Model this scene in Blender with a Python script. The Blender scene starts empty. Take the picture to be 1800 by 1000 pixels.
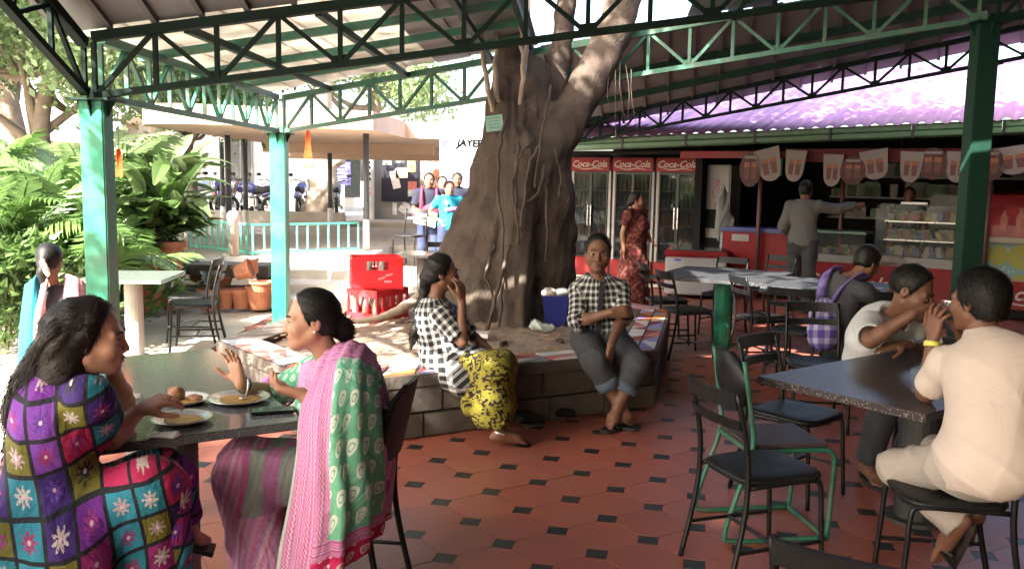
import bpy, bmesh, math, random
import numpy as np
from mathutils import Vector, Matrix
random.seed(7); np.random.seed(7)
sc = bpy.context.scene
COL = sc.collection
R = math.radians

# ------------------------------------------------------------------ camera
FPX, PIT, ROLL, EYE = 1550.0, R(6.805), R(1.024), 1.67
_er = Vector((1, 0, 0)); _ef = Vector((0, math.cos(PIT), -math.sin(PIT))); _eu = Vector((0, math.sin(PIT), math.cos(PIT)))
_xc = math.cos(ROLL)*_er + math.sin(ROLL)*_eu
_yc = -math.sin(ROLL)*_er + math.cos(ROLL)*_eu
cam_d = bpy.data.cameras.new('camera'); cam = bpy.data.objects.new('camera', cam_d); COL.objects.link(cam)
cam_d.sensor_width = 36.0; cam_d.lens = 36.0*FPX/1800.0; cam_d.clip_end = 500; cam_d.clip_start = 0.05
_m = Matrix.Identity(4)
for i in range(3):
    _m[i][0] = _xc[i]; _m[i][1] = _yc[i]; _m[i][2] = -_ef[i]; _m[i][3] = (0, 0, EYE)[i]
cam.matrix_world = _m
sc.camera = cam

# ------------------------------------------------------------------ sky, sun, exposure
SUN = Vector((-0.50, -0.60, 0.63)).normalized()          # towards the sun
world = bpy.data.worlds.new('World'); sc.world = world; world.use_nodes = True
_wn = world.node_tree.nodes; _wl = world.node_tree.links
_sky = _wn.new('ShaderNodeTexSky'); _sky.sky_type = 'NISHITA'; _sky.sun_disc = False
_sky.sun_elevation = math.asin(SUN.z); _sky.sun_rotation = math.atan2(SUN.x, SUN.y)
_sky.air_density = 1.0; _sky.dust_density = 5.0; _sky.ozone_density = 0.2
_wl.new(_sky.outputs[0], _wn['Background'].inputs[0]); _wn['Background'].inputs[1].default_value = 0.145
sun_d = bpy.data.lights.new('sun', 'SUN'); sun = bpy.data.objects.new('sun', sun_d); COL.objects.link(sun)
sun_d.energy = 5.0; sun_d.angle = R(0.6); sun_d.color = (1.0, 0.95, 0.87)
sun.rotation_euler = SUN.to_track_quat('Z', 'Y').to_euler()
sc.view_settings.view_transform = 'Standard'; sc.view_settings.look = 'None'
sc.view_settings.exposure = 2.85; sc.view_settings.gamma = 1.0
sc.view_settings.use_curve_mapping = False
sc.cycles.max_bounces = 8; sc.cycles.diffuse_bounces = 5; sc.cycles.transparent_max_bounces = 12

# ------------------------------------------------------------------ where a sight line meets a plane
def _ray(px, py):
    return _xc*((px-900)/FPX) + _yc*((500-py)/FPX) + _ef
def at(px, py, Y):
    d = _ray(px, py); return Vector((0, 0, EYE)) + d*(Y/d.y)
def gz(px, py, z=0.0):
    d = _ray(px, py); return Vector((0, 0, EYE)) + d*((z-EYE)/d.z)

# ------------------------------------------------------------------ materials
MATS = {}
def mat(name, col, rough=.6, var=.15, scale=6, bump=0., bscale=60, metal=0., spec=.5, coat=0., dirt=0., objvar=0., trans=0., detail=4, bdist=.01, crease=0., stain=0.):
    if name in MATS: return MATS[name]
    m = bpy.data.materials.new(name); m.use_nodes = True
    n = m.node_tree.nodes; l = m.node_tree.links; b = n['Principled BSDF']
    tc = n.new('ShaderNodeTexCoord')
    nz = n.new('ShaderNodeTexNoise'); nz.inputs['Scale'].default_value = scale; nz.inputs['Detail'].default_value = detail
    l.new(tc.outputs['Object'], nz.inputs['Vector'])
    mr = n.new('ShaderNodeMapRange'); mr.inputs[1].default_value = .25; mr.inputs[2].default_value = .75
    mr.inputs[3].default_value = 1-var; mr.inputs[4].default_value = 1+var
    l.new(nz.outputs[0], mr.inputs[0])
    last = mr.outputs[0]
    if objvar:
        oi = n.new('ShaderNodeObjectInfo'); m2 = n.new('ShaderNodeMapRange')
        m2.inputs[3].default_value = 1-objvar; m2.inputs[4].default_value = 1+objvar
        l.new(oi.outputs['Random'], m2.inputs[0])
        mu = n.new('ShaderNodeMath'); mu.operation = 'MULTIPLY'; l.new(last, mu.inputs[0]); l.new(m2.outputs[0], mu.inputs[1]); last = mu.outputs[0]
    mx = n.new('ShaderNodeVectorMath'); mx.operation = 'SCALE'
    mx.inputs[0].default_value = col[:3]; l.new(last, mx.inputs['Scale'])
    colout = mx.outputs[0]
    if stain:
        ge = n.new('ShaderNodeNewGeometry'); ns = n.new('ShaderNodeTexNoise'); ns.inputs['Scale'].default_value = 1.1; ns.inputs['Detail'].default_value = 9; ns.inputs['Roughness'].default_value = .62; l.new(ge.outputs['Position'], ns.inputs['Vector'])
        m4 = n.new('ShaderNodeMapRange'); m4.inputs[1].default_value = .3; m4.inputs[2].default_value = .72; l.new(ns.outputs[0], m4.inputs[0]); m4.inputs[3].default_value = stain; m4.inputs[4].default_value = 0
        mm = n.new('ShaderNodeMix'); mm.data_type = 'RGBA'; l.new(m4.outputs[0], mm.inputs[0]); l.new(colout, mm.inputs[6]); mm.inputs[7].default_value = (.13, .085, .065, 1); colout = mm.outputs[2]
    if dirt:
        n2 = n.new('ShaderNodeTexNoise'); n2.inputs['Scale'].default_value = scale*.35; n2.inputs['Detail'].default_value = 8
        l.new(tc.outputs['Object'], n2.inputs['Vector'])
        m3 = n.new('ShaderNodeMapRange'); m3.inputs[1].default_value = .45; m3.inputs[2].default_value = .7; m3.inputs[4].default_value = dirt
        l.new(n2.outputs[0], m3.inputs[0])
        mm = n.new('ShaderNodeMix'); mm.data_type = 'RGBA'; l.new(m3.outputs[0], mm.inputs[0]); l.new(colout, mm.inputs[6])
        mm.inputs[7].default_value = (.12, .1, .08, 1); colout = mm.outputs[2]
    l.new(colout, b.inputs['Base Color'])
    r2 = n.new('ShaderNodeMapRange'); r2.inputs[3].default_value = max(.02, rough-.08); r2.inputs[4].default_value = min(1, rough+.1)
    l.new(nz.outputs[0], r2.inputs[0]); l.new(r2.outputs[0], b.inputs['Roughness'])
    b.inputs['Metallic'].default_value = metal; b.inputs['Specular IOR Level'].default_value = spec
    b.inputs['Coat Weight'].default_value = coat
    if bump:
        nb = n.new('ShaderNodeTexNoise'); nb.inputs['Scale'].default_value = bscale; nb.inputs['Detail'].default_value = 5
        l.new(tc.outputs['Object'], nb.inputs['Vector'])
        bp = n.new('ShaderNodeBump'); bp.inputs['Strength'].default_value = bump; bp.inputs['Distance'].default_value = bdist
        l.new(nb.outputs[0], bp.inputs['Height']); l.new(bp.outputs[0], b.inputs['Normal'])
    if crease:
        cn = n.new('ShaderNodeTexNoise'); cn.inputs['Scale'].default_value = 5; cn.inputs['Detail'].default_value = 2; cn.inputs['Distortion'].default_value = 1.0; l.new(tc.outputs['Object'], cn.inputs['Vector'])
        ca = n.new('ShaderNodeMath'); ca.operation = 'SUBTRACT'; ca.inputs[1].default_value = .5; l.new(cn.outputs[0], ca.inputs[0]); cb = n.new('ShaderNodeMath'); cb.operation = 'ABSOLUTE'; l.new(ca.outputs[0], cb.inputs[0]); cc = n.new('ShaderNodeMath'); cc.operation = 'POWER'; cc.inputs[1].default_value = .85; l.new(cb.outputs[0], cc.inputs[0])
        b2 = n.new('ShaderNodeBump'); b2.inputs['Strength'].default_value = crease; b2.inputs['Distance'].default_value = .03; l.new(cc.outputs[0], b2.inputs['Height'])
        if bump: l.new(bp.outputs[0], b2.inputs['Normal'])
        l.new(b2.outputs[0], b.inputs['Normal'])
    if trans:
        tr = n.new('ShaderNodeBsdfTranslucent'); l.new(colout, tr.inputs[0])
        ms = n.new('ShaderNodeMixShader'); ms.inputs[0].default_value = trans
        l.new(b.outputs[0], ms.inputs[1]); l.new(tr.outputs[0], ms.inputs[2]); l.new(ms.outputs[0], n['Material Output'].inputs[0])
    MATS[name] = m
    return m

class NG:
    """small helper to write pattern node graphs"""
    def __init__(s, name, rough=.8, uv=True):
        s.m = bpy.data.materials.new(name); s.m.use_nodes = True; MATS[name] = s.m
        s.n = s.m.node_tree.nodes; s.l = s.m.node_tree.links; s.b = s.n['Principled BSDF']
        s.b.inputs['Roughness'].default_value = rough; s.b.inputs['Specular IOR Level'].default_value = .25
        s.tc = s.n.new('ShaderNodeTexCoord'); s.vec = s.tc.outputs['UV' if uv else 'Object']
    def link(s, v, sock):
        if isinstance(v, (int, float)): sock.default_value = v
        elif isinstance(v, tuple): sock.default_value = v
        else: s.l.new(v, sock)
    def math(s, op, a, b=0., c=0.):
        x = s.n.new('ShaderNodeMath'); x.operation = op
        s.link(a, x.inputs[0]); s.link(b, x.inputs[1]); s.link(c, x.inputs[2]); return x.outputs[0]
    def sep(s, v=None):
        x = s.n.new('ShaderNodeSeparateXYZ'); s.l.new(v or s.vec, x.inputs[0]); return x.outputs
    def comb(s, a, b, c=0.):
        x = s.n.new('ShaderNodeCombineXYZ'); s.link(a, x.inputs[0]); s.link(b, x.inputs[1]); s.link(c, x.inputs[2]); return x.outputs[0]
    def mix(s, f, a, b):
        x = s.n.new('ShaderNodeMix'); x.data_type = 'RGBA'; s.link(f, x.inputs[0])
        for v, k in ((a, 6), (b, 7)):
            if isinstance(v, tuple): x.inputs[k].default_value = (*v[:3], 1)
            else: s.l.new(v, x.inputs[k])
        return x.outputs[2]
    def noise(s, scale, vec=None, detail=3):
        x = s.n.new('ShaderNodeTexNoise'); x.inputs['Scale'].default_value = scale; x.inputs['Detail'].default_value = detail
        s.l.new(vec or s.vec, x.inputs['Vector']); return x.outputs[0]
    def white(s, vec):
        x = s.n.new('ShaderNodeTexWhiteNoise'); x.noise_dimensions = '3D'; s.l.new(vec, x.inputs['Vector']); return x.outputs[0]
    def ramp(s, f, cols):
        x = s.n.new('ShaderNodeValToRGB'); x.color_ramp.interpolation = 'CONSTANT'
        e = x.color_ramp.elements
        while len(e) < len(cols): e.new(1.0)
        for i, c in enumerate(cols): e[i].position = i/len(cols); e[i].color = (*c, 1)
        s.l.new(f, x.inputs[0]); return x.outputs[0]
    def lt(s, a, b): return s.math('LESS_THAN', a, b)
    def gt(s, a, b): return s.math('GREATER_THAN', a, b)
    def out(s, col, bump=0.):
        s.l.new(col, s.b.inputs['Base Color'])
        if bump:
            w = s.noise(260, s.tc.outputs['Object'], 2); bp = s.n.new('ShaderNodeBump'); bp.inputs['Strength'].default_value = bump; bp.inputs['Distance'].default_value = .003
            s.l.new(w, bp.inputs['Height'])
            cn = s.n.new('ShaderNodeTexNoise'); cn.inputs['Scale'].default_value = 7; cn.inputs['Detail'].default_value = 3; cn.inputs['Distortion'].default_value = 1.6; s.l.new(s.tc.outputs['Object'], cn.inputs['Vector'])
            hgt = s.math('POWER', s.math('ABSOLUTE', s.math('SUBTRACT', cn.outputs[0], .5)), .6); b2 = s.n.new('ShaderNodeBump'); b2.inputs['Strength'].default_value = .35; b2.inputs['Distance'].default_value = .03
            s.l.new(hgt, b2.inputs['Height']); s.l.new(bp.outputs[0], b2.inputs['Normal']); s.l.new(b2.outputs[0], s.b.inputs['Normal'])
        return s.m

# ------------------------------------------------------------------ objects
MW = {}        # world matrices of the things built so far
def tag(o, label, cat, group=None):
    o['label'] = label; o['category'] = cat
    if group: o['group'] = group
    return o
def thing(name, label, cat, loc=(0, 0, 0), rotz=0., group=None):
    o = bpy.data.objects.new(name, None); COL.objects.link(o); o.empty_display_size = .1
    o.location = loc; o.rotation_euler = (0, 0, rotz)
    MW[o.name] = Matrix.Translation(Vector(loc)) @ Matrix.Rotation(rotz, 4, 'Z')
    return tag(o, label, cat, group)
def put(name, mesh, material, parent=None, smooth=False):
    if material is not None and not mesh.materials: mesh.materials.append(material)
    o = bpy.data.objects.new(name, mesh); COL.objects.link(o)
    if parent is not None: o.parent = parent
    if smooth: mesh.polygons.foreach_set('use_smooth', [True]*len(mesh.polygons))
    return o
def struct(o): o['kind'] = 'structure'; return o
def copy_tree(o, parent=None):
    c = o.copy(); COL.objects.link(c); c.parent = parent
    for ch in list(o.children): copy_tree(ch, c)
    return c

class MB:
    """collects boxes, tubes, prisms; build() links them as one mesh"""
    def __init__(s): s.v = []; s.f = []
    def add(s, vs, fs):
        k = len(s.v); s.v += [tuple(v) for v in vs]; s.f += [tuple(i+k for i in f) for f in fs]; return s
    def box(s, c, d, rot=None, bev=0.):
        hx, hy, hz = d[0]/2, d[1]/2, d[2]/2; c = Vector(c)
        if bev > 0:
            b = min(bev, hx*.9, hy*.9, hz*.9)
            bm = bmesh.new(); bmesh.ops.create_cube(bm, size=1)
            for v in bm.verts: v.co = Vector((v.co.x*2*hx, v.co.y*2*hy, v.co.z*2*hz))
            bmesh.ops.bevel(bm, geom=bm.edges[:], offset=b, segments=2, affect='EDGES')
            bm.verts.index_update()
            vs = [v.co.copy() for v in bm.verts]; fs = [[v.index for v in f.verts] for f in bm.faces]; bm.free()
        else:
            vs = [Vector((x*hx, y*hy, z*hz)) for x in (-1, 1) for y in (-1, 1) for z in (-1, 1)]
            fs = [(0, 1, 3, 2), (4, 6, 7, 5), (0, 4, 5, 1), (2, 3, 7, 6), (0, 2, 6, 4), (1, 5, 7, 3)]
        if rot is not None: vs = [rot @ v for v in vs]
        return s.add([v+c for v in vs], fs)
    def bar(s, a, b, w, h=None, up=(0, 0, 1)):
        """rectangular bar from a to b"""
        a, b = Vector(a), Vector(b); h = h or w; d = (b-a); L = d.length; d.normalize()
        u = Vector(up); r = d.cross(u)
        if r.length < 1e-4: r = d.cross(Vector((1, 0, 0)))
        r.normalize(); u = r.cross(d).normalized()
        vs = []
        for p in (a, b):
            for x, y in ((-1, -1), (1, -1), (1, 1), (-1, 1)): vs.append(p + r*(x*w/2) + u*(y*h/2))
        return s.add(vs, [(0, 3, 2, 1), (4, 5, 6, 7), (0, 1, 5, 4), (1, 2, 6, 5), (2, 3, 7, 6), (3, 0, 4, 7)])
    def tube(s, pts, r, n=8, cap=True):
        pts = [Vector(p) for p in pts]; m = len(pts); rr = r if isinstance(r, (list, tuple)) else [r]*m
        d0 = (pts[1]-pts[0]).normalized(); ref = Vector((0, 0, 1)) if abs(d0.z) < .9 else Vector((1, 0, 0))
        x = d0.cross(ref).normalized(); vs = []
        for i, p in enumerate(pts):
            d = (pts[min(i+1, m-1)]-pts[max(i-1, 0)])
            d = d.normalized() if d.length > 1e-9 else d0
            x = (x - d*x.dot(d)).normalized(); y = d.cross(x)
            for k in range(n):
                a = 2*math.pi*k/n; vs.append(p + (x*math.cos(a)+y*math.sin(a))*rr[i])
        fs = [(i*n+k, i*n+(k+1) % n, (i+1)*n+(k+1) % n, (i+1)*n+k) for i in range(m-1) for k in range(n)]
        if cap: fs += [tuple(range(n-1, -1, -1)), tuple((m-1)*n+k for k in range(n))]
        return s.add(vs, fs)
    def lathe(s, prof, c=(0, 0, 0), n=20, sx=1., sy=1.):
        c = Vector(c); vs = []; m = len(prof)
        for r, z in prof:
            for k in range(n):
                a = 2*math.pi*k/n; vs.append(c+Vector((r*math.cos(a)*sx, r*math.sin(a)*sy, z)))
        fs = [(i*n+k, i*n+(k+1) % n, (i+1)*n+(k+1) % n, (i+1)*n+k) for i in range(m-1) for k in range(n)]
        if prof[0][0] > 1e-4: fs.append(tuple(range(n-1, -1, -1)))
        if prof[-1][0] > 1e-4: fs.append(tuple((m-1)*n+k for k in range(n)))
        return s.add(vs, fs)
    def prism(s, poly, z0, z1):
        n = len(poly); vs = [(p[0], p[1], z0) for p in poly]+[(p[0], p[1], z1) for p in poly]
        fs = [tuple(range(n-1, -1, -1)), tuple(range(n, 2*n))]+[(k, (k+1) % n, n+(k+1) % n, n+k) for k in range(n)]
        return s.add(vs, fs)
    def slab(s, quad, t, up=(0, 0, 1)):
        """thick sheet over a polygon of points"""
        q = [Vector(p) for p in quad]; n = len(q); u = Vector(up)*t
        return s.add(q+[p+u for p in q], [tuple(range(n-1, -1, -1)), tuple(range(n, 2*n))]+[(k, (k+1) % n, n+(k+1) % n, n+k) for k in range(n)])
    def ell(s, c, rad, n=12, m=8, rot=None):
        vs = []; c = Vector(c)
        for i in range(1, m):
            t = math.pi*i/m
            for k in range(n):
                a = 2*math.pi*k/n; v = Vector((rad[0]*math.sin(t)*math.cos(a), rad[1]*math.sin(t)*math.sin(a), rad[2]*math.cos(t)))
                vs.append((rot @ v if rot else v)+c)
        top = len(vs); v = Vector((0, 0, rad[2])); vs.append((rot @ v if rot else v)+c); vs.append((rot @ -v if rot else -v)+c)
        fs = [(i*n+k, (i+1)*n+k, (i+1)*n+(k+1) % n, i*n+(k+1) % n) for i in range(m-2) for k in range(n)]
        fs += [(top, k, (k+1) % n) for k in range(n)]+[(top+1, (m-2)*n+(k+1) % n, (m-2)*n+k) for k in range(n)]
        return s.add(vs, fs)
    def grid(s, P, closed=False):
        """P[i][j] points"""
        n = len(P); m = len(P[0]); vs = [p for r in P for p in r]
        fs = [(i*m+j, (i+1)*m+j, (i+1)*m+(j+1) % m, i*m+(j+1) % m) for i in range(n-1) for j in range(m if closed else m-1)]
        return s.add(vs, fs)
    def mesh(s, name, parent=None, local=False):
        me = bpy.data.meshes.new(name)
        vs = s.v
        if parent is not None and not local:
            iv = MW[parent.name if parent.name in MW else parent.parent.name].inverted(); vs = [iv @ Vector(v) for v in vs]
        me.from_pydata([tuple(v) for v in vs], [], s.f); me.validate()
        return me
    def build(s, name, material, parent=None, smooth=False, local=False):
        o = put(name, s.mesh(name, parent, local), material, parent, smooth)
        return o
def curved(pts, n=6):
    """Catmull-Rom through points"""
    p = [Vector(q) for q in pts]; p = [p[0]*2-p[1]]+p+[p[-1]*2-p[-2]]; out = []
    for i in range(1, len(p)-2):
        for k in range(n):
            t = k/n; a, b, c, d = p[i-1:i+3]
            out.append(.5*((2*b)+(c-a)*t+(2*a-5*b+4*c-d)*t*t+(3*b-a-3*c+d)*t**3))
    out.append(p[-2]); return out
def lettering(text, size, material, parent, mtx, name='lettering', shear=0., depth=.002, bold=0.):
    cu = bpy.data.curves.new('txt', 'FONT'); cu.body = text; cu.size = size; cu.shear = shear; cu.extrude = depth; cu.offset = bold
    cu.align_x = 'CENTER'; cu.align_y = 'CENTER'; cu.resolution_u = 3
    ob = bpy.data.objects.new('txt', cu); COL.objects.link(ob); bpy.context.view_layer.update()
    me = bpy.data.meshes.new_from_object(ob.evaluated_get(bpy.context.evaluated_depsgraph_get()))
    bpy.data.objects.remove(ob); bpy.data.curves.remove(cu)
    me.materials.clear(); me.name = name
    w = MW[parent.name if parent.name in MW else parent.parent.name].inverted() @ mtx
    me.transform(w)
    return put(name, me, material, parent)
def frame(o, x, z):
    """matrix with local x along x, local y (text up) along z, at o"""
    x = Vector(x).normalized(); z = Vector(z).normalized(); n = x.cross(z)
    m = Matrix.Identity(4)
    for i in range(3): m[i][0] = x[i]; m[i][1] = z[i]; m[i][2] = n[i]; m[i][3] = o[i]
    return m

# the paints and stuffs of the place
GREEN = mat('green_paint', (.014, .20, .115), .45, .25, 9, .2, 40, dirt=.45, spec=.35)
DGREEN = mat('green_paint_dimmed', (.007, .032, .021), .6, .25, 4, .15, 40, spec=.2)  # green darkened for backlit steel, the shade put into the colour
BLKGREEN = mat('backlit_green_steel', (.0045, .014, .010), .7, .4, 5, .2, 40, spec=.15)  # backlit trusses: their shade is painted in as a near-black green
GREENW = mat('worn_green_paint', (.014, .11, .065), .5, .3, 25, .1, 50, dirt=.5)
SHEETG = mat('grey_roof_sheet', (.17, .175, .18), .55, .12, 2, .05, 30, dirt=.35)
RIB = mat('roof_seam', (.10, .10, .10), .6, .2, 5)
FRP = mat('milky_roof_panel', (.72, .70, .64), .5, .3, 2.6, .05, 30, trans=.35, dirt=.6)
TERRA = mat('terracotta', (.42, .17, .09), .8, .25, 9, .3, 60, objvar=.2, dirt=.2)
TILE = mat('red_floor_tile', (.32, .082, .052), .38, .16, 4, .12, 35, objvar=.10, dirt=.16, spec=.45, stain=.4)
INSET = mat('black_floor_inset', (.022, .024, .026), .4, .3, 30, .1, 60, objvar=.25, spec=.35)
GROUT = mat('grout', (.11, .042, .03), .9, .2, 20)
CONC = mat('concrete', (.42, .38, .33), .85, .18, 3, .3, 50, dirt=.2)
PAVE = mat('sunlit_paving', (.46, .40, .33), .85, .2, 2.5, .3, 40, dirt=.25)
STONE = mat('planter_stone', (.085, .070, .058), .9, .3, 7, .6, 30, objvar=.12, dirt=.3)
SOIL = mat('dry_soil', (.27, .20, .15), .95, .35, 9, .8, 25, dirt=.3)
BARK = mat('ficus_bark', (.066, .049, .039), .9, .4, 6, .6, 34, dirt=.4, bdist=.02, spec=.2)
ROOT = mat('aerial_root_bark', (.30, .24, .18), .85, .3, 9, .4, 40)
BLACKM = mat('black_metal', (.007, .007, .0075), .4, .25, 30, .05, 60, spec=.3)
BLACKP = mat('black_seat', (.008, .008, .0085), .45, .3, 14, .1, 70, spec=.3)
STEEL = mat('steel', (.55, .55, .55), .28, .08, 20, metal=1.)
WHITEP = mat('white_paint', (.74, .73, .70), .5, .06, 4, dirt=.12)
WALLW = mat('whitewashed_wall', (.72, .69, .63), .8, .08, 2, .1, 30, dirt=.15)
BEIGE = mat('beige_plaster', (.62, .44, .32), .8, .1, 2, .1, 30, dirt=.15)
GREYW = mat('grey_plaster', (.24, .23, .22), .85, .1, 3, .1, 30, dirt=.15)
RED = mat('red_enamel', (.17, .005, .008), .45, .2, 4, spec=.2, dirt=.25)
DRED = mat('maroon_paint', (.09, .008, .010), .55, .2, 5, spec=.2)
REDPL = mat('red_plastic', (.72, .025, .035), .4, .1, 6, .05, 40)
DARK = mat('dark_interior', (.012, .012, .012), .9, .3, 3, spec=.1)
def granite(name, col, scale=140, rough=.2, spec=.5):
    g = NG(name, rough, uv=False); g.b.inputs['Specular IOR Level'].default_value = spec
    a = g.noise(scale, detail=2); b = g.noise(4, detail=3)
    sp = g.gt(a, .62); c = g.mix(sp, col, (.30, .29, .29)); c = g.mix(g.math('MULTIPLY', b, .5), c, (col[0]*.5, col[1]*.5, col[2]*.5))
    return g.out(c)
GRANITE = granite('black_granite', (.11, .115, .12), rough=.13); GRANITE2 = granite('grey_red_granite', (.05, .038, .038), rough=.32, spec=.22); GRANITED = granite('dull_granite', (.03, .032, .034), rough=.5, spec=.2); GRANITE3 = granite('green_grey_granite', (.13, .16, .14))
# ================================================================== soft bodies: smooth unions of round cones, meshed
class Soft:
    def __init__(s): s.p = []
    def cone(s, a, b, ra, rb=None, k=.02, sq=None, sub=False, flat=False):
        s.p.append(('c', np.array(a, float), np.array(b, float), ra, ra if rb is None else rb, k, sub, flat)); return s
    def ball(s, c, r, k=.02, sub=False): return s.cone(c, np.array(c, float)+np.array((0, 0, 1e-4)), r, r, k, sub=sub)
    def ell(s, c, rad, axes=None, k=.02, sub=False):
        A = np.eye(3) if axes is None else np.array([np.array(x, float)/np.linalg.norm(x) for x in axes])
        s.p.append(('e', np.array(c, float), np.array(rad, float), A, None, k, sub)); return s
    def plane(s, o, n, k=.004):
        """cut away everything on the side n points to"""
        n = np.array(n, float); s.p.append(('p', np.array(o, float), n/np.linalg.norm(n), None, None, k, True)); return s
    def chain(s, pts, rr, k=.02):
        for i in range(len(pts)-1): s.cone(pts[i], pts[i+1], rr[i], rr[i+1], k)
        return s
    def mesh(s, h, fold=None):
        lo = np.full(3, 1e9); hi = -lo
        for q in s.p:
            if q[0] == 'p' or q[6]: continue
            if q[0] == 'c': rm = max(q[3], q[4]); l_, h_ = np.minimum(q[1], q[2])-rm, np.maximum(q[1], q[2])+rm
            else: rm = q[2].max(); l_, h_ = q[1]-rm, q[1]+rm
            lo = np.minimum(lo, l_); hi = np.maximum(hi, h_)
        lo -= 3.3*h; hi += 3.3*h
        N = np.ceil((hi-lo)/h).astype(int)+1
        ax = [lo[i]+h*np.arange(N[i]) for i in range(3)]
        F = np.full(N, 10.*h+.2, np.float32)
        for q in s.p:
            k = q[5]; pad = k+3*h
            if q[0] == 'p': i0, i1 = np.zeros(3, int), N
            else:
                if q[0] == 'c': rm = max(q[3], q[4]); l_, h_ = np.minimum(q[1], q[2])-rm-pad, np.maximum(q[1], q[2])+rm+pad
                else: rm = q[2].max(); l_, h_ = q[1]-rm-pad, q[1]+rm+pad
                i0 = np.clip(np.floor((l_-lo)/h).astype(int), 0, N-1); i1 = np.clip(np.ceil((h_-lo)/h).astype(int)+1, 1, N)
            X = ax[0][i0[0]:i1[0], None, None]; Y = ax[1][None, i0[1]:i1[1], None]; Z = ax[2][None, None, i0[2]:i1[2]]
            if q[0] == 'c':
                a, b = q[1], q[2]; d = b-a; L = d@d
                t = np.clip(((X-a[0])*d[0]+(Y-a[1])*d[1]+(Z-a[2])*d[2])/L, 0, 1)
                D = np.sqrt((X-a[0]-t*d[0])**2+(Y-a[1]-t*d[1])**2+(Z-a[2]-t*d[2])**2)-(q[3]+(q[4]-q[3])*t)
                if len(q) > 7 and q[7]: D = np.maximum(D, ((X-b[0])*d[0]+(Y-b[1])*d[1]+(Z-b[2])*d[2])/math.sqrt(L))
            elif q[0] == 'e':
                c, r, A = q[1], q[2], q[3]
                k0 = 0; k1 = 0
                for i in range(3):
                    u = ((X-c[0])*A[i, 0]+(Y-c[1])*A[i, 1]+(Z-c[2])*A[i, 2])/r[i]
                    k0 = k0+u*u; k1 = k1+(u/r[i])**2
                k0 = np.sqrt(k0); D = k0*(k0-1)/np.sqrt(k1+1e-12)
            else:
                D = -((X-q[1][0])*q[2][0]+(Y-q[1][1])*q[2][1]+(Z-q[1][2])*q[2][2])
            sl = (slice(i0[0], i1[0]), slice(i0[1], i1[1]), slice(i0[2], i1[2])); G_ = F[sl]
            if q[6]:
                hh = np.clip(.5-.5*(G_+D)/k, 0, 1); F[sl] = G_*(1-hh)-D*hh+k*hh*(1-hh)
            else:
                hh = np.clip(.5+.5*(G_-D)/k, 0, 1); F[sl] = G_*(1-hh)+D*hh-k*hh*(1-hh)
        if fold is not None:
            F += fold(ax[0][:, None, None], ax[1][None, :, None], ax[2][None, None, :]).astype(np.float32)
        return surface_nets(F, lo, h)
def surface_nets(F, lo, h):
    S = F < 0
    S[0] = S[-1] = False; S[:, 0] = S[:, -1] = False; S[:, :, 0] = S[:, :, -1] = False
    n = np.array(F.shape)
    c = [S[i:n[0]-1+i, j:n[1]-1+j, k:n[2]-1+k] for i in (0, 1) for j in (0, 1) for k in (0, 1)]
    anyb = c[0].copy(); allb = c[0].copy()
    for x in c[1:]: anyb |= x; allb &= x
    act = anyb & ~allb
    I = np.argwhere(act); m = len(I)
    idx = np.full(act.shape, -1, np.int64); idx[act] = np.arange(m)
    acc = np.zeros((m, 3)); cnt = np.zeros(m)
    corners = [np.array((i, j, k)) for i in (0, 1) for j in (0, 1) for k in (0, 1)]
    val = [F[I[:, 0]+q[0], I[:, 1]+q[1], I[:, 2]+q[2]].astype(float) for q in corners]
    for a in range(8):
        for b in range(a+1, 8):
            if np.abs(corners[a]-corners[b]).sum() != 1: continue
            va, vb = val[a], val[b]; cr = (va < 0) != (vb < 0)
            t = np.where(cr, va/(va-vb+1e-20), 0); t = np.clip(t, 0, 1)
            acc += np.where(cr[:, None], corners[a]+(corners[b]-corners[a])*t[:, None], 0); cnt += cr
    V = lo+h*(I+acc/np.maximum(cnt, 1)[:, None])
    faces = []
    for axis in range(3):
        o = [0, 0, 0]; o[axis] = 1; u, w = [(1, 2), (2, 0), (0, 1)][axis]
        A = S[:n[0]-o[0], :n[1]-o[1], :n[2]-o[2]]; B = S[o[0]:, o[1]:, o[2]:]
        E = np.argwhere(A != B); E = E[(E[:, u] > 0) & (E[:, w] > 0)]
        E = E[(E[:, u] < n[u]-1) & (E[:, w] < n[w]-1)]
        ins = A[E[:, 0], E[:, 1], E[:, 2]]
        def at_(du, dw):
            q = E.copy(); q[:, u] += du; q[:, w] += dw; return idx[q[:, 0], q[:, 1], q[:, 2]]
        qd = np.stack([at_(-1, -1), at_(0, -1), at_(0, 0), at_(-1, 0)], 1)
        qd[~ins] = qd[~ins][:, ::-1]
        faces.append(qd[(qd >= 0).all(1)])
    return V, np.concatenate(faces)
def relax(V, Fc, it=2, lam=.5):
    for _ in range(it):
        acc = np.zeros_like(V); cnt = np.zeros(len(V))
        for a in range(4):
            i, j = Fc[:, a], Fc[:, (a+1) % 4]
            np.add.at(acc, i, V[j]); np.add.at(cnt, i, 1); np.add.at(acc, j, V[i]); np.add.at(cnt, j, 1)
        V = V+lam*(acc/np.maximum(cnt, 1)[:, None]-V)
    return V
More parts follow.
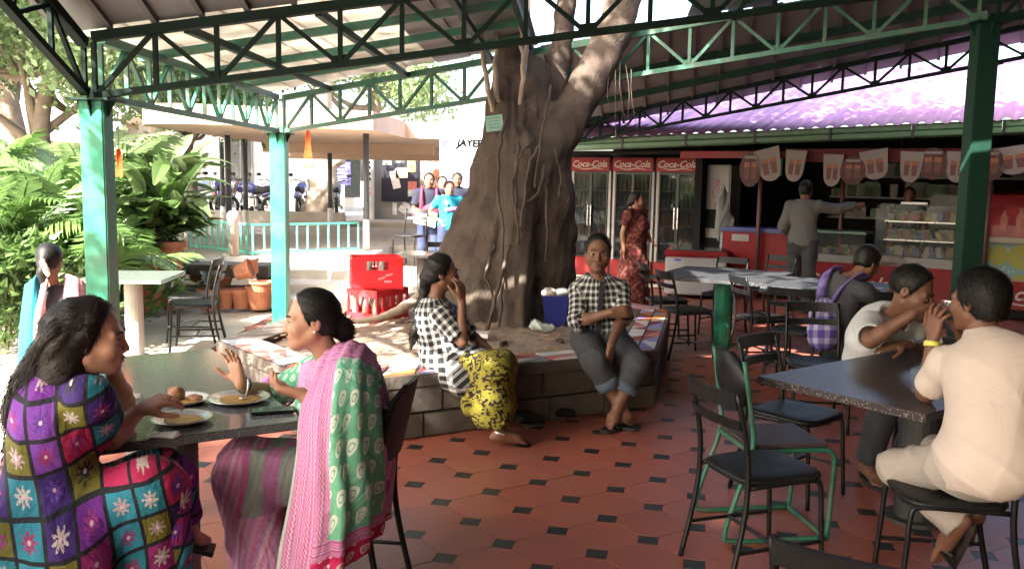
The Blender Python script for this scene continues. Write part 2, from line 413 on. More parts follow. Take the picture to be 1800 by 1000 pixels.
def soft_obj(name, soft, h, material, parent, fold=None, it=2, bones=None):
    V, Fc = soft.mesh(h, fold)
    if it: V = relax(V, Fc, it)
    me = bpy.data.meshes.new(name)
    W = V
    if parent is not None:
        iv = np.array(MW[parent.name if parent.name in MW else parent.parent.name].inverted()); W = V@iv[:3, :3].T+iv[:3, 3]
    me.vertices.add(len(W)); me.vertices.foreach_set('co', W.ravel())
    me.loops.add(Fc.size); me.loops.foreach_set('vertex_index', Fc.ravel())
    me.polygons.add(len(Fc)); me.polygons.foreach_set('loop_start', np.arange(0, Fc.size, 4)); me.polygons.foreach_set('loop_total', np.full(len(Fc), 4))
    me.update(); me.validate()
    if bones: cloth_uv(me, V, Fc, bones)
    return put(name, me, material, parent, smooth=True)
def cloth_uv(me, V, Fc, bones):
    """unroll the cloth round its bones: (a, b, radius, reference direction, u offset)"""
    if bones[0][0] is None:
        U = V@np.array(bones[0][1], float)+.012*np.sin(9*V[:, 2]); W = V@np.array(bones[0][2], float)+.012*np.sin(8*V[:, 0]+5*V[:, 1]); uv = np.stack([U[Fc], W[Fc]], 2)
        l = me.uv_layers.new(name='UVMap'); l.data.foreach_set('uv', uv.reshape(-1)); return
    best = np.full(len(V), 1e9); U = np.zeros(len(V)); W = np.zeros(len(V)); Rr = np.ones(len(V))
    for a, b, r, ref, off in bones:
        a, b, ref = (np.array(x, float) for x in (a, b, ref)); d = b-a; L = np.linalg.norm(d); e = d/L
        x = ref-e*(ref@e); x /= np.linalg.norm(x); y = np.cross(e, x)
        q = V-a; t = np.clip(q@e, 0, L); dist = np.linalg.norm(q-t[:, None]*e, axis=1)-r
        tt = q@e; u = np.arctan2(q@y, q@x)*r+off
        m = dist < best; best[m] = dist[m]; U[m] = u[m]; W[m] = tt[m]; Rr[m] = r
    uv = np.stack([U[Fc], W[Fc]], 2)
    per = 2*np.pi*Rr[Fc[:, 0]][:, None]; u0 = uv[:, :1, 0]
    uv[:, :, 0] -= np.round((uv[:, :, 0]-u0)/per)*per
    jump = np.abs(uv-uv[:, :1]).max((1, 2)) > .08
    uv[jump] = uv[jump][:, :1]
    l = me.uv_layers.new(name='UVMap'); l.data.foreach_set('uv', uv.reshape(-1))
def folds(amp, fx=30, seed=0, zs=.35):
    r = np.random.RandomState(seed); ph = r.uniform(0, 6.28, 6); an = r.uniform(0, 6.28, 3)
    def f(X, Y, Z):
        w = .6*np.sin(X*9+ph[0]+Z*5)+.6*np.sin(Y*10+ph[1]-Z*4)
        a = 1-np.abs(np.sin(.5*fx*(X*math.cos(an[0])+Y*math.sin(an[0])+zs*Z)+ph[2]+1.6*w))
        b = 1-np.abs(np.sin(.32*fx*(X*math.cos(an[1])+Y*math.sin(an[1])-zs*2.2*Z)+ph[3]+1.3*w))
        c = 1-np.abs(np.sin(.8*fx*(X*math.cos(an[2])+Y*math.sin(an[2])+zs*2.5*Z)+ph[4]+2.2*w))
        m = .5+.5*np.sin(7*X+ph[5]+8*Z)*np.sin(8*Y+ph[0]-6*Z)
        return amp*(.5-1.5*a**2*m-1.3*b**3-.9*c**3*(1-m))
    return f
# ================================================================== ground and floor
g = MB(); g.box((0, 60, -.29), (500, 500, .5)); struct(g.build('ground', PAVE))
fl = MB(); fl.box((6.1, 4.5, -.0215), (18, 19, .033)); floor = struct(fl.build('floor', GROUT)); MW['floor'] = Matrix.Identity(4)
T = 1.67/5.47114; TA = R(32.778); TC, TS = math.cos(TA), math.sin(TA)
def dot(i, j): return Vector((T*(-.30056+i*TC+j*TS), T*(15.00623+i*TS-j*TC), 0))
def project(p):
    q = Vector(p)-Vector((0, 0, EYE)); z = q.dot(_ef)
    return (900+FPX*q.dot(_xc)/z, 500-FPX*q.dot(_yc)/z) if z > .1 else (-1e6, 1e6)
s = T/2; k = .092/math.sqrt(2)          # half lattice, half diagonal of the inset
gp = .0013
octp = []
for qx, qy in ((1, 1), (-1, 1), (-1, -1), (1, -1)):
    a, b = (s-gp)*qx, (s-k-gp*.6)*qy; c, d = (s-k-gp*.6)*qx, (s-gp)*qy
    octp += [(a, b), (c, d)] if qx*qy > 0 else [(c, d), (a, b)]
om = MB(); om.prism(octp, -.006, 0.); tile_me = om.mesh('tile'); tile_me.materials.append(TILE)
im = MB(); kk = k-gp*1.2; im.prism([(kk, 0), (0, kk), (-kk, 0), (0, -kk)], -.006, -.0006); inset_me = im.mesh('inset'); inset_me.materials.append(INSET)
cells = []; dots_ = []
for i in range(-60, 70):
    for j in range(-60, 60):
        for half, lst in ((.5, cells), (0, dots_)):
            p = dot(i+half, j+half)
            if not (-2.78 < p.x < 15 and 1.2 < p.y < 13.6): continue
            x, y = project(p)
            if -70 < x < 1870 and y < 1080: lst.append((p.length, p))
for lst, me, nm, pr, sm in ((cells, tile_me, 'tile', octp, TILE), (dots_, inset_me, 'inset', [(kk, 0), (0, kk), (-kk, 0), (0, -kk)], INSET)):
    lst.sort(key=lambda t: t[0])
    for d_, p in lst[:295]:
        o = bpy.data.objects.new(nm, me); COL.objects.link(o); o.parent = floor
        o.location = (p.x, p.y, random.uniform(-.0008, .0008)); o.rotation_euler = (random.gauss(0, .0022), random.gauss(0, .0022), TA)
    rest = MB(); rz = Matrix.Rotation(TA, 3, 'Z')
    for d_, p in lst[295:]:
        z = random.uniform(-.0008, .0008) + (-.0006 if nm == 'inset' else 0)
        q = [rz @ Vector((a, b, 0)) + p for a, b in pr]; n = len(q)
        rest.add([(v.x, v.y, z) for v in q]+[(v.x, v.y, -.006) for v in q], [tuple(range(n))]+[(m_, n+m_, n+(m_+1) % n, (m_+1) % n) for m_ in range(n)])
    o = rest.build(nm+'_field', sm, floor); o['kind'] = 'stuff'

# terrace behind, with its steps
TZ = .36
t = MB(); t.box((-8.65, 20.35, TZ/2-.03), (12.6, 15.6, TZ+.06-.002)); t.box((-.2, 22.6, TZ/2-.03), (4.3, 11.1, TZ+.06-.002)); terrace = struct(t.build('terrace', CONC)); MW['terrace'] = Matrix.Identity(4)
st = struct(put('steps', MB().box((-2.1, 12.3, .1), (2.2, .5, .2)).mesh('steps'), CONC)); MW['steps'] = Matrix.Identity(4)
for y0, z in ((10.95, .12), (11.55, .24), (12.15, TZ+.003)):
    b = MB(); b.box((-2.1, y0+.42, z/2), (2.3-.002*z, .84, z), bev=.012); b.build('step', CONC, st)
# corridor floor further back, a grey sheet with shade put into its colour
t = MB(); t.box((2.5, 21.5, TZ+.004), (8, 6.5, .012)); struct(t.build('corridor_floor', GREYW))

# ================================================================== planter round the tree
PV = [Vector(p) for p in ((-1.12, 5.24, 0), (1.07, 6.45, 0), (1.55, 8.6, 0), (.3, 10.1, 0), (-1.55, 9.3, 0), (-2.2, 6.55, 0))]
PC = sum(PV, Vector())/6
planter = thing('tree_planter', 'six-sided stone planter wall with mosaic-topped rim around the big tree', 'planter', (PC.x, PC.y, 0))
def inset(d, z):
    out = []
    n = len(PV)
    for i in range(n):
        a, b, c = PV[i-1], PV[i], PV[(i+1) % n]
        e1 = (b-a).normalized(); e2 = (c-b).normalized(); n1 = Vector((-e1.y, e1.x, 0)); n2 = Vector((-e2.y, e2.x, 0))
        m_ = (n1+n2).normalized(); out.append(b + m_*(d/max(.3, m_.dot(n1))) + Vector((0, 0, z)))
    return out
core = MB(); core.prism(inset(.05, 0), 0., .30); core.build('core', STONE, planter)
rim = MB(); a_ = inset(-.02, 0); b_ = inset(.28, 0)
for i in range(6):
    j = (i+1) % 6
    q = [a_[i], a_[j], b_[j], b_[i]]; rim = MB(); rim.prism([(p.x, p.y) for p in q], .345, .424); rim.build('rim', STONE, planter)
random.seed(3)
for i in range(6):                                   # two courses of rough blocks per side
    a, b = PV[i], PV[(i+1) % 6]; L = (b-a).length; e = (b-a).normalized(); nn = Vector((-e.y, e.x, 0))
    for c, (z0, z1) in enumerate(((0.004, .165), (.172, .343))):
        x = 0.
        while x < L-.02:
            w = min(random.uniform(.26, .46), L-x)
            if L-x-w < .14: w = L-x
            m_ = MB(); pr = random.uniform(0, .016)
            cc = a+e*(x+w/2)+nn*(.1-pr)+Vector((0, 0, (z0+z1)/2))
            m_.box(cc, (w-.005, .2, z1-z0-.005), rot=Matrix.Rotation(math.atan2(e.y, e.x), 3, 'Z'), bev=.008)
            m_.build('stone_block', STONE, planter); x += w
mos = [mat('mosaic_'+n, c, .35, .15, 12, .1, 50) for n, c in (('white', (.62, .60, .58)), ('orange', (.55, .17, .04)), ('violet', (.27, .22, .50)), ('maroon', (.25, .035, .03)), ('rose', (.55, .18, .16)), ('slate', (.25, .28, .33)))]
random.seed(11)
a_ = inset(.0, 0); b_ = inset(.26, 0)
for i in (5, 0, 1, 2):
    j = (i+1) % 6; A0, A1, B0, B1 = a_[i], a_[j], b_[i], b_[j]; nseg = max(4, int((A1-A0).length/.27))
    ts = [0]+sorted((q+random.uniform(-.25, .25))/nseg for q in range(1, nseg))+[1]
    for q in range(nseg):
        for r in range(2):
            def pt(u, v): return A0.lerp(A1, u).lerp(B0.lerp(B1, u), v)
            u0, u1 = ts[q]+.004, ts[q+1]-.004; v0, v1 = r*.5+.02, r*.5+.48
            c = [pt(u0, v0), pt(u1, v0), pt(u1, v1), pt(u0, v1)]
            for tri in (((0, 1, 2), (0, 2, 3)) if random.random() < .5 else ((0, 1, 3), (1, 2, 3))):
                cen = sum((c[m_] for m_ in tri), Vector())/3
                pp = [(c[m_]-cen)*.96+cen for m_ in tri]
                m_ = MB(); m_.prism([(p.x, p.y) for p in pp], .4245, .431+random.uniform(0, .002)); m_.build('mosaic_tile', random.choice(mos[:1]*3+mos if i in (5, 0) else mos), planter)
# soil: an uneven sheet heaped towards the trunk
sp = inset(.24, 0); P = []
for q in range(13):
    f = q/12; row = []
    for a in range(72):
        th = a/72*6; i = int(th) % 6; u = th-int(th); e = sp[i].lerp(sp[(i+1) % 6], u)
        p = e.lerp(Vector((.02, 8.05, 0)), f)
        z = .365+.07*f+random.uniform(-.014, .014)*(0 < q)
        row.append((p.x, p.y, z))
    P.append(row)
m_ = MB(); m_.grid(P, closed=True); struct(m_.build('soil', SOIL, smooth=True))
# leaf litter on the soil
random.seed(5); m_ = MB()
for _ in range(900):
    p = gz(random.uniform(560, 1000), random.uniform(545, 640), .40)
    u, v = random.random(), random.random()
    p = Vector((-1.9+u*2.9, 5.7+v*2.4, .40+.03*v))
    if p.y < 5.75+.5*(p.x+.6): continue
    s_ = random.uniform(.015, .045); a = random.uniform(0, 6.28); d = Vector((math.cos(a), math.sin(a), random.uniform(-.2, .2)))*s_; e = Vector((-math.sin(a), math.cos(a), random.uniform(-.3, .3)))*s_*.5
    m_.add([p-d, p+e, p+d, p-e], [(0, 1, 2, 3)])
o = m_.build('leaf_litter', mat('dry_leaf', (.30, .19, .10), .8, .5, 30)); o['kind'] = 'stuff'; tag(o, 'dry brown leaf litter on the planter soil', 'leaf litter')

# ================================================================== canopy: posts, trusses, roof sheets
def post(x, y, h, w, label, material=GREEN, name='canopy_post'):
    t = thing(name, label, 'post', (x, y, 0), 0, 'green steel canopy posts')
    m_ = MB(); m_.box((0, 0, h/2), (w, w, h), bev=.008); m_.build('shaft', material, t, local=True)
    m_ = MB(); m_.box((0, 0, .006), (w+.1, w+.1, .012)); 
    for sx in (-1, 1):
        for sy in (-1, 1): m_.tube([(sx*(w/2+.025), sy*(w/2+.025), .01), (sx*(w/2+.025), sy*(w/2+.025), .035)], .009, 6)
    m_.build('base_plate', material, t, local=True)
    m_ = MB(); m_.box((0, 0, h+.006), (w+.11, w+.11, .012))
    for sx, sy in ((1, 0), (-1, 0), (0, 1), (0, -1)):
        d = Vector((sx, sy, 0)); b0 = d*(w/2)
        n_ = Vector((-sy, sx, 0))*.004
        m_.add([b0+Vector((0, 0, h-.1))-n_, b0+Vector((0, 0, h))-n_, d*(w/2+.05)+Vector((0, 0, h))-n_, b0+Vector((0, 0, h-.1))+n_, b0+Vector((0, 0, h))+n_, d*(w/2+.05)+Vector((0, 0, h))+n_], [(0, 1, 2), (3, 5, 4), (0, 3, 4, 1), (1, 4, 5, 2), (2, 5, 3, 0)])
    m_.build('cap_plate', DGREEN, t, local=True)
    return t
C1 = Vector((-2.63, 5.62, 2.12)); C2 = Vector((-2.60, 9.85, 2.13)); CR = Vector((3.62, 7.0, 2.93)); CD = Vector((4.92, 9.45, 2.95))
post(C1.x, C1.y, C1.z-.012, .15, 'green steel post nearest on the left, in leafy sunlight')
post(C2.x, C2.y, C2.z-.012, .17, 'green steel post further back, between the plant pots and the red crates')
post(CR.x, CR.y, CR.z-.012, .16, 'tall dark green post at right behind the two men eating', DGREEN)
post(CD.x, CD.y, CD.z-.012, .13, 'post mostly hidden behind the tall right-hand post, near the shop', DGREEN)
TH = .36
def truss(name, label, a, b, h=TH, bay=.38, w=.045, material=DGREEN, phase=0, h2=None):
    a, b = Vector(a), Vector(b); t = thing(name, label, 'truss', tuple(a), 0, 'welded roof trusses of the canopy'); h2 = h2 or h
    d = b-a; L = d.length; e = d/L; n = max(2, round(L/bay)); up = Vector((0, 0, 1))
    def top(f): return a+d*f+up*(h+(h2-h)*f)
    m_ = MB(); m_.bar(a, b, w*1.2, w*.9); m_.build('bottom_chord', material, t)
    m_ = MB(); m_.bar(top(0), top(1), w*1.5, w*1.3); m_.build('top_chord', material, t)
    for i in range(n+1):
        f = i/n; m_ = MB(); m_.bar(a+d*f+up*(w*.45), top(f)-up*(w*.65), w*.62, w*.62, up=e); m_.build('vertical', material, t)
    for i in range(0, n+1, 2):       # welded gusset plates
        p = a+d*(i/n)+up*(w*.6); m_ = MB(); m_.bar(p-e*w*1.3, p+e*w*1.3, .006, w*1.5); m_.build('gusset', material, t)
    for i in range(n):
        f0, f1 = i/n, (i+1)/n; o_ = w*.55/L
        if (i+phase) % 2 == 0: p, q = a+d*(f0+o_)+up*(w*.45), top(f1-o_)-up*(w*.65)
        else: p, q = top(f0+o_)-up*(w*.65), a+d*(f1-o_)+up*(w*.45)
        m_ = MB(); m_.bar(p, q, w*.6, w*.6, up=e); m_.build('diagonal', material, t)
    return t
AE = at(1700, -20, 5.62)
AD = (AE-C1); AEND = C1+AD*1.35
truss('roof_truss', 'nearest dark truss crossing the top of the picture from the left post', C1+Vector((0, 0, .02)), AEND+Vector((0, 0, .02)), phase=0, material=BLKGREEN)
truss('roof_truss', 'truss running back from the near left post to the second post', C1+Vector((.0, .09, .018)), C2+Vector((0, -.09, .018)), material=GREENW)
truss('roof_truss', 'pale green truss from the second post behind the tree to the tall right post', C2+Vector((.06, 0, .02)), CR+Vector((-.06, 0, .02)), material=GREENW)
D0 = Vector((.55, 14.7, 2.20)); D1 = CD+(CD-D0)*.35
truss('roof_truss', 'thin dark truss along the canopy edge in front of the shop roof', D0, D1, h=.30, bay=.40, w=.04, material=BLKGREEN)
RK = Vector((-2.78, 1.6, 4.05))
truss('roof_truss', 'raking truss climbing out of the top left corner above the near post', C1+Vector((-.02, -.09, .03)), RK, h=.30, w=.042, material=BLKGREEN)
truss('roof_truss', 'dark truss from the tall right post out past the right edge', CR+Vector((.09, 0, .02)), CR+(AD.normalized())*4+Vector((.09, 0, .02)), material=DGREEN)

roof = thing('canopy_roof', 'grey sheet-metal canopy roof with milky panels over the dining area', 'roof', (0, 6, 0))
def sheets(Pa, Pb, n, material, skip=(), seam=True, thick=.012):
    """panels between line Pa and line Pb"""
    a0, a1 = map(Vector, Pa); b0, b1 = map(Vector, Pb)
    for i in range(n):
        if i in skip: continue
        f0, f1 = i/n, (i+1)/n
        oz = Vector((0, 0, .013*(i % 2)))
        q = [a0.lerp(a1, f0-.001)+oz, a0.lerp(a1, f1+.001)+oz, b0.lerp(b1, f1+.001)+oz, b0.lerp(b1, f0-.001)+oz]
        m_ = MB(); m_.slab(q, thick); m_.build('roof_panel', material if not callable(material) else material(i), roof)
        if seam:
            m_ = MB(); o_ = Vector((0, 0, -.016)); m_.bar(q[0]+o_, q[3]+o_, .035, .03); m_.build('seam', RIB, roof)
def ztop(t_, h=TH): return Vector((0, 0, h+.045))
At0, At1 = C1+ztop(0)+Vector((-.18, 0, -.02)), AEND+ztop(0)
# front slope, climbing from the near truss over the viewer
rise = Vector((-.02, -6.4, 2.75))
sheets((At0+Vector((0, .02, .02)), At1+Vector((0, .02, .02))), (At0+rise, At1+rise), 26, SHEETG)
# slopes extended unseen to the right and behind the viewer, to dim the inside
At2 = At1+(At1-At0).normalized()*6.5
sheets((At1+Vector((0, .02, .02)), At2+Vector((0, .02, .02))), (At1+rise, At2+rise), 12, SHEETG)
sheets((At1+Vector((0, .06, .05)), At2+Vector((0, .06, .05))), (At1+Vector((.1, 3.4, .2)), At2+Vector((.1, 3.4, .2))), 12, SHEETG)
fall = Vector((0, -9.5, -3.0))
sheets((At0+rise+Vector((0, .05, .02)), At2+rise+Vector((0, .05, .02))), (At0+rise+fall, At2+rise+fall), 14, SHEETG)
for f in (.22, .45, .68):
    m_ = MB(); m_.bar(At0+rise*f+Vector((0, 0, -.06)), At1+rise*f+Vector((0, 0, -.06)), .05, .08); m_.build('purlin', DGREEN, roof)
# middle bay between near truss and the truss behind the tree (open round the trunk)
Bt0, Bt1 = C2+ztop(0)+Vector((-.18, .1, 0)), CR+ztop(0)+(CR-C2)*.25+Vector((0, .1, 0))
def midmat(i): return FRP if i <= 5 else SHEETG
sheets((At0+Vector((0, .06, .045)), At1+Vector((0, .06, .045))), (Bt0+Vector((0, .1, .045)), Bt1+Vector((0, .1, .045))), 24, midmat, skip=(9, 10, 11, 12), seam=False)
for f in (.25, .5, .75):
    a, b = (At0).lerp(Bt0, f), (At1).lerp(Bt1, f)
    for u0, u1 in ((0, .37), (.585, 1)):
        m_ = MB(); m_.bar(a.lerp(b, u0)+Vector((0, 0, .0)), a.lerp(b, u1)+Vector((0, 0, .0)), .04, .06); m_.build('purlin', GREENW, roof)
for u in (.1, .21, .32, .37, .585, .75):
    m_ = MB(); m_.bar(At0.lerp(At1, u)+Vector((0, .05, -.045)), Bt0.lerp(Bt1, u)+Vector((0, 0, -.045)), .045, .05); m_.build('rafter', DGREEN, roof)
# far bay down to the truss in front of the shop
def onl(a, b, f): return Vector(a).lerp(Vector(b), f)
B0, B1 = onl(C2, CR, .42)+ztop(0)+Vector((0, .1, .02)), onl(C2, CR, 1.25)+ztop(0)+Vector((0, .1, .02))
Dt0, Dt1 = onl(D0, D1, -.08)+Vector((0, .0, .34)), onl(D0, D1, 1.0)+Vector((.5, -.4, .40))
ov = Vector((.52, .82, -.02))
sheets((B0, B1), (Dt0+ov, Dt1+ov), 23, SHEETG)
for f in (.33, .66):
    m_ = MB(); m_.bar(B0.lerp(Dt0, f)-Vector((0, 0, .06)), B1.lerp(Dt1, f)-Vector((0, 0, .06)), .05, .08); m_.build('purlin', DGREEN, roof)

# unseen hall walls, added right of and behind the viewer to dim the inside
added_hall = thing('added_hall_walls', 'plain canteen wall closing the dining area to the right', 'building', (11, 2, 0))
m_ = MB(); m_.box((11.2, 1.5, 4.0), (.3, 24, 8.0)); m_.build('wall', DRED, added_hall)
m_ = MB(); m_.box((4.2, -10.4, 2.0), (13.8, .3, 4.0)); m_.build('wall', GREYW, added_hall)

# ================================================================== the tree
tree = thing('ficus_tree', 'massive old ficus with twisted trunk and hanging roots growing through the canopy', 'tree', (.02, 8.05, .38))
tk = Soft()
def tp(px, py, Y): return np.array(at(px, py, Y))
TY = 8.0
K = .16
# left main stem
tk.chain([tp(838, 600, TY), tp(848, 500, TY), tp(868, 400, TY+.02), tp(888, 300, TY+.05), tp(902, 200, TY+.1), tp(915, 120, TY+.15)], [.40, .38, .31, .265, .21, .16], K)
tk.cone(tp(812, 560, TY-.1), tp(835, 400, TY), .25, .17, K); tk.cone(tp(792, 520, TY), tp(800, 445, TY), .15, .12, K)
# front strand and right mass
tk.chain([tp(906, 605, TY-.42), tp(908, 480, TY-.36), tp(915, 350, TY-.28), tp(925, 260, TY-.2)], [.13, .14, .15, .15], .09)
tk.chain([tp(945, 590, TY+.05), tp(955, 470, TY+.05), tp(955, 350, TY), tp(950, 270, TY)], [.24, .23, .24, .24], .12)
tk.chain([tp(985, 580, TY+.35), tp(985, 440, TY+.3), tp(975, 330, TY+.15)], [.17, .12, .16], .1)
tk.ball(tp(993, 412, TY+.1), .11, .1)
# the leaning limb
tk.chain([tp(940, 310, TY-.1), tp(985, 230, TY-.1), tp(1035, 150, TY-.05), tp(1078, 60, TY), tp(1110, -40, TY+.05), tp(1150, -180, TY+.2)], [.19, .18, .16, .155, .155, .15], .06)
# upper stems
tk.chain([tp(905, 180, TY+.1), tp(900, 80, TY+.2), tp(905, -60, TY+.3)], [.2, .13, .11], .1)
tk.chain([tp(940, 190, TY), tp(938, 140, TY), tp(942, 126, TY)], [.16, .15, .12], .08)
tk.chain([tp(965, 210, TY+.3), tp(985, 100, TY+.4), tp(1000, -60, TY+.5)], [.13, .10, .09], .08)
# buttress roots on the soil
for px, py, Y, ex, ey, r in ((800, 590, TY-.1, 700, 568, .10), (860, 600, TY-.3, 820, 598, .1), (915, 600, TY-.4, 880, 606, .07), (940, 600, TY-.2, 985, 600, .07), (820, 595, TY-.2, 760, 600, .07)):
    a = tp(px, py, Y); b = np.array(gz(ex, ey, .40)); tk.cone(a, b, r, r*.3, .1)
def barkf(X, Y, Z):
    A = np.arctan2(Y-8.0, X-.0)
    return .014*np.sin(13*A+3*np.sin(Z*2.3)+1.5*np.sin(X*7))*np.sin(2.1*Z+3*X)+.008*np.sin(31*A+4*np.sin(3*Z))+.006*np.sin(23*Z+9*X)*np.sin(17*X+5*Y)
soft_obj('trunk', tk, .028, BARK, tree, fold=barkf, it=1)
random.seed(21)
def hang(pts, r0, r1, material=ROOT, name='aerial_root', jit=.006):
    c = curved([tp(*p) for p in pts], 6); n = len(c)
    c = [p+Vector((random.gauss(0, jit), random.gauss(0, jit), 0)) for p in c]
    m_ = MB(); m_.tube(c, [r0+(r1-r0)*i/(n-1) for i in range(n)], 7); m_.build(name, material, tree, smooth=True)
for a in ([(845, -20, 7.8), (848, 90, 7.75), (858, 160, 7.75), (872, 215, 8.1)], [(880, -30, 7.9), (872, 80, 7.75), (872, 150, 7.75), (885, 205, 8.1)],
          [(905, -40, 7.7), (918, 80, 7.6), (918, 150, 7.7), (912, 215, 8.1)], [(930, -30, 7.8), (925, 90, 7.78), (915, 210, 8.1)]):
    hang(a, .016, .028)
for a in ([(968, 150, 7.6), (960, 200, 7.5), (948, 260, 7.45), (940, 330, 7.42)], [(893, 200, 7.55), (878, 260, 7.5), (876, 340, 7.5), (885, 420, 7.5), (880, 560, 7.45), (870, 600, 7.4)],
          [(940, 245, 7.55), (920, 265, 7.45), (905, 300, 7.42), (900, 360, 7.4)],
          [(950, 250, 7.5), (932, 290, 7.4), (922, 340, 7.4), (915, 400, 7.4)], [(958, 290, 7.5), (945, 340, 7.45), (915, 360, 7.45), (900, 372, 7.45)], [(955, 300, 7.5), (962, 380, 7.5), (958, 460, 7.55)], [(975, 260, 7.6), (985, 310, 7.6), (982, 350, 7.6)],
          [(870, 430, 7.5), (855, 480, 7.35), (868, 530, 7.35), (848, 600, 7.3)], [(895, 430, 7.4), (868, 540, 7.3), (850, 602, 7.3)], [(912, 250, 7.48), (906, 330, 7.42), (912, 430, 7.5)]):
    hang(a, random.uniform(.010, .020), random.uniform(.006, .012), BARK)
for x in (1075, 1090, 1100, 1082, 1110):        # dry hanging root tufts under the limb
    y0 = random.uniform(105, 130)
    hang([(x, y0, 7.9), (x+random.uniform(-8, 8), y0+50, 7.85), (x+random.uniform(-6, 12), y0+random.uniform(70, 130), 7.85)], .005, .002, BARK, jit=.0015)
# root running over the soil towards the crates
hang([(742, 520, 7.7), (700, 545, 7.5), (660, 560, 7.4), (600, 566, 7.3)], .05, .02, ROOT, 'surface_root')
hang([(790, 560, 7.4), (740, 575, 7.0), (690, 580, 6.8)], .05, .015, ROOT, 'surface_root')
# plaque nailed on the bark
pl = thing('tree_plaque', 'small pale green plaque nailed high on the tree trunk', 'plaque', tuple(at(869, 232, 7.66)))
c = at(869, 217, 7.70); m_ = MB(); rt = Matrix.Rotation(R(-8), 3, 'Y') @ Matrix.Rotation(R(-14), 3, 'X')
m_.box(c, (.15, .012, .14), rot=rt); m_.build('board', mat('plaque_green', (.25, .42, .33), .4, .1, 12), pl)
for kx in range(4):
    m_ = MB(); m_.box(c+rt @ Vector((0, -.0075, .045-.028*kx)), (.11-.02*(kx % 2), .002, .006), rot=rt); m_.build('text_line', mat('plaque_text', (.10, .2, .15), .5), pl)
# ================================================================== covered walkway and buildings at the back
ck = thing('covered_walkway', 'beige flat-roofed walkway behind the planter, on thin dark posts', 'walkway', (-3, 17, TZ))
SZ = 2.42
m_ = MB(); pl_ = []
a, b = at(845, 235, 14.6), at(240, 205, 13.2)
rr = [(x, y) for x, y in ((1.2, 17.6), (-2.1, 17.2), (-2.3, 14.5), (-5.0, 13.6))]
for q in range(9):
    an = math.pi*1.5-math.pi*.5*q/8; rr.append((-5.0+1.0*math.cos(an), 14.6+1.0*math.sin(an)))
rr += [(-6.0, 23.5), (1.2, 23.5)]
m_.prism(rr, SZ, SZ+.30); m_.build('roof_slab', BEIGE, ck)
m_ = MB(); m_.box((-2.4, 23.3, SZ-.16), (7.2, .3, .32)); m_.build('beam', BEIGE, ck)
m_ = MB(); m_.box((-3.9, 21.0, SZ-.11), (4.0, .3, .22)); m_.build('beam', BEIGE, ck)
postm = mat('dark_post_paint', (.07, .075, .085), .45, .2, 6)
for x, y in ((-2.62, 15.75), (-4.35, 21.0), (-5.6, 17.4), (-5.75, 19.0), (-6.0, 16.2), (-6.9, 21.0), (1.0, 17.9)):
    m_ = MB(); m_.tube([(x, y, TZ), (x, y, SZ)], .055, 10); p = m_.build('post', postm, ck, smooth=True)
    m_ = MB(); m_.tube([(x, y, TZ), (x, y, TZ+.55)], .06, 10); m_.build('painted_foot', WHITEP, ck, smooth=True)
# notice board room
nb = thing('notice_room', 'grey wall of the walkway office behind the students', 'building', (-2.3, 24.6, TZ))
m_ = MB(); m_.box((-1.9, 24.7, 1.55), (4.2, .2, 2.5)); m_.build('wall', GREYW, nb)
m_ = MB(); m_.box((-3.95, 24.45, 1.5), (.18, .3, 2.3)); m_.build('pilaster', WALLW, nb)
m_ = MB(); m_.box((-2.1, 24.45, 1.5), (.25, .3, 2.3)); m_.build('pilaster', BEIGE, nb)
bd = thing('notice_board', 'black notice board pinned with papers on the grey back wall', 'notice board', (-3.15, 24.56, 1.0))
m_ = MB(); m_.box((-3.15, 24.55, 1.72), (1.02, .05, 1.45), bev=.01); m_.build('board', mat('felt_black', (.015, .015, .025), .9, .2, 20), bd)
for x, z, w, h, r, c in ((-3.5, 2.2, .25, .42, 0, (.16, .17, .17)), (-3.15, 2.2, .26, .32, 2, (.10, .11, .12)), (-2.83, 2.02, .22, .42, 1, (.45, .32, .1)), (-3.1, 1.78, .32, .28, -3, (.5, .42, .36)), (-3.28, 1.6, .22, .5, -14, (.55, .5, .48)), (-2.8, 1.45, .25, .22, 0, (.4, .12, .1)), (-2.8, 1.24, .25, .2, 0, (.45, .45, .45)), (-3.3, .8, .12, .34, 0, (.65, .65, .66)), (-3.02, .82, .26, .3, 35, (.66, .66, .68))):
    m_ = MB(); m_.box((x, 24.515 if z > .95 else 24.59, z), (w, .006, h), rot=Matrix.Rotation(R(r), 3, 'Y')); pp = m_.build('paper', mat('paper_%d' % (abs(hash((x, z))) % 9999), c, .8, .35, 14), bd)
# hoarding
hb = thing('bank_hoarding', 'white printed hoarding with blue logo beside the tree trunk', 'sign', (-1.3, 22.6, TZ))
hx, hy = -1.28, 22.6
m_ = MB(); m_.box((hx, hy, 1.75), (1.25, .04, 1.95)); m_.build('panel', WHITEP, hb)
for sx in (-.55, .55):
    m_ = MB(); m_.bar((hx+sx, hy+.05, TZ-.99), (hx+sx, hy+.05, 2.6), .04); m_.build('leg', postm, hb)
BLUEP = mat('sign_blue', (.05, .045, .30), .5, .1); VIOP = mat('sign_violet', (.28, .26, .62), .5, .1); PINKP = mat('sign_pink', (.7, .25, .3), .5, .2); MAGP = mat('sign_magenta', (.42, .12, .42), .5)
BLKP = mat('print_black', (.006, .006, .008), .9, spec=.05)
yf = hy-.021
m_ = MB(); m_.tube([(hx-.47, yf, 2.52), (hx-.47, yf-.004, 2.52)], .1, 20); lg = m_.build('logo', BLUEP, hb)
m_ = MB(); m_.tube([(hx-.45, yf-.002, 2.51), (hx-.45, yf-.008, 2.51)], .045, 14); m_.build('logo_inner', WHITEP, hb)
lettering('JAYEE', .25, BLKP, hb, frame((hx+.12, yf-.003, 2.54), (1, 0, 0), (0, 0, 1)), shear=.15, bold=.014)
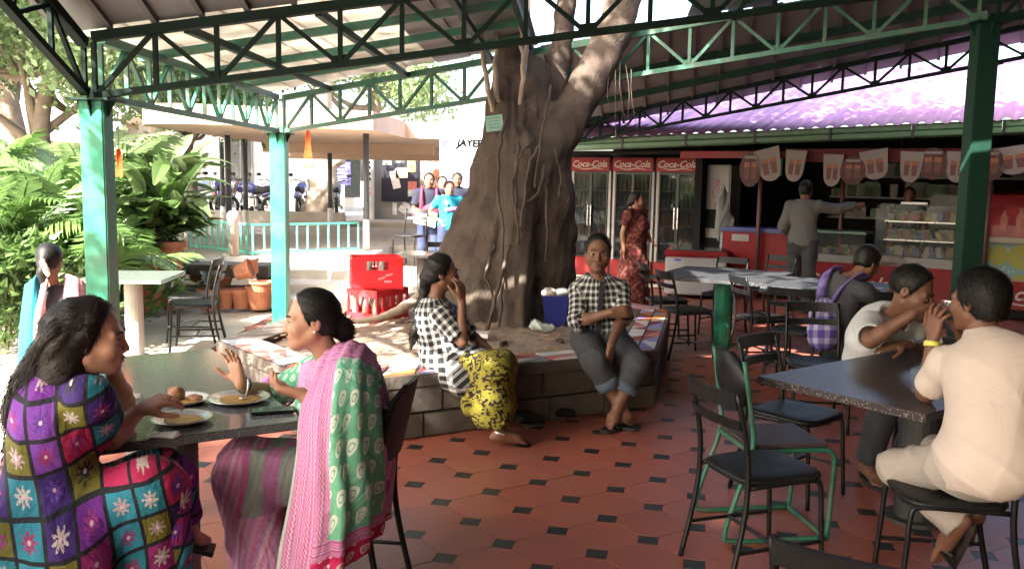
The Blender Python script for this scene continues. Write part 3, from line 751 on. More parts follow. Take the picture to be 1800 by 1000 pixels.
lettering('BANK', .085, BLKP, hb, frame((hx+.02, yf-.003, 2.40), (1, 0, 0), (0, 0, 1)))
for z, w in ((2.27, 1.0), (2.2, .9)):
    m_ = MB(); m_.box((hx, yf-.002, z), (w, .003, .025)); m_.build('print_line', PINKP, hb)
lettering('72', .17, PINKP, hb, frame((hx-.25, yf-.003, 2.08), (1, 0, 0), (0, 0, 1)))
for z in (2.1, 2.0):
    m_ = MB(); m_.box((hx+.2, yf-.002, z), (.5, .003, .03)); m_.build('print_line', PINKP, hb)
m_ = MB(); m_.box((hx-.03, yf-.002, 1.72), (1.08, .004, .38)); m_.build('print_block', VIOP, hb)
for q in range(4):
    m_ = MB(); m_.box((hx-.1, yf-.006, 1.85-.085*q), (.62-.08*(q % 2), .003, .025)); m_.build('print_line', BLUEP, hb)
for z in (1.8, 1.6):
    m_ = MB(); m_.box((hx+.43, yf-.006, z), (.14, .003, .09)); m_.build('print_mark', BLUEP, hb)
m_ = MB(); m_.box((hx+.3, yf-.002, 1.28), (.42, .004, .34)); m_.build('print_block', MAGP, hb)
m_ = MB(); m_.box((hx+.3, yf-.005, 1.28), (.32, .003, .24)); m_.build('print_block', mat('sign_lilac', (.62, .40, .62), .5), hb)
hb.location = (-.93, 16.4, .719); hb.scale = (.726,)*3
og = MB(); og.box((-2.1, 24.285, 1.95), (.17, .012, .62)); o = og.build('wall_poster', mat('orange_poster', (.6, .24, .13), .6, .3, 12)); tag(o, 'narrow orange strip poster on the pillar left of the hoarding', 'poster')
og = MB(); og.box((-3.95, 24.285, 1.55), (.12, .012, 1.4)); o = tag(og.build('wall_poster', mat('white_strip', (.6, .6, .6), .6)), 'tall white vertical sign strip left of the notice board', 'poster'); MW[o.name] = Matrix.Identity(4)
for q, z in enumerate((2.05, 1.93, 1.75, 1.6, 1.35, 1.2)):
    m_ = MB(); m_.box((-3.95, 24.276, z), (.07, .004, .08)); m_.build('glyph', BLKP if q < 4 else PINKP, o)
# white office with window and sign
wb = thing('white_office', 'sunlit whitewashed office wall with tall window behind the parked bikes', 'building', (-6.5, 29, 0))
m_ = MB(); m_.box((-8.4, 29.2, 1.7), (5.6, .4, 3.4)); m_.build('wall', WALLW, wb)
for x in (-6.35, -8.9):
    m_ = MB(); m_.box((x, 28.99, 2.0), (.75, .04, 1.7)); w_ = m_.build('window', mat('window_dark', (.10, .11, .11), .15, .2), wb)
    m_ = MB()
    for dx in (-.37, 0, .37): m_.box((x+dx, 28.95, 2.0), (.05, .05, 1.7))
    m_.build('window_frame', GREYW, w_)
sg = thing('blue_notice', 'purple-blue printed notice on the white office wall', 'sign', (-7.2, 28.95, 1.5)); sx_ = at(598, 305, 28.9)
m_ = MB(); m_.box((sx_.x, 28.93, sx_.z), (.66, .03, .74)); m_.build('panel', mat('notice_violet', (.13, .11, .40), .5), sg)
for q in range(5):
    m_ = MB(); m_.box((sx_.x, 28.912, sx_.z+.25-.12*q), (.5-.1*(q % 2), .004, .045)); m_.build('print_line', WHITEP, sg)
fb = thing('far_building', 'long low building with pillars far behind the bikes', 'building', (-13, 38, 0))
m_ = MB(); m_.box((-15, 39, 1.9), (16, .4, 3.8)); m_.build('wall', WALLW, fb)
m_ = MB(); m_.box((-15, 37.4, 3.75), (17, 3.4, .3)); m_.build('roof', BEIGE, fb)
for q in range(9):
    m_ = MB(); m_.box((-22+1.75*q, 36.4, 1.8), (.55, .5, 3.6)); m_.build('pillar', WALLW, fb)
    m_ = MB(); m_.box((-21.1+1.75*q, 38.76, 1.7), (.8, .06, 1.9)); m_.build('window', MATS['window_dark'], fb)
bl = thing('white_block', 'tall pale building glimpsed between the trees at far left', 'building', (-19, 30, 0))
m_ = MB(); m_.box((-19, 34, 3.0), (8, .4, 6)); m_.build('wall', WALLW, bl)
m_ = MB(); m_.box((-16.5, 28.5, 2.75), (3.8, 3.5, .25), rot=Matrix.Rotation(R(8), 3, 'Y')); m_.build('awning', BEIGE, bl)
for q in range(4):
    m_ = MB(); m_.box((-22+1.9*q, 33.76, 2.0), (.9, .06, 1.5)); m_.build('window', MATS['window_dark'], bl)
# low wall before the bikes
lw = thing('low_wall', 'low grey parapet in front of the parked motorbikes', 'wall', (-7, 22.6, TZ))
m_ = MB(); m_.box((-7.6, 22.6, .545), (6.6, .22, .40), bev=.02); m_.build('parapet', CONC, lw)
# low green railing
rl = thing('green_railing', 'low turquoise bar railing at the edge of the terrace', 'railing', (-6, 16.6, TZ))
RA, RB_, RC = Vector((-5.70, 15.6, TZ)), Vector((-4.22, 14.3, TZ)), Vector((-2.72, 15.5, TZ))
TURQ = mat('turquoise_paint', (.08, .42, .32), .45, .2, 8)
for a, b, n in ((RA, RB_, 11), (RB_, RC, 10)):
    for z in (.05, .5):
        m_ = MB(); m_.bar(a+Vector((0, 0, z)), b+Vector((0, 0, z)), .035, .03); m_.build('rail', TURQ, rl)
    for i in range(n+1):
        if a is RB_ and i == 0: continue
        p = a.lerp(b, i/n); m_ = MB(); m_.bar(p, p+Vector((0, 0, .485)), .028, .028, up=(1, 0, 0)); m_.build('bar', TURQ, rl)
bo = thing('bollard', 'pinkish concrete bollard with rounded cap at the railing', 'bollard', (-4.48, 14.15, TZ))
m_ = MB(); m_.lathe([(.075, 0), (.072, .55), (.10, .58), (.105, .66), (.07, .72), (0.0, .735)], n=14); m_.build('stem', mat('pink_concrete', (.5, .36, .3), .8, .15), bo, smooth=True, local=True)
# distant tree trunks behind the walkway
def trunk_only(px, y0, y1, Y, r, label):
    t = thing('tree', label, 'tree', tuple(at(px, y1, Y)))
    b = at(px, y1, Y); b.z = max(b.z, 0); tp_ = at(px+6, y0, Y); s_ = Soft(); s_.chain([b, b.lerp(tp_, .4)+Vector((r*.4, 0, 0)), tp_], [r*1.2, r*.9, r*.8], .1)
    s_.cone(b.lerp(tp_, .55), tp_+Vector((r*2.5, 0, .3)), r*.6, r*.4, .1); s_.cone(b.lerp(tp_, .45), tp_+Vector((-r*2.2, .1, .4)), r*.5, r*.35, .1)
    s_.cone(tp_, tp_+Vector((.1, .1, 3.5)), r*.8, r*.4, .1)
    soft_obj('trunk', s_, r*.16, ROOT, t, fold=lambda X, Y_, Z: .12*r*np.sin(X*19/r*.3+4*np.sin(Z*3))*np.sin(Z*2+X*3), it=1); return t
tr1 = trunk_only(560, 262, 372, 25.5, .40, 'thick pale tree trunk beside the white office')
tr2 = trunk_only(352, 255, 345, 30, .45, 'leaning forked tree trunk behind the parked bikes')

# parked motorbikes
def motorbike(name, label, loc, rz, body):
    t = thing(name, label, 'motorbike', loc, rz, 'motorbikes parked behind the low wall')
    tyre = mat('tyre', (.012, .012, .012), .8); 
    for x in (-.63, .63):
        m_ = MB(); P = []
        for i in range(20):
            a = 2*math.pi*i/20; P.append([Vector((x+math.cos(a)*(.25+.05*math.cos(b)), .05*math.sin(b), .3+math.sin(a)*(.25+.05*math.cos(b)))) for b in [2*math.pi*k/6 for k in range(6)]])
        P.append(P[0]); m_.grid(P, closed=True); w = m_.build('wheel', tyre, t, smooth=True, local=True)
        m_ = MB(); m_.tube([(x, -.04, .3), (x, .04, .3)], .06, 10)
        for k in range(6): a = k*math.pi/3; m_.bar((x, 0, .3), (x+.22*math.cos(a), 0, .3+.22*math.sin(a)), .02)
        m_.build('rim', STEEL, w, local=True)
    m_ = MB(); m_.tube(curved([(-.2, 0, .72), (.0, 0, .82), (.2, 0, .84), (.36, 0, .74)], 4), [.09, .13, .14, .14, .15, .16, .16, .16, .15, .14, .12, .1, .08], 10); m_.build('tank', body, t, smooth=True, local=True)
    m_ = MB(); m_.tube(curved([(-.75, 0, .84), (-.45, 0, .76), (-.12, 0, .74)], 4), [.06, .08, .1, .11, .11, .11, .1, .1, .08], 10); m_.build('seat', tyre, t, smooth=True, local=True)
    m_ = MB(); m_.tube([(.63, .07, .3), (.45, .07, .85), (.40, .05, 1.0)], .028, 7); m_.tube([(.63, -.07, .3), (.45, -.07, .85), (.40, -.05, 1.0)], .028, 7); m_.build('fork', STEEL, t, local=True)
    m_ = MB(); m_.tube(curved([(.25, -.36, 1.02), (.36, -.2, 1.06), (.42, 0, 1.0), (.36, .2, 1.06), (.25, .36, 1.02)], 4), .016, 7); m_.build('handlebar', BLACKM, t, local=True)
    m_ = MB(); m_.ell((.56, 0, .88), (.09, .09, .1)); m_.build('headlight', WHITEP, t, smooth=True, local=True)
    m_ = MB(); m_.box((.0, 0, .42), (.42, .2, .3), bev=.05); m_.tube([(.2, -.1, .35), (-.1, -.14, .26), (-.7, -.15, .34)], .04, 8); m_.build('engine', STEEL, t, local=True)
    m_ = MB(); m_.tube(curved([(-.95, 0, .56), (-.85, 0, .66), (-.63, 0, .69), (-.4, 0, .62)], 4), .07, 8); m_.build('mudguard', body, t, smooth=True, local=True)
    for sy in (-1, 1):
        m_ = MB(); m_.ell((.27, .34*sy, 1.2), (.02, .08, .05)); m_.bar((.3, .3*sy, 1.03), (.27, .34*sy, 1.18), .012); m_.build('mirror', BLACKM, t, local=True)
    return t
BBL = mat('bike_blue', (.03, .035, .16), .25, .1, coat=.5); BRD = mat('bike_red', (.35, .02, .02), .25, coat=.5); BSV = mat('bike_silver', (.5, .5, .52), .3, metal=.4); BBK = mat('bike_black', (.02, .02, .022), .25, coat=.5)
for px, Y, rz, bm_, lb in ((352, 25.5, 60, BSV, 'silver motorbike at the far left of the parked row'), (385, 25, 110, BBL, 'blue motorbike half hidden by the leafy plant'), (412, 25.5, 75, BRD, 'red motorbike in the middle of the parked row'),
                           (440, 24.6, 165, BBL, 'dark blue motorbike side-on, nearest the second green post'), (468, 25.4, 80, BSV, 'silver motorbike just left of the second green post'), (592, 25.3, 100, BBK, 'black motorbike parked beside the thick pale trunk'), (530, 25.8, 95, BBL, 'blue motorbike just right of the second green post')):
    p = at(px, 372, Y); motorbike('motorbike', lb, (p.x, Y, .48), R(rz), bm_).scale = (1.0,)*3
g = MB(); g.box((-9, 28.5, .28), (16, 11, .43)); struct(g.build('parking_yard', PAVE))

# orange pennants hanging outside
for px, y0, y1, Y, lb in ((541, 230, 278, 11.2, 'orange pennant hanging by the second green post'), (208, 262, 310, 7.6, 'orange pennant peeking out behind the near green post')):
    p = at(px, y0, Y); h = (at(px, y1, Y)-p).length; m_ = MB(); w = h*.17
    rows = []
    for i in range(5):
        f = i/4; rows.append([p+Vector((dx*w*(.25+.75*f), .02*math.sin(3*f+dx), -h*f)) for dx in (-1, -.3, .4, 1)])
    m_.grid(rows); o = m_.build('pennant', mat('orange_cloth', (.42, .055, .015), .9, .3, 10, trans=.08, spec=.1)); tag(o, lb, 'pennant', 'orange pennants')
    so = o.modifiers.new('s', 'SOLIDIFY'); so.thickness = .004
    m_ = MB(); m_.tube([p, p+Vector((0, 0, .5))], .004, 5); MW[o.name] = Matrix.Identity(4); m_.build('string', BLACKM, o)
# ================================================================== garden at the left
LEAF = [mat('leaf_%d' % i, c, .32, .35, 3, objvar=.35, trans=.35, spec=.6) for i, c in enumerate(((.09, .17, .04), (.125, .215, .065), (.18, .25, .11), (.065, .12, .045)))]
STEM = mat('plant_stem', (.10, .13, .04), .6, .2)
TRUNK = mat('garden_trunk', (.22, .17, .13), .9, .3, 6, .5, 25)
def frond_mesh(L, n, leaflet, droop, seed):
    r = random.Random(seed); m_ = MB(); pts = []
    for i in range(13):
        f = i/12; pts.append(Vector((L*f*(1-.12*f), 0, L*(.55*f-droop*f*f))))
    m_.tube(pts, [.012*(1-.8*i/12) for i in range(13)], 5)
    for i in range(n):
        f = .18+.82*i/(n-1); k_ = f*12; a = pts[int(k_)] if int(k_) >= 12 else pts[int(k_)].lerp(pts[int(k_)+1], k_-int(k_))
        d = (pts[min(12, int(k_)+1)]-pts[max(0, int(k_)-1)]).normalized()
        for s_ in (-1, 1):
            l = leaflet*(1-.55*abs(f-.45)/.55)*r.uniform(.85, 1.1)
            dr = (d*.75+Vector((0, s_*.9, r.uniform(-.15, .2)))).normalized(); w = d*(.016+.006*r.random())
            tip = a+dr*l+Vector((0, 0, -.35*l)); mid = a+dr*l*.5+Vector((0, 0, -.03*l))
            m_.add([a-w*.5, a+w*.5, mid+w, mid-w, tip], [(0, 1, 2, 3), (3, 2, 4)])
    me = m_.mesh('frond', None); return me
FR = [frond_mesh(1.0, 26, .34, .55, 1), frond_mesh(1.0, 24, .30, .75, 2), frond_mesh(1.0, 26, .38, .35, 3)]
def palm(px, Y, h, nf, sz, label, mi, z0=0., stems=3):
    p = at(px, 560, Y); t = thing('areca_palm', label, 'palm', (p.x, Y, z0), 0, 'feathery palms in the garden'); r = random.Random(int(px*7+Y*13))
    for s_ in range(stems):
        a = r.uniform(0, 6.28); b = Vector((.12*math.cos(a), .12*math.sin(a), 0)); tp_ = b*2.2+Vector((0, 0, h*r.uniform(.35, .6)))
        m_ = MB(); m_.tube([b, (b+tp_)/2, tp_], [.03, .025, .02], 7); m_.build('stem', STEM, t, local=True)
        for k_ in range(nf//stems):
            me = r.choice(FR); 
            o = bpy.data.objects.new('frond', me); COL.objects.link(o); o.parent = t
            if not me.materials: me.materials.append(LEAF[mi])
            o.material_slots[0].link = 'OBJECT'; o.material_slots[0].material = LEAF[(mi+r.choice((0, 0, 1))) % 3]
            o.location = tp_; q = r.uniform(.75, 1.2)*sz; o.scale = (q, q, q*r.uniform(.8, 1.15)); o.rotation_euler = (r.uniform(-.3, .3), r.uniform(-.75, .15), 2*math.pi*(k_+r.random()*.8)/(nf//stems)+s_)
    return t
palm(25, 9.0, 1.5, 24, 1.25, 'feathery palm at the left edge behind the walking girl', 0)
palm(95, 10.0, 2.0, 27, 1.35, 'tall feathery palm left of the near green post', 1)
palm(150, 8.8, 1.2, 21, .95, 'low feathery palm just left of the near green post', 0)
palm(-40, 11, 2.2, 27, 1.5, 'feathery palm cut by the left edge of the picture', 2)
palm(228, 12.4, 1.9, 21, .85, 'feathery palm just right of the near green post', 1)
palm(60, 12.5, 2.3, 24, 1.4, 'feathery palm further back at left', 2)
palm(262, 14.5, 2.1, 21, 1.1, 'pale palm behind the large potted plant', 2, .36)
palm(175, 13.5, 2.2, 24, 1.3, 'feathery palm far behind the near green post', 1)
def leaf_mesh(seed, L=.34, W=.07, droop=.3):
    r = random.Random(seed); m_ = MB(); rows = []
    for i in range(7):
        f = i/6; w = W*math.sin(math.pi*min(1, f*.93+.04))**.8; z = L*(.35*f-droop*f*f*1.6); rows.append([Vector((L*f, -w, z+.25*w)), Vector((L*f, 0, z)), Vector((L*f, w, z+.25*w))])
    m_.grid(rows); return m_.mesh('leaf')
LF = [leaf_mesh(1), leaf_mesh(2, .30, .06, .45), leaf_mesh(3, .38, .075, .2)]
def pot_mesh(r, h, n=20):
    m_ = MB(); m_.lathe([(r*.68, 0), (r*.7, .004), (r*.95, h*.82), (r*1.06, h*.82), (r*1.06, h), (r*.92, h), (r*.86, h*.86), (0, h*.84)], n=n); return m_
def leafy(t, z, n, spread, mats, r, up=.5, tall=.6):
    for k_ in range(n):
        a = r.uniform(0, 6.28); hh = r.random(); b = Vector((math.cos(a)*spread*.3*hh, math.sin(a)*spread*.3*hh, z+tall*hh))
        me = r.choice(LF); o = bpy.data.objects.new('leaf', me); COL.objects.link(o); o.parent = t
        if not me.materials: me.materials.append(LEAF[1])
        o.material_slots[0].link = 'OBJECT'; o.material_slots[0].material = r.choice(mats)
        o.location = b; q = r.uniform(.75, 1.25)*spread*1.6; o.scale = (q, q, q); o.rotation_euler = (r.uniform(-.5, .5), r.uniform(-1.0, .25)*up*2, a+r.uniform(-.5, .5))
def potted(px, py, z, r_, h, label, n=0, spread=.6, tall=.6, mats=None, tilt=0., empty=True):
    p = gz(px, py, z); t = thing('flower_pot' if n == 0 else 'potted_plant', label, 'pot' if n == 0 else 'potted plant', (p.x, p.y, z), 0, 'terracotta pots along the terrace edge')
    m_ = pot_mesh(r_, h)
    if tilt:
        rt = Matrix.Rotation(R(tilt), 4, 'Y'); m_.v = [tuple(rt @ Vector(v)+Vector((0, 0, r_*abs(math.sin(R(tilt)))))) for v in m_.v]
    m_.build('pot', TERRA, t, smooth=False, local=True)
    rd = random.Random(int(px*3+py))
    if n:
        m_ = MB(); m_.lathe([(r_*.87, h*.85), (r_*.4, h*.88), (0, h*.9)], n=14); m_.build('earth', SOIL, t, local=True)
        for s_ in range(5):
            a = rd.uniform(0, 6.28); m_ = MB(); m_.tube([(0, 0, h*.8), (math.cos(a)*spread*.12, math.sin(a)*spread*.12, h+tall*.5), (math.cos(a)*spread*.3, math.sin(a)*spread*.3, h+tall)], [.012, .01, .006], 5); m_.build('stem', STEM, t, local=True)
        leafy(t, h, n, spread, mats or LEAF[1:3], rd, tall=tall)
    return t
# stone shelf along the terrace edge
sh = thing('stone_shelf', 'dark stone shelf of stacked slabs carrying pots at the terrace edge', 'shelf', (-4.6, 11.2, 0))
for x0, x1, z, y in ((-6.1, -4.2, .52, 11.6), (-4.2, -3.15, .50, 11.6), (-5.9, -4.55, .20, 11.45), (-4.4, -3.2, .20, 11.45)):
    m_ = MB(); m_.box(((x0+x1)/2, y, z-.08), (x1-x0-.02, .55, .16), bev=.02); m_.build('slab', mat('shelf_stone', (.14, .12, .10), .85, .3, 5, .4, 20, objvar=.3), sh)
for x in (-5.5, -4.7, -3.9, -3.3):
    m_ = MB(); m_.box((x, 11.75, .18), (.18, .22, .36), bev=.02); m_.build('support', MATS['shelf_stone'], sh)
potted(301, 478, .52, .165, .36, 'large terracotta pot with a big leafy green plant on the stone shelf', 110, .85, .95, LEAF[1:3])
potted(262, 480, .52, .14, .26, 'potted plant half hidden at the left end of the shelf', 70, .7, .6, LEAF[:3])
potted(225, 470, .3, .16, .3, 'potted plant next to the near green post', 70, .7, .7, LEAF[:3])
potted(252, 548, 0, .24, .34, 'widest terracotta pot below the greenish table', 18, .4, .25)
potted(303, 545, 0, .13, .16, 'small terracotta pot with a seedling near the pair of chairs', 8, .25, .15)
potted(330, 543, 0, .11, .2, 'small round terracotta pot left of the chair backs', 0)
potted(366, 545, 0, .13, .26, 'terracotta pot with a dark green sprig seen through the chair', 10, .25, .2, [LEAF[3]])
potted(396, 542, 0, .12, .24, 'grey-brown pot in the row, first right of the chairs', 0)
potted(425, 542, 0, .13, .25, 'grey-brown pot in the row, second right of the chairs', 0)
potted(457, 543, 0, .17, .30, 'pale terracotta bowl pot beside the second green post', 0)
potted(384, 505, .20, .2, .16, 'shallow terracotta dish stacked above the pots', 0)
potted(345, 502, .20, .14, .16, 'terracotta saucer pile on the lower slab', 0, tilt=25)
potted(438, 492, .36, .17, .18, 'cracked terracotta bowl lying on the terrace edge', 0, tilt=-18)
potted(415, 497, .36, .12, .2, 'broken terracotta pot lying on its side on the terrace edge', 0, tilt=70)
potted(462, 512, .28, .15, .12, 'pale terracotta dish on top of the row by the second post', 0)
# broad shrubs filling between the palms
def shrub(px, Y, h, w, n, label, mats, z0=0.):
    p = at(px, 560, Y); t = thing('shrub', label, 'shrub', (p.x, Y, z0), 0, 'shrubs in the garden'); rd = random.Random(int(px+Y*31)); me_ = MB()
    for s_ in range(6):
        a = rd.uniform(0, 6.28); m_ = MB(); m_.tube([(0, 0, 0), (math.cos(a)*w*.3, math.sin(a)*w*.3, h*.6), (math.cos(a)*w*.45, math.sin(a)*w*.45, h*.95)], [.02, .015, .006], 5); m_.build('stem', STEM, t, local=True)
    for _ in range(n):
        a = rd.uniform(0, 6.28); q = rd.random()**.5; z = h*(rd.random()**.8); rr_ = w*q*(1-.35*(z/h)**3)*(1+.3*math.sin(3*a+z*4))
        c = Vector((math.cos(a)*rr_, math.sin(a)*rr_, z+.05)); d = Vector((math.cos(a)+rd.gauss(0, .6), math.sin(a)+rd.gauss(0, .6), rd.uniform(-.4, .9))).normalized(); l = rd.uniform(.1, .2); e = d.cross(Vector((rd.gauss(0, .3), rd.gauss(0, .3), 1))).normalized()*l*.22
        up = d.cross(e).normalized()*l*.08
        me_.add([c, c+d*l*.45+e+up, c+d*l-up*2, c+d*l*.45-e+up], [(0, 1, 2, 3)])
    me_.build('foliage', mats, t, local=True); return t
shrub(10, 8.2, 1.0, .8, 1500, 'bushy shrub at the left edge beside the walking girl', LEAF[1])
shrub(130, 9.4, 1.1, .9, 1500, 'bushy shrub behind the walking girl', LEAF[0])
shrub(226, 10.8, .8, .5, 900, 'bushy shrub between the near post and the pots', LEAF[2])
shrub(60, 10.5, 1.5, 1.0, 1700, 'tall shrub between the palms at left', LEAF[2])
shrub(-60, 9.0, 1.4, 1.0, 1500, 'shrub cut by the left edge', LEAF[1])
shrub(190, 15.5, 1.6, 1.2, 1500, 'far shrub behind the palms', LEAF[0], .3)
shrub(90, 16, 1.8, 1.4, 1700, 'far dark shrub at left below the awning', LEAF[3])
# trees: trunk, limbs, crown of leaf clumps
def crown_mesh(seed, n, rad, leaf):
    rd = np.random.RandomState(seed); nb = 46
    c = rd.normal(size=(nb, 3)); c /= np.linalg.norm(c, axis=1)[:, None]; c *= (rd.uniform(.25, 1., (nb, 1))**.6)*np.array(rad); 
    V = []; Fs = []
    ctr = c[rd.randint(0, nb, n)]+rd.normal(size=(n, 3))*np.array(rad)*.13
    d = rd.normal(size=(n, 3)); d[:, 2] -= .3; d /= np.linalg.norm(d, axis=1)[:, None]; e = np.cross(d, rd.normal(size=(n, 3))); e /= np.linalg.norm(e, axis=1)[:, None]
    l = leaf*rd.uniform(.6, 1.3, (n, 1))
    V = np.stack([ctr, ctr+d*l*.5+e*l*.28, ctr+d*l, ctr+d*l*.5-e*l*.28], 1).reshape(-1, 3)
    me = bpy.data.meshes.new('crown'); me.from_pydata(V.tolist(), [], np.arange(4*n).reshape(-1, 4).tolist()); return me, c
CR_ = [crown_mesh(1, 24000, (2.3, 2.3, 1.7), .115), crown_mesh(2, 22000, (2.0, 2.0, 2.0), .11)]
def tree_at(x, y, h, sc_, ci, mi, label, lean=0., z0=0., group='trees in the garden'):
    t = thing('tree', label, 'tree', (x, y, z0), 0, group); me, cl = CR_[ci]; rd = random.Random(int(x*17+y*3))
    s_ = MB(); tp_ = Vector((lean, 0, h)); pts = curved([(0, 0, 0), (lean*.2+.1, .1, h*.35), (lean*.6-.05, -.05, h*.7), tp_], 5); n = len(pts)
    s_.tube(pts, [.2*sc_*(1-.55*i/(n-1)) for i in range(n)], 9); s_.build('trunk', TRUNK, t, smooth=True, local=True)
    cc = tp_+Vector((0, 0, 1.0*sc_))
    for k_ in range(12):
        e = cc+Vector(cl[k_])*sc_; b = pts[rd.randint(n//2, n-1)]; md = b.lerp(e, .5)+Vector((0, 0, -.25*sc_)); m_ = MB(); m_.tube(curved([b, md, e], 4), [.075*sc_*(1-.85*i/8) for i in range(9)], 6); m_.build('limb', TRUNK, t, smooth=True, local=True)
    if not me.materials: me.materials.append(LEAF[mi])
    o = bpy.data.objects.new('crown', me); COL.objects.link(o); o.parent = t; o.location = cc; o.scale = (sc_,)*3; o.rotation_euler = (0, 0, rd.uniform(0, 6.28))
    o.material_slots[0].link = 'OBJECT'; o.material_slots[0].material = LEAF[mi]; return t
for x, y, h, s_, ci, mi, lb, ln in ((-8.5, 15.5, 3.6, 1.2, 0, 2, 'airy tree rising behind the near green post', .6), (-11.5, 17.5, 4.4, 1.5, 1, 1, 'tall leafy tree at the far left', -.4), (-9.6, 12.2, 4.2, 1.0, 1, 2, 'slender tree at the left edge', -.5),
                                   (-13.5, 24, 5.5, 1.9, 0, 0, 'large tree behind the pale building at left', 0.), (-7.2, 19.2, 3.3, 1.0, 0, 1, 'small tree above the rounded end of the walkway', .3), (-10.5, 30, 5.0, 1.7, 1, 1, 'tree behind the parked motorbikes', 0), (-5.2, 33.5, 5.4, 1.8, 0, 2, 'tree above the white office', 0),
                                   (-15.5, 14, 5.0, 1.7, 0, 1, 'broad tree cut by the left edge', 0)):
    tree_at(x, y, h, s_, ci, mi, lb, ln)

CR_.append(crown_mesh(3, 9000, (2.5, 2.5, 1.9), .22))
tree_at(-4.9, -1.2, 4.4, .95, 2, 0, 'shade tree left of the viewer, outside the canopy', 0., 0.)
tree_at(-7.6, -5.6, 6.2, 1.25, 0, 1, 'second shade tree behind the viewer, outside the canopy', 0., 0.)

# the ficus carries its crown above the canopy roof
me, cl = crown_mesh(8, 11000, (5.0, 5.0, 1.5), .25); me.materials.append(LEAF[3])
o = put('crown', me, None, tree); o.location = (-.1, -.1, 5.9)
for k_ in range(14):
    e = Vector(cl[k_])+Vector((-.1, -.1, 5.9)); b = Vector((.75, .1, 3.6)) if k_ % 2 else Vector((0., .3, 3.2))
    m_ = MB(); m_.tube(curved([b, b.lerp(e, .5)+Vector((0, 0, .3)), e], 5), [.13*(1-.85*i/10) for i in range(11)], 7); m_.build('branch', BARK, tree, smooth=True, local=True)

CR_.append(crown_mesh(4, 800, (.95, .95, .8), .15))
tree_at(-4.5, 3.2, 2.9, .85, 3, 1, 'slim sapling outside the canopy, left of the view', 0., 0.)
# ================================================================== snack shop
S0 = Vector((3.07, 13.2, 0)); SA = R(-33); SU = Vector((math.cos(SA), math.sin(SA), 0)); SW = Vector((-math.sin(SA), math.cos(SA), 0))
SM = Matrix.Translation(S0) @ Matrix.Rotation(SA, 4, 'Z')
def S(u, w, z): return S0+SU*u+SW*w+Vector((0, 0, z))
RZ = Matrix.Rotation(SA, 3, 'Z')
def sbox(m_, u0, u1, w0, w1, z0, z1, bev=0.): m_.box(S((u0+u1)/2, (w0+w1)/2, (z0+z1)/2), (u1-u0, w1-w0, z1-z0), rot=RZ, bev=bev); return m_
def sthing(name, label, cat, u, w, z=0, group=None): return thing(name, label, cat, tuple(S(u, w, z)), SA, group)
shop = sthing('snack_shop', 'open-fronted snack shop with purple corrugated roof and green gutter', 'shop', 1.5, 0)
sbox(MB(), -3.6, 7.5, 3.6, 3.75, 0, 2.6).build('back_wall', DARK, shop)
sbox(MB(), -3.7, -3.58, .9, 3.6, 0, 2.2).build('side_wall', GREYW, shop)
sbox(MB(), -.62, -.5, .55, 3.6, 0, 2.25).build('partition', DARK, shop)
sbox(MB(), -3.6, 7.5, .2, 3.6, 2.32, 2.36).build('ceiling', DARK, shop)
sbox(MB(), -.6, 1.0, -.12, -.06, 2.03, 2.13).build('header_strip', RED, shop)
sbox(MB(), 1.01, 7.5, -.10, -.04, 1.98, 2.16).build('header_strip', DRED, shop)
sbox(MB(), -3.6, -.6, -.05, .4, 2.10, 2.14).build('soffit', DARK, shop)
for u, w in ((.62, -.05), (3.55, -.1), (1.62, .6)):
    m_ = MB(); m_.tube([S(u, w, 0), S(u, w, 2.1)], .035, 8); m_.build('post', mat('brown_post', (.09, .03, .025), .5), shop, smooth=True)
GUT = mat('gutter_green', (.05, .13, .06), .45, .25, 4, dirt=.2)
u = -3.45
G0, G1 = Vector((.80, 14.35, 2.14)), Vector((6.9, 10.5, 2.36)); gd = (G1-G0)
gn = Vector((gd.y, -gd.x, 0)).normalized()
for i in range(7):
    f0, f1 = i/7+.0015, (i+1)/7-.0015; m_ = MB(); rows = []
    for f in (f0, f1):
        p = G0+gd*f; rows.append([p+gn*a+Vector((0, 0, b)) for a, b in ((-.1, .17), (.0, .17), (.03, .15), (.03, .10), (.012, .085), (.03, .07), (.03, .02), (.0, .0), (-.1, .0))])
    m_.grid(rows); g_ = m_.build('gutter', GUT, shop)
    so = g_.modifiers.new('s', 'SOLIDIFY'); so.thickness = .006
    p = G0+gd*f0; m_ = MB(); m_.box(p+Vector((0, 0, .085))+gn*.012, (.035, .07, .18), rot=Matrix.Rotation(math.atan2(gd.y, gd.x), 3, 'Z')); m_.build('bracket', BLACKM, shop)
# corrugated sheets
CORR = mat('purple_roof_sheet', (.29, .15, .31), .5, .12, 2.2, .05, 30, objvar=.2, dirt=.25)
gh = gd.normalized(); up = Vector((-gn.x, -gn.y, 0))+Vector((0, 0, math.tan(R(15.5))))
Lr = 4.6; tot = gd.length*1.25; np_ = 11; start = G0-gh*.1
for i in range(np_):
    w = tot/np_; m_ = MB(); rows = []; n = 28
    for f in (0, .33, .66, 1.):
        rows.append([start+gh*(w*i+w*1.04*k_/n)+up*(Lr*f)+gn*.06+Vector((0, 0, .172+.02*math.sin(2*math.pi*(w*i+w*1.04*k_/n)/.19)+.004*(i % 2))) for k_ in range(n+1)])
    m_.grid(rows); o = m_.build('roof_sheet', CORR, shop, smooth=True); so = o.modifiers.new('s', 'SOLIDIFY'); so.thickness = .004
m_ = MB(); m_.bar(start+up*Lr+Vector((0, 0, .12)), start+gh*tot+up*Lr+Vector((0, 0, .12)), .08, .1); m_.build('ridge', DRED, shop)
SHOPW = mat('shop_white_dimmed', (.22, .21, .20), .55, .1, 6)  # white lowered in colour to stand in for the shop's shade
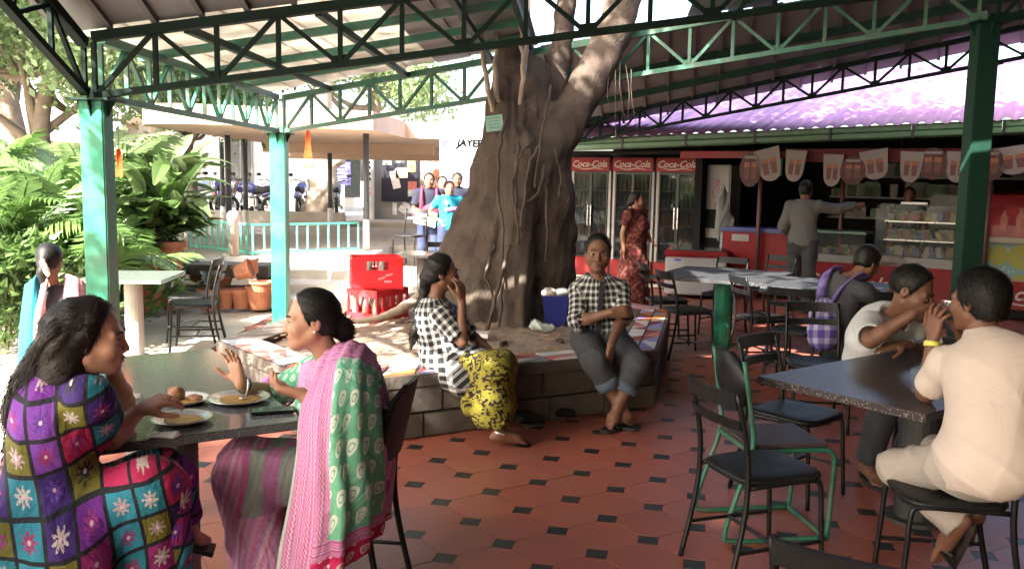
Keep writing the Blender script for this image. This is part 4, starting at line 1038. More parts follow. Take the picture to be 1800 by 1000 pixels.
# bottle fridges
GLASS = bpy.data.materials.new('fridge_glass'); GLASS.use_nodes = True; MATS['fridge_glass'] = GLASS
_b = GLASS.node_tree.nodes['Principled BSDF']; _b.inputs['Base Color'].default_value = (.012, .013, .014, 1); _b.inputs['Roughness'].default_value = .05; _b.inputs['Alpha'].default_value = .6; _b.inputs['Specular IOR Level'].default_value = .5
SCRIPT = mat('script_white', (.36, .32, .29), .5, .05)
def swoosh(parent, c, w, h):
    m_ = MB(); pts = curved([c+SU*(-w*.5)+Vector((0, 0, -h*.3)), c+SU*(-w*.15)+Vector((0, 0, -h*.55)), c+SU*(w*.2)+Vector((0, 0, -h*.42)), c+SU*(w*.48)+Vector((0, 0, -h*.55))], 5)
    m_.tube(pts, [.004+.012*h*3*math.sin(math.pi*i/(len(pts)-1)) for i in range(len(pts))], 5); m_.build('swash', SCRIPT, parent)
def colalogo(parent, u, w, z, size):
    c = S(u, w, z); lettering('Coca-Cola', size, SCRIPT, parent, frame(c, SU, (0, 0, 1)), shear=.35, bold=size*.012)
    swoosh(parent, c, size*3.6, size)
bot = [mat('bottle_%d' % i, c, .2, .1) for i, c in enumerate(((.10, .02, .015), (.5, .2, .02), (.05, .25, .06), (.45, .42, .38), (.08, .1, .3)))]
for i in range(3):
    u0 = -3.0+.80*i; lb = ('leftmost', 'middle', 'rightmost')[i]
    t = sthing('drinks_fridge', lb+' of three red-topped glass-door drinks fridges', 'fridge', u0+.38, 1.15, 0, 'drinks fridges beside the shop')
    W0 = .85
    sbox(MB(), u0, u0+.05, W0, W0+.6, .02, 2.02).build('side_panel', GREYW, t); sbox(MB(), u0+.71, u0+.76, W0, W0+.6, .02, 2.02).build('side_panel', GREYW, t)
    sbox(MB(), u0+.05, u0+.71, W0+.55, W0+.6, .02, 2.02).build('back_panel', DARK, t)
    sbox(MB(), u0+.002, u0+.758, W0-.05, W0+.58, 1.83, 2.06, bev=.015).build('header', RED, t)
    colalogo(t, u0+.36, W0-.054, 1.95, .155)
    sbox(MB(), u0+.002, u0+.758, W0-.03, W0+.58, .02, .34, bev=.01).build('plinth', RED, t)
    for d in (0, 1):
        a = u0+.05+.33*d
        m_ = MB(); sbox(m_, a, a+.025, W0-.02, W0+.02, .35, 1.82); sbox(m_, a+.305, a+.33, W0-.02, W0+.02, .35, 1.82); sbox(m_, a+.025, a+.305, W0-.02, W0+.02, .35, .38); sbox(m_, a+.025, a+.305, W0-.02, W0+.02, 1.79, 1.82)
        dr = m_.build('door', BLACKM, t); sbox(MB(), a+.026, a+.304, W0-.004, W0+.004, .381, 1.789).build('pane', GLASS, dr)
        m_ = MB(); sbox(m_, a+(.29 if d == 0 else .02), a+(.305 if d == 0 else .035), W0-.05, W0-.02, .9, 1.25); m_.build('handle', STEEL, dr)
    for k_ in range(5):
        z = .36+.285*k_; sbox(MB(), u0+.06, u0+.70, W0+.06, W0+.52, z, z+.012).build('shelf', STEEL, t)
        m_ = MB()
        for q in range(8): m_.lathe([(.026, .013), (.03, .03), (.03, .15), (.012, .2), (.012, .235), (.0, .236)], S(u0+.1+.08*q, W0+.12, z), n=8)
        m_.build('bottle_row', bot[(i*2+k_) % 5], t, smooth=True)
t = sthing('drinks_fridge', 'narrow grey drinks cabinet standing right of the three red-topped fridges', 'fridge', -.62, .8, 0)
sbox(MB(), -.56, -.12, .78, 1.3, .02, 1.95, bev=.02).build('cabinet', GREYW, t)
lettering('Coca-Cola', .17, mat('faded_red', (.25, .05, .05), .6), t, frame(S(-.34, .775, 1.35), (0, 0, 1), -SU), shear=.3)
for z in (.5, .95): sbox(MB(), -.52, -.16, .765, .78, z, z+.3).build('vent_panel', DARK, t)
# chest freezer, white with red lid
fz = thing('chest_freezer', 'white chest freezer with red-framed lid behind the middle tables', 'freezer', (2.75, 13.1, 0), R(-14))
m_ = MB(); m_.box((0, 0, .33), (.86, 1.05, .54), bev=.02); m_.build('cabinet', mat('freezer_white_dimmed', (.27, .27, .27), .5, .08, 4), fz, local=True)  # cabinet white darkened, the shop's dimness is in the colour
m_ = MB(); m_.box((0, 0, .645), (.90, 1.09, .09), bev=.03); m_.build('lid_frame', RED, fz, local=True)
m_ = MB(); m_.box((0, .0, .70), (.7, .9, .02), bev=.008); m_.build('glass_lid', mat('dark_glass', (.03, .035, .035), .1, .1), fz, local=True)
m_ = MB(); m_.box((-.25, -.53, .56), (.09, .006, .03)); m_.build('badge', BLUEP, fz, local=True)
for sx in (-.36, .36):
    for sy in (-.45, .45):
        m_ = MB(); m_.tube([(sx, sy, .0), (sx, sy, .07)], .03, 8); m_.build('foot', BLACKM, fz, local=True)
# red cooler with blue lid
t = sthing('red_cooler', 'red chest cooler with blue top at the left of the shop front', 'cooler', .45, .35)
sbox(MB(), .02, 1.12, .05, .7, .06, .95, bev=.02).build('cabinet', RED, t); sbox(MB(), .0, 1.14, .03, .72, .955, 1.02, bev=.02).build('lid', mat('lid_blue', (.02, .03, .18), .4), t)
sbox(MB(), .2, .46, .035, .05, .82, .92).build('sticker', SHOPW, t); sbox(MB(), .02, .06, .035, .05, .6, .93).build('sticker', SHOPW, t); sbox(MB(), .98, 1.10, .035, .05, .1, .42).build('sticker', SHOPW, t)
# glass counters
PK = [mat('packet_%d' % i, tuple(.32*x_ for x_ in c), .45, .3, 30) for i, c in enumerate(((.45, .05, .05), (.5, .38, .05), (.08, .25, .07), (.07, .09, .35), (.5, .46, .4), (.35, .15, .05)))]
CG = bpy.data.materials.new('counter_glass'); CG.use_nodes = True; _b = CG.node_tree.nodes['Principled BSDF']; _b.inputs['Base Color'].default_value = (.3, .35, .33, 1); _b.inputs['Roughness'].default_value = .03; _b.inputs['Alpha'].default_value = .08
def packets(parent, u0, u1, w0, w1, z, n, seed, hmin=.07, hmax=.13):
    r = random.Random(seed)
    for c in range(len(PK)):
        m_ = MB()
        for _ in range(n//len(PK)): 
            hh = r.uniform(hmin, hmax); uu = r.uniform(u0, u1)
            m_.box(S(uu, r.uniform(w0, w1), z+hh/2), (r.uniform(.06, .11), .035, hh), rot=RZ @ Matrix.Rotation(r.uniform(-.3, .3), 3, 'Y'), bev=.008)
        o = m_.build('snack_packets', PK[c], parent); o['kind'] = 'stuff'
t = sthing('glass_counter', 'low red counter with glass snack case left of the man in grey', 'counter', 1.55, .3)
sbox(MB(), 1.16, 2.1, .0, .6, .05, .60, bev=.01).build('base', RED, t); sbox(MB(), 1.16, 2.1, .0, .6, .60, .70).build('shelf', SHOPW, t)
sbox(MB(), 1.18, 2.08, .02, .03, .70, 1.0).build('pane', CG, t); sbox(MB(), 1.17, 2.09, .01, .59, 1.0, 1.03).build('top', mat('pale_green_top', (.13, .24, .19), .3), t)
packets(t, 1.22, 2.0, .1, .5, .70, 36, 4); colalogo(t, 1.85, -.004, .33, .26)
t = sthing('snack_counter', 'red counter heaped with snack packets behind a glass case', 'counter', 2.7, .3)
sbox(MB(), 2.12, 3.32, .0, .6, .05, .60, bev=.01).build('base', RED, t); sbox(MB(), 2.12, 3.32, .0, .6, .60, .72).build('shelf', GREYW, t)
for k_, z in enumerate((.72, .95, 1.2)):
    sbox(MB(), 2.3, 3.3, .1, .6, z-.012, z).build('tier', STEEL, t); packets(t, 2.35, 3.25, .15, .5, z, 42, 7+k_, .08, .15)
sbox(MB(), 2.2, 3.32, .04, .05, .73, 1.42).build('pane', CG, t)
sbox(MB(), 2.5, 2.82, .06, .12, 1.43, 1.46).build('tube_light', mat('tube_white', (.8, .8, .82), .3), t)
sk = sthing('sack', 'pale sack slumped on the counter front by the snack case', 'sack', 2.45, -.05, .62)
m_ = Soft(); m_.ell(S(2.45, .0, .68), (.16, .1, .07), k=.05); m_.ell(S(2.32, .0, .66), (.1, .08, .06), k=.05); m_.ell(S(2.56, .02, .66), (.08, .08, .05), k=.05); soft_obj('cloth', m_, .02, mat('sack_cloth', (.22, .2, .17), .9, .2, 12), sk, folds(.01, 30, 2))
# right-hand counters with fruit panels and red base
lem = NG('fruit_print', .35, uv=False); sx = lem.sep(); 
def fruitmat(name, seed):
    q = NG(name, .35, uv=True); vo = q.n.new('ShaderNodeTexVoronoi'); vo.inputs['Scale'].default_value = 1.6; vo.inputs['Randomness'].default_value = .6; q.l.new(q.vec, vo.inputs['Vector'])
    d = vo.outputs['Distance']; nn = q.noise(9); c = q.mix(q.lt(d, .42), (.13, .22, .21), (.24, .22, .035)); c = q.mix(q.math('MULTIPLY', q.lt(d, .42), q.gt(nn, .55)), c, (.20, .22, .05)); c = q.mix(q.math('MULTIPLY', q.gt(d, .42), q.gt(nn, .6)), c, (.22, .30, .28)); return q.out(c)
FM = fruitmat('lemon_print', 1)
def print_panel(parent, u0, u1, w, z0, z1, material, name='fruit_panel', off=0.):
    m_ = MB(); sbox(m_, u0, u1, w, w+.01, z0, z1); o = m_.build(name, material, parent); me = o.data; l = me.uv_layers.new(name='UVMap')
    for lp in me.loops:
        v = me.vertices[lp.vertex_index].co; l.data[lp.index].uv = (v.x/.6+off, v.z/.6)
    return o
for i, (u0, u1, lb) in enumerate(((3.5, 4.25, 'left lemon-print drinks counter, behind the man in white'), (4.28, 5.35, 'middle lemon-print drinks counter, half hidden by the tall post'), (5.38, 7.2, 'right lemon-print drinks counter, cut by the picture edge'))):
    t = sthing('drinks_counter', lb, 'counter', (u0+u1)/2, .3, 0, 'drinks counters along the shop front')
    sbox(MB(), u0, u1, .0, .6, .03, .14).build('plinth', DARK, t); sbox(MB(), u0, u1, -.01, .6, .145, .50).build('red_panel', RED, t)
    print_panel(t, u0+.02, u1-.02, -.012, .52, .96, FM, off=i*.37); sbox(MB(), u0, u1, .0, .6, .50, .975).build('carcass', GREYW, t)
    sbox(MB(), u0, u1, -.07, .62, .98, 1.05, bev=.01).build('ledge', mat('ledge_cream', (.27, .24, .18), .5, .1), t)
    if i == 0: colalogo(t, u0+.62, -.016, .34, .24)
    if i == 1: colalogo(t, u0+.55, -.016, .34, .26)
    if i == 2: colalogo(t, u0+.62, -.016, .33, .30)
for i, (u0, u1, lb) in enumerate(((3.55, 4.2, 'curved red display case on the left drinks counter'), (4.32, 5.0, 'red display case printed with bottles beside the tall post'))):
    t = sthing('display_case', lb, 'display case', (u0+u1)/2, .3, 1.05)
    prof = [(.55, 1.052), (.02, 1.052), (.02, 1.2), (.10, 1.42), (.25, 1.58), (.55, 1.62)]
    m_ = MB(); vs = [S(u0, w, z) for w, z in prof]+[S(u1, w, z) for w, z in prof]; n = len(prof); m_.add(vs, [tuple(range(n-1, -1, -1)), tuple(range(n, 2*n))]+[(k_, (k_+1) % n, n+(k_+1) % n, n+k_) for k_ in range(n)])
    m_.build('case', mat('ad_red', (.22, .02, .02), .3, .4, 6), t)
    for k_, (du, z, hh) in enumerate(((.18, 1.12, .26), (.36, 1.12, .3), (.52, 1.12, .2))):
        m_ = MB(); m_.lathe([(.05, 0), (.052, .02), (.045, hh*.5), (.05, hh*.65), (.02, hh*.85), (.02, hh), (0, hh)], (0, 0, 0), n=10); m_.v = [tuple(S(u0+du+v[0], .012+v[1]*.15+max(0, (z+v[2]-1.2))*.36, z+v[2])) for v in m_.v]; m_.build('bottle_print', mat('print_bottle', (.30, .10, .07), .5, .3, 20), t)
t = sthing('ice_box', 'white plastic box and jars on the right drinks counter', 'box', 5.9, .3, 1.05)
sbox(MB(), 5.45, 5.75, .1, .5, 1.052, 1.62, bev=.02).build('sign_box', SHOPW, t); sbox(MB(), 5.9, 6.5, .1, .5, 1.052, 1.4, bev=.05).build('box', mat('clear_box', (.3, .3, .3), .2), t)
m_ = MB(); m_.tube([S(5.58, .095, 1.5), S(5.58, .085, 1.5)], .09, 16); m_.build('roundel', RED, t)
# back shelves
t = sthing('wall_shelf', 'dim shelves with jars and cartons at the back of the shop', 'shelf', 3.5, 3.3)
for z in (1.1, 1.45, 1.8):
    sbox(MB(), .8, 6.8, 3.25, 3.58, z, z+.03).build('board', GREYW, t)
    r = random.Random(int(z*100))
    for c in range(3):
        m_ = MB()
        for _ in range(16):
            uu = r.uniform(.9, 6.7); hh = r.uniform(.12, .26); m_.box(S(uu, 3.4, z+.03+hh/2), (r.uniform(.12, .3), .2, hh), rot=RZ, bev=.01)
        o = m_.build('goods', (GREYW, PK[4], PK[2])[c], t); o['kind'] = 'stuff'
sbox(MB(), 2.6, 3.4, 1.9, 2.4, 1.05, 1.55, bev=.03).build('steel_tank', mat('dull_steel', (.12, .12, .12), .4, .2, 6), t)
# white bag hanging
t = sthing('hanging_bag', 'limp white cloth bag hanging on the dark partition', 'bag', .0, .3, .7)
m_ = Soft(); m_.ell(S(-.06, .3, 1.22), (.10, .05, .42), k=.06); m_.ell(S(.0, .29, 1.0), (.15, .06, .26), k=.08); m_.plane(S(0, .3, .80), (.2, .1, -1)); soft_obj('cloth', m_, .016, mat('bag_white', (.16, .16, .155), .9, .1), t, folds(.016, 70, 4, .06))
# pennants along the front
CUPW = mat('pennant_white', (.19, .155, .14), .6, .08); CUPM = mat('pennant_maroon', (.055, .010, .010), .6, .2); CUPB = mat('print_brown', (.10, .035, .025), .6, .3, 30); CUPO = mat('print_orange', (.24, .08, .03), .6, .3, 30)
spec = [(1319, 298, 34, 62, 1, 0), (1352, 290, 40, 58, 0, -14), (1397, 292, 32, 55, 0, 4), (1463, 300, 30, 56, 0, 2), (1499, 300, 38, 50, 1, 0), (1538, 290, 42, 52, 0, -10), (1601, 294, 34, 54, 0, 3), (1640, 288, 42, 56, 1, 0), (1683, 294, 34, 54, 0, 2), (1738, 290, 46, 58, 1, 0), (1783, 282, 52, 50, 0, -10), (1830, 284, 42, 52, 0, 6)]
names = ('first', 'second', 'third', 'fourth', 'fifth', 'sixth', 'seventh', 'eighth', 'ninth', 'tenth', 'eleventh', 'twelfth')
prev = None
for i, (px, py, w, h, kind, r) in enumerate(spec):
    f = (px-1000)/(1800-1000); Yp = 14.1-3.2*f if False else None
    # on the vertical plane through the gutter line
    d = _ray(px, py); nrm = Vector((gn.x, gn.y, 0)); tt = (G0+gn*.05).dot(nrm)-Vector((0, 0, EYE)).dot(nrm); tt /= d.dot(nrm); c = Vector((0, 0, EYE))+d*tt; sc_ = tt/FPX
    ww, hh = w*sc_*1.15, h*sc_
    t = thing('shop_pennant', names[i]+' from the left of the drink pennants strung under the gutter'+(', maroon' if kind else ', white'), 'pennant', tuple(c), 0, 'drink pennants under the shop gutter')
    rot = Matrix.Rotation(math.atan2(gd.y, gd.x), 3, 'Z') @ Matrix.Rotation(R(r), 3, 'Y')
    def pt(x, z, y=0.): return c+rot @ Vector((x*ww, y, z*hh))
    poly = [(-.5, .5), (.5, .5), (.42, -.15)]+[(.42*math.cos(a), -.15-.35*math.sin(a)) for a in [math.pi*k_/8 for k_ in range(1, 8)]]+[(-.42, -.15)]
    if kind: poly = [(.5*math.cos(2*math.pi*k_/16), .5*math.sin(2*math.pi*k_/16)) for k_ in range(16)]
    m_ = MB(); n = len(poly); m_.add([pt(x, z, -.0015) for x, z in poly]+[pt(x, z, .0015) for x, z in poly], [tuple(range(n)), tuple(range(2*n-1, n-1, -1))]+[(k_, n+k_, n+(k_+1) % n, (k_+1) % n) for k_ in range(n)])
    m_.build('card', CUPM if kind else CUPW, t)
    for sx in (-.16, .16):
        m_ = MB(); q = [(sx-.13, .12), (sx+.13, .12), (sx+.10, -.28), (sx-.10, -.28)]; m_.add([pt(x, z, -.004) for x, z in q], [(0, 1, 2, 3)]); m_.build('cup_print', CUPB, t)
        m_ = MB(); q = [(sx-.11, .2), (sx+.11, .2), (sx+.13, .06), (sx-.13, .06)]; m_.add([pt(x, z, -.005) for x, z in q], [(0, 1, 2, 3)]); m_.build('topping_print', CUPO, t)
    if kind:
        m_ = MB(); q = [(-.3, .38), (.3, .38), (.26, .3), (-.26, .3)]; m_.add([pt(x, z, -.004) for x, z in q], [(0, 1, 2, 3)]); m_.build('name_print', CUPW, t)
    m_ = MB(); a = pt(-.5 if not kind else 0, .5); m_.bar(a, a+Vector((0, 0, .12)), .004); m_.build('string', BLACKM, t)
t = sthing('menu_board', 'small green and white menu board hung under the gutter', 'sign', .75, -.2, 1.9)
m_ = MB(); sbox(m_, .55, .95, -.16, -.15, 1.78, 2.02); m_.build('panel', mat('menu_green', (.12, .25, .18), .5, .2, 20), t)
for k_ in range(3): sbox(MB(), .58+.12*k_, .68+.12*k_, -.166, -.162, 1.92, 2.0).build('price_card', SHOPW, t)
t = sthing('string_packets', 'strip of sachets hanging beside the tall right post', 'packet strip', 5.3, -.12, 1.7)
for k_ in range(5): sbox(MB(), 5.26, 5.36, -.13, -.12, 1.75+.06*k_, 1.80+.06*k_).build('sachet', SHOPW, t)
# ================================================================== tables
def table(name, label, center, rz, lx, ly, top, ped=((0, 0),), z=.75, pedm=None, octo=0., z0=0., group='granite-topped tables', pw=.16):
    t = thing(name, label, 'table', (center[0], center[1], z0), rz, group)
    m_ = MB()
    if octo:
        a, b = lx/2, ly/2; o_ = octo
        m_.prism([(a-o_, -b), (a, -b+o_), (a, b-o_), (a-o_, b), (-a+o_, b), (-a, b-o_), (-a, -b+o_), (-a+o_, -b)], z-z0-.035, z-z0)
        m_.build('top', top, t, local=True)
    else:
        m_.box((0, 0, z-z0-.0175), (lx, ly, .035), bev=.004); m_.build('top', top, t, local=True)
    for p in ped:
        m_ = MB(); m_.tube([(p[0], p[1], 0), (p[0], p[1], z-z0-.037)], pw/2, 18); m_.build('pedestal', pedm or DGREEN, t, smooth=False, local=True)
        m_ = MB(); m_.tube([(p[0], p[1], 0), (p[0], p[1], .02)], pw*.75, 18); m_.build('foot', pedm or DGREEN, t, local=True)
    return t
T1C = Vector((-1.525, 3.72)); T1R = math.atan2(1.34, -.80)
table('dining_table', 'black granite table with dirty plates between the two women in front', T1C, T1R, 1.56, .80, GRANITE, ((-.45, 0), (.45, 0)), pedm=mat('ped_grey', (.10, .09, .085), .6, .2))
table('dining_table', 'grey-red granite table where two men sit eating at right', (2.02, 4.27), math.atan2(.60, .80), 1.45, .84, GRANITE2, ((.05, 0),), pedm=mat('ped_dark', (.03, .03, .03), .6, .2), pw=.2)
table('dining_table', 'dark table on a green pedestal in front of the white freezer', (2.16, 8.95), R(-28), 1.15, 1.25, GRANITED, ((0, 0),), pedm=GREEN, pw=.17)
table('dining_table', 'dark table beside the person with the checked backpack', (2.98, 8.15), R(-30), 1.1, .95, GRANITED, ((0, 0),), pedm=DGREEN)
table('dining_table', 'weathered greenish stone table next to the near green post', (-3.42, 7.9), R(6), .72, .8, GRANITE3, ((0, 0),), pedm=mat('ped_conc', (.3, .28, .25), .8))
table('dining_table', 'pale grey table standing behind the red crates', (-.75, 10.75), R(-6), 1.3, .6, GRANITE3, ((-.35, 0), (.35, 0)), pedm=MATS['ped_grey'])

# ================================================================== chairs
def chair_parts(t, kind='slat', frame_m=BLACKM, seat_m=BLACKP):
    r = .0115
    if kind in ('slat', 'round'):
        sh = .2
        m_ = MB()
        sp_ = []
        for q in range(28):
            a = 2*math.pi*q/28; c_, s_ = math.cos(a), math.sin(a); e = 4.5 if kind == 'slat' else 2.8
            sp_.append((.205*math.copysign(abs(c_)**(2/e), c_), .205*math.copysign(abs(s_)**(2/e), s_)*(1 if c_ > 0 else .93)))
        m_.prism([(x*.96, y*.96) for x, y in sp_], .43, .437)
        k0 = len(m_.v); rows = [[Vector((x*f, y*f, z)) for x, y in sp_] for f, z in ((.97, .437), (1.0, .445), (.99, .456), (.9, .462), (.45, .456), (.01, .455))]
        m_.grid(rows, closed=True); m_.build('seat', seat_m, t, smooth=True, local=True)
        for s_ in (-1, 1):
            m_ = MB(); m_.tube(curved([(.20, .185*s_, .0), (.185, .18*s_, .25), (.175, .175*s_, .40), (.14, .172*s_, .43), (.0, .175*s_, .432), (-.18, .18*s_, .43)], 4), r, 7); m_.build('front_leg', frame_m, t, smooth=True, local=True)
            m_ = MB(); m_.tube(curved([(-.27, .19*s_, .0), (-.215, .185*s_, .25), (-.195, .182*s_, .43), (-.21, .18*s_, .62), (-.265, .178*s_, .83)], 5), r*1.1, 7); m_.build('back_leg', frame_m, t, smooth=True, local=True)
            m_ = MB(); m_.tube([(.19, .183*s_, .16), (-.235, .187*s_, .16)], r*.75, 6); m_.build('side_stretcher', frame_m, t, local=True)
        m_ = MB(); m_.tube([(-.03, .184, .16), (-.03, -.184, .16)], r*.75, 6); m_.build('cross_stretcher', frame_m, t, local=True)
        if kind == 'slat':
            for z0, z1, x0 in ((.765, .832, -.258), (.675, .715, -.232)):
                P = []
                for q in range(9):
                    y = -.18+.36*q/8; bx = x0-.028*(1-(2*q/8-1)**2)
                    P.append([Vector((bx-.009, y, z0)), Vector((bx+.009, y, z0)), Vector((bx-.006, y, z1)), Vector((bx-.024, y, z1))])
                m_ = MB(); m_.grid(P, closed=True); m_.add(P[0], [(3, 2, 1, 0)]); m_.add(P[-1], [(0, 1, 2, 3)]); m_.build('back_slat', seat_m, t, smooth=False, local=True)
        else:
            m_ = MB(); rows = []
            for q in range(7):
                f = q/6; rows.append([Vector((-.225-.07*(z_)-.035*(1-(y/.2)**2)+(.018 if side else 0), y, .60+.30*z_)) for side in (0, 1) for y, z_ in [((.185*math.sin(math.pi*(k_/6)-math.pi/2))*(1 if side == 0 else -1)*math.sqrt(max(0.02, 1-(2*f-1)**4*.8)), f) for k_ in range(7)]])
            m_.grid(rows, closed=True); m_.add(rows[0], [tuple(range(13, -1, -1))]); m_.add(rows[-1], [tuple(range(14))]); m_.build('backrest', seat_m, t, smooth=True, local=True)
    else:      # cantilever green tube chair with round back
        gt = frame_m
        for s_ in (-1, 1):
            m_ = MB(); m_.tube(curved([(-.24, .19*s_, .86), (-.2, .2*s_, .62), (-.185, .2*s_, .44), (-.26, .2*s_, .2), (-.30, .2*s_, .05), (-.26, .2*s_, .012), (.0, .2*s_, .012), (.2, .2*s_, .012)], 5), .0125, 8); m_.build('back_frame', gt, t, smooth=True, local=True)
            m_ = MB(); m_.tube(curved([(-.19, .2*s_, .432), (.12, .2*s_, .44), (.21, .2*s_, .42), (.22, .2*s_, .3), (.205, .2*s_, .012)], 5), .0125, 8); m_.build('front_frame', gt, t, smooth=True, local=True)
        m_ = MB(); m_.tube([(.2, -.2, .012), (.2, .2, .012)], .0125, 8); m_.tube([(-.19, -.2, .432), (-.19, .2, .432)], .0125, 8); m_.build('cross_tube', gt, t, local=True)
        m_ = MB(); m_.box((.0, 0, .452), (.40, .37, .025), bev=.01); m_.build('seat', mat('worn_seat', (.05, .032, .03), .5, .3, 8), t, local=True)
        m_ = MB(); rows = []
        for q in range(9):
            f = q/8; w = .185*math.sqrt(max(.04, 1-(2*f-1)**2)); z = .60+.28*f; rows.append([Vector((-.21-.04*f-.03*(1-(y)**2)+(.02 if sd else 0), y*w*(1 if sd == 0 else -1), z)) for sd in (0, 1) for y in (-1, -.5, 0, .5, 1)])
        m_.grid(rows, closed=True); m_.add(rows[0], [tuple(range(9, -1, -1))]); m_.add(rows[-1], [tuple(range(10))]); m_.build('backrest', seat_m, t, smooth=True, local=True)
PROTO = {}
def chair(label, x, y, face, kind='slat', z=0.):
    if kind not in PROTO:
        t = thing('cafe_chair', label, 'chair', (x, y, z), R(face), 'black metal cafe chairs'); chair_parts(t, kind, GREENW if kind == 'tube' else BLACKM); PROTO[kind] = t; return t
    t = copy_tree(PROTO[kind]); t.location = (x, y, z); t.rotation_euler = (0, 0, R(face)); t['label'] = label; return t
chair('empty black chair in the right foreground with its back to the camera', 1.10, 3.72, 20)
chair('worn green tubular chair with round black back behind the nearest empty chair', 1.28, 4.18, 8, 'tube')
chair('black chair with flat square seat tucked beside the eating men\'s table', 1.55, 4.66, -48)
chair('black chair under the man in the cream shirt', 1.77, 3.46, 172)
chair('black chair cut off by the bottom edge at right', 0.93, 2.16, 58)
chair('black round-backed chair under the woman in the pink shawl', -.69, 3.36, 172, 'round')
chair('black chair under the woman in the patchwork dress', -1.52, 2.42, 40, 'round')
chair('sunlit black chair by the plant pots, the one nearer the camera', -3.02, 8.3, 192)
chair('sunlit black chair by the plant pots, the one behind', -3.22, 8.8, 184)
chair('black chair with sun on its seat, left of the middle table', 1.70, 8.45, 15)
chair('black chair in shade near the woman in maroon, behind the sunlit one', 1.62, 9.15, 5)
chair('black chair behind the green pedestal of the middle table', 2.35, 9.75, 235)
chair('black chair with its back to the camera at the backpack table, nearer one', 2.40, 7.35, 60)
chair('black chair at the backpack table, further one on its left', 2.32, 8.05, 10)
chair('black chair under the person with the checked backpack', 3.05, 7.25, 82)
chair('black chair pushed in behind the eating men\'s table, empty', 2.12, 6.0, 262)
chair('black chair under the man in the white shirt', 2.62, 5.35, 240)
chair('black chair on the terrace in front of the students', -1.55, 13.2, 250, 'slat', TZ)
chair('black chair at the far side of the pale table behind the crates', -.95, 11.3, 268)
chair('black chair partly seen between freezer and brown post', 3.0, 10.2, 225)

# ================================================================== crates and small things
def crate(label, c, rz, z):
    t = thing('bottle_crate', label, 'crate', (c[0], c[1], z), rz, 'red plastic bottle crates'); L, W, H_ = .41, .32, .285; th = .014
    m_ = MB(); m_.box((0, 0, .008), (L, W, .016)); m_.build('floor', REDPL, t, local=True)
    for ax, ln, off in (('x', L, W/2), ('y', W, L/2)):
        for s_ in (-1, 1):
            m_ = MB()
            def bx(u0, u1, z0, z1):
                c_ = ((u0+u1)/2, s_*(off-th/2), (z0+z1)/2) if ax == 'x' else (s_*(off-th/2), (u0+u1)/2, (z0+z1)/2)
                d_ = (u1-u0, th, z1-z0) if ax == 'x' else (th, u1-u0-2*th-.002, z1-z0)
                m_.box(c_, d_, bev=.003)
            h = ln/2
            if label.startswith('upper'):
                bx(-h, h, .0, .17); bx(-h, h, .25, H_); bx(-h, -h*.42, .17, .25); bx(h*.42, h, .17, .25)
                bx(-.008, .008, .17, .25)
            else:
                bx(-h, h, .0, .075); bx(-h, h, .22, H_)
                n = 4 if ax == 'x' else 3
                for k_ in range(n+1):
                    u = -h+ln*k_/n; w = .027; bx(max(-h, u-w), min(h, u+w), .075, .22)
            m_.build('side', REDPL, t, local=True)
    m_ = MB()
    for k_ in range(1, 4): m_.box((-L/2+L*k_/4, 0, .07), (.006, W-.04, .1))
    for k_ in range(1, 3): m_.box((0, -W/2+W*k_/3, .065), (L-.04, .006, .1))
    m_.build('divider', REDPL, t, local=True)
    m_ = MB()
    for i in range(4):
        for j in range(3): m_.lathe([(.028, .018), (.03, .03), (.03, .13), (.012, .19), (.013, .235), (0, .236)], (-L/2+L*(i+.5)/4, -W/2+W*(j+.5)/3, 0), n=8)
    m_.build('bottles', mat('bottle_glass', (.30, .27, .22), .15, .2), t, smooth=True, local=True)
    if label.startswith('upper'):
        m_ = MB(); 
        for x, z, r_ in ((.03, .10, 20), (.09, .13, 15), (.08, .07, 0)): m_.box((x, -W/2-.002, z), (.06, .003, .016), rot=Matrix.Rotation(R(-r_), 3, 'Y'))
        m_.build('moulded_mark', mat('pale_red', (.8, .3, .3), .5), t, local=True)
    return t
crate('lower red bottle crate with open slatted sides, on the planter soil', (-1.22, 7.98), R(58), .385).scale = (1.1, 1.1, 1.0)
crate('upper red crate with hand-hold slots, stacked on the other', (-1.24, 7.98), R(14), .672).scale = (1.12, 1.1, 1.0)
# blue tub with bundles
t = thing('blue_tub', 'dark blue plastic tub of bundles behind the man on the planter', 'tub', tuple(gz(976, 572, .40)))
c = Vector(t.location); m_ = MB(); m_.lathe([(.14, 0), (.19, .26), (.2, .26), (.2, .275), (.18, .275), (.17, .25), (0, .25)], n=4, sx=1.0, sy=.8); m_.v = [tuple(Matrix.Rotation(R(45), 3, 'Z') @ Vector((v[0]*.9, v[1]*1.0, v[2]))) for v in m_.v]; m_.build('tub', mat('tub_blue', (.015, .02, .16), .45, .1), t, local=True)
for dx, dy, mm in ((-.06, 0, 'bundle_pale'), (.05, .02, 'bundle_grey')):
    m_ = Soft(); m_.ell((c.x+dx, c.y+dy, c.z+.29), (.075, .07, .05), k=.03); soft_obj('bundle', m_, .012, mat(mm, (.5, .42, .36) if 'pale' in mm else (.16, .16, .15), .8, .5, 25), t, folds(.008, 60, 3))
t = thing('plastic_bag', 'crumpled clear plastic bag at the foot of the tree', 'bag', tuple(gz(955, 582, .41))); c = Vector(t.location)
m_ = Soft(); m_.ell(c+Vector((0, 0, .035)), (.075, .05, .035), k=.02); m_.ell(c+Vector((-.06, .02, .055)), (.05, .035, .045), k=.02); m_.ell(c+Vector((.06, 0, .025)), (.04, .04, .025), k=.02); soft_obj('film', m_, .010, mat('film', (.42, .47, .42), .25, .2, 20, trans=.3), t, folds(.014, 110, 5))
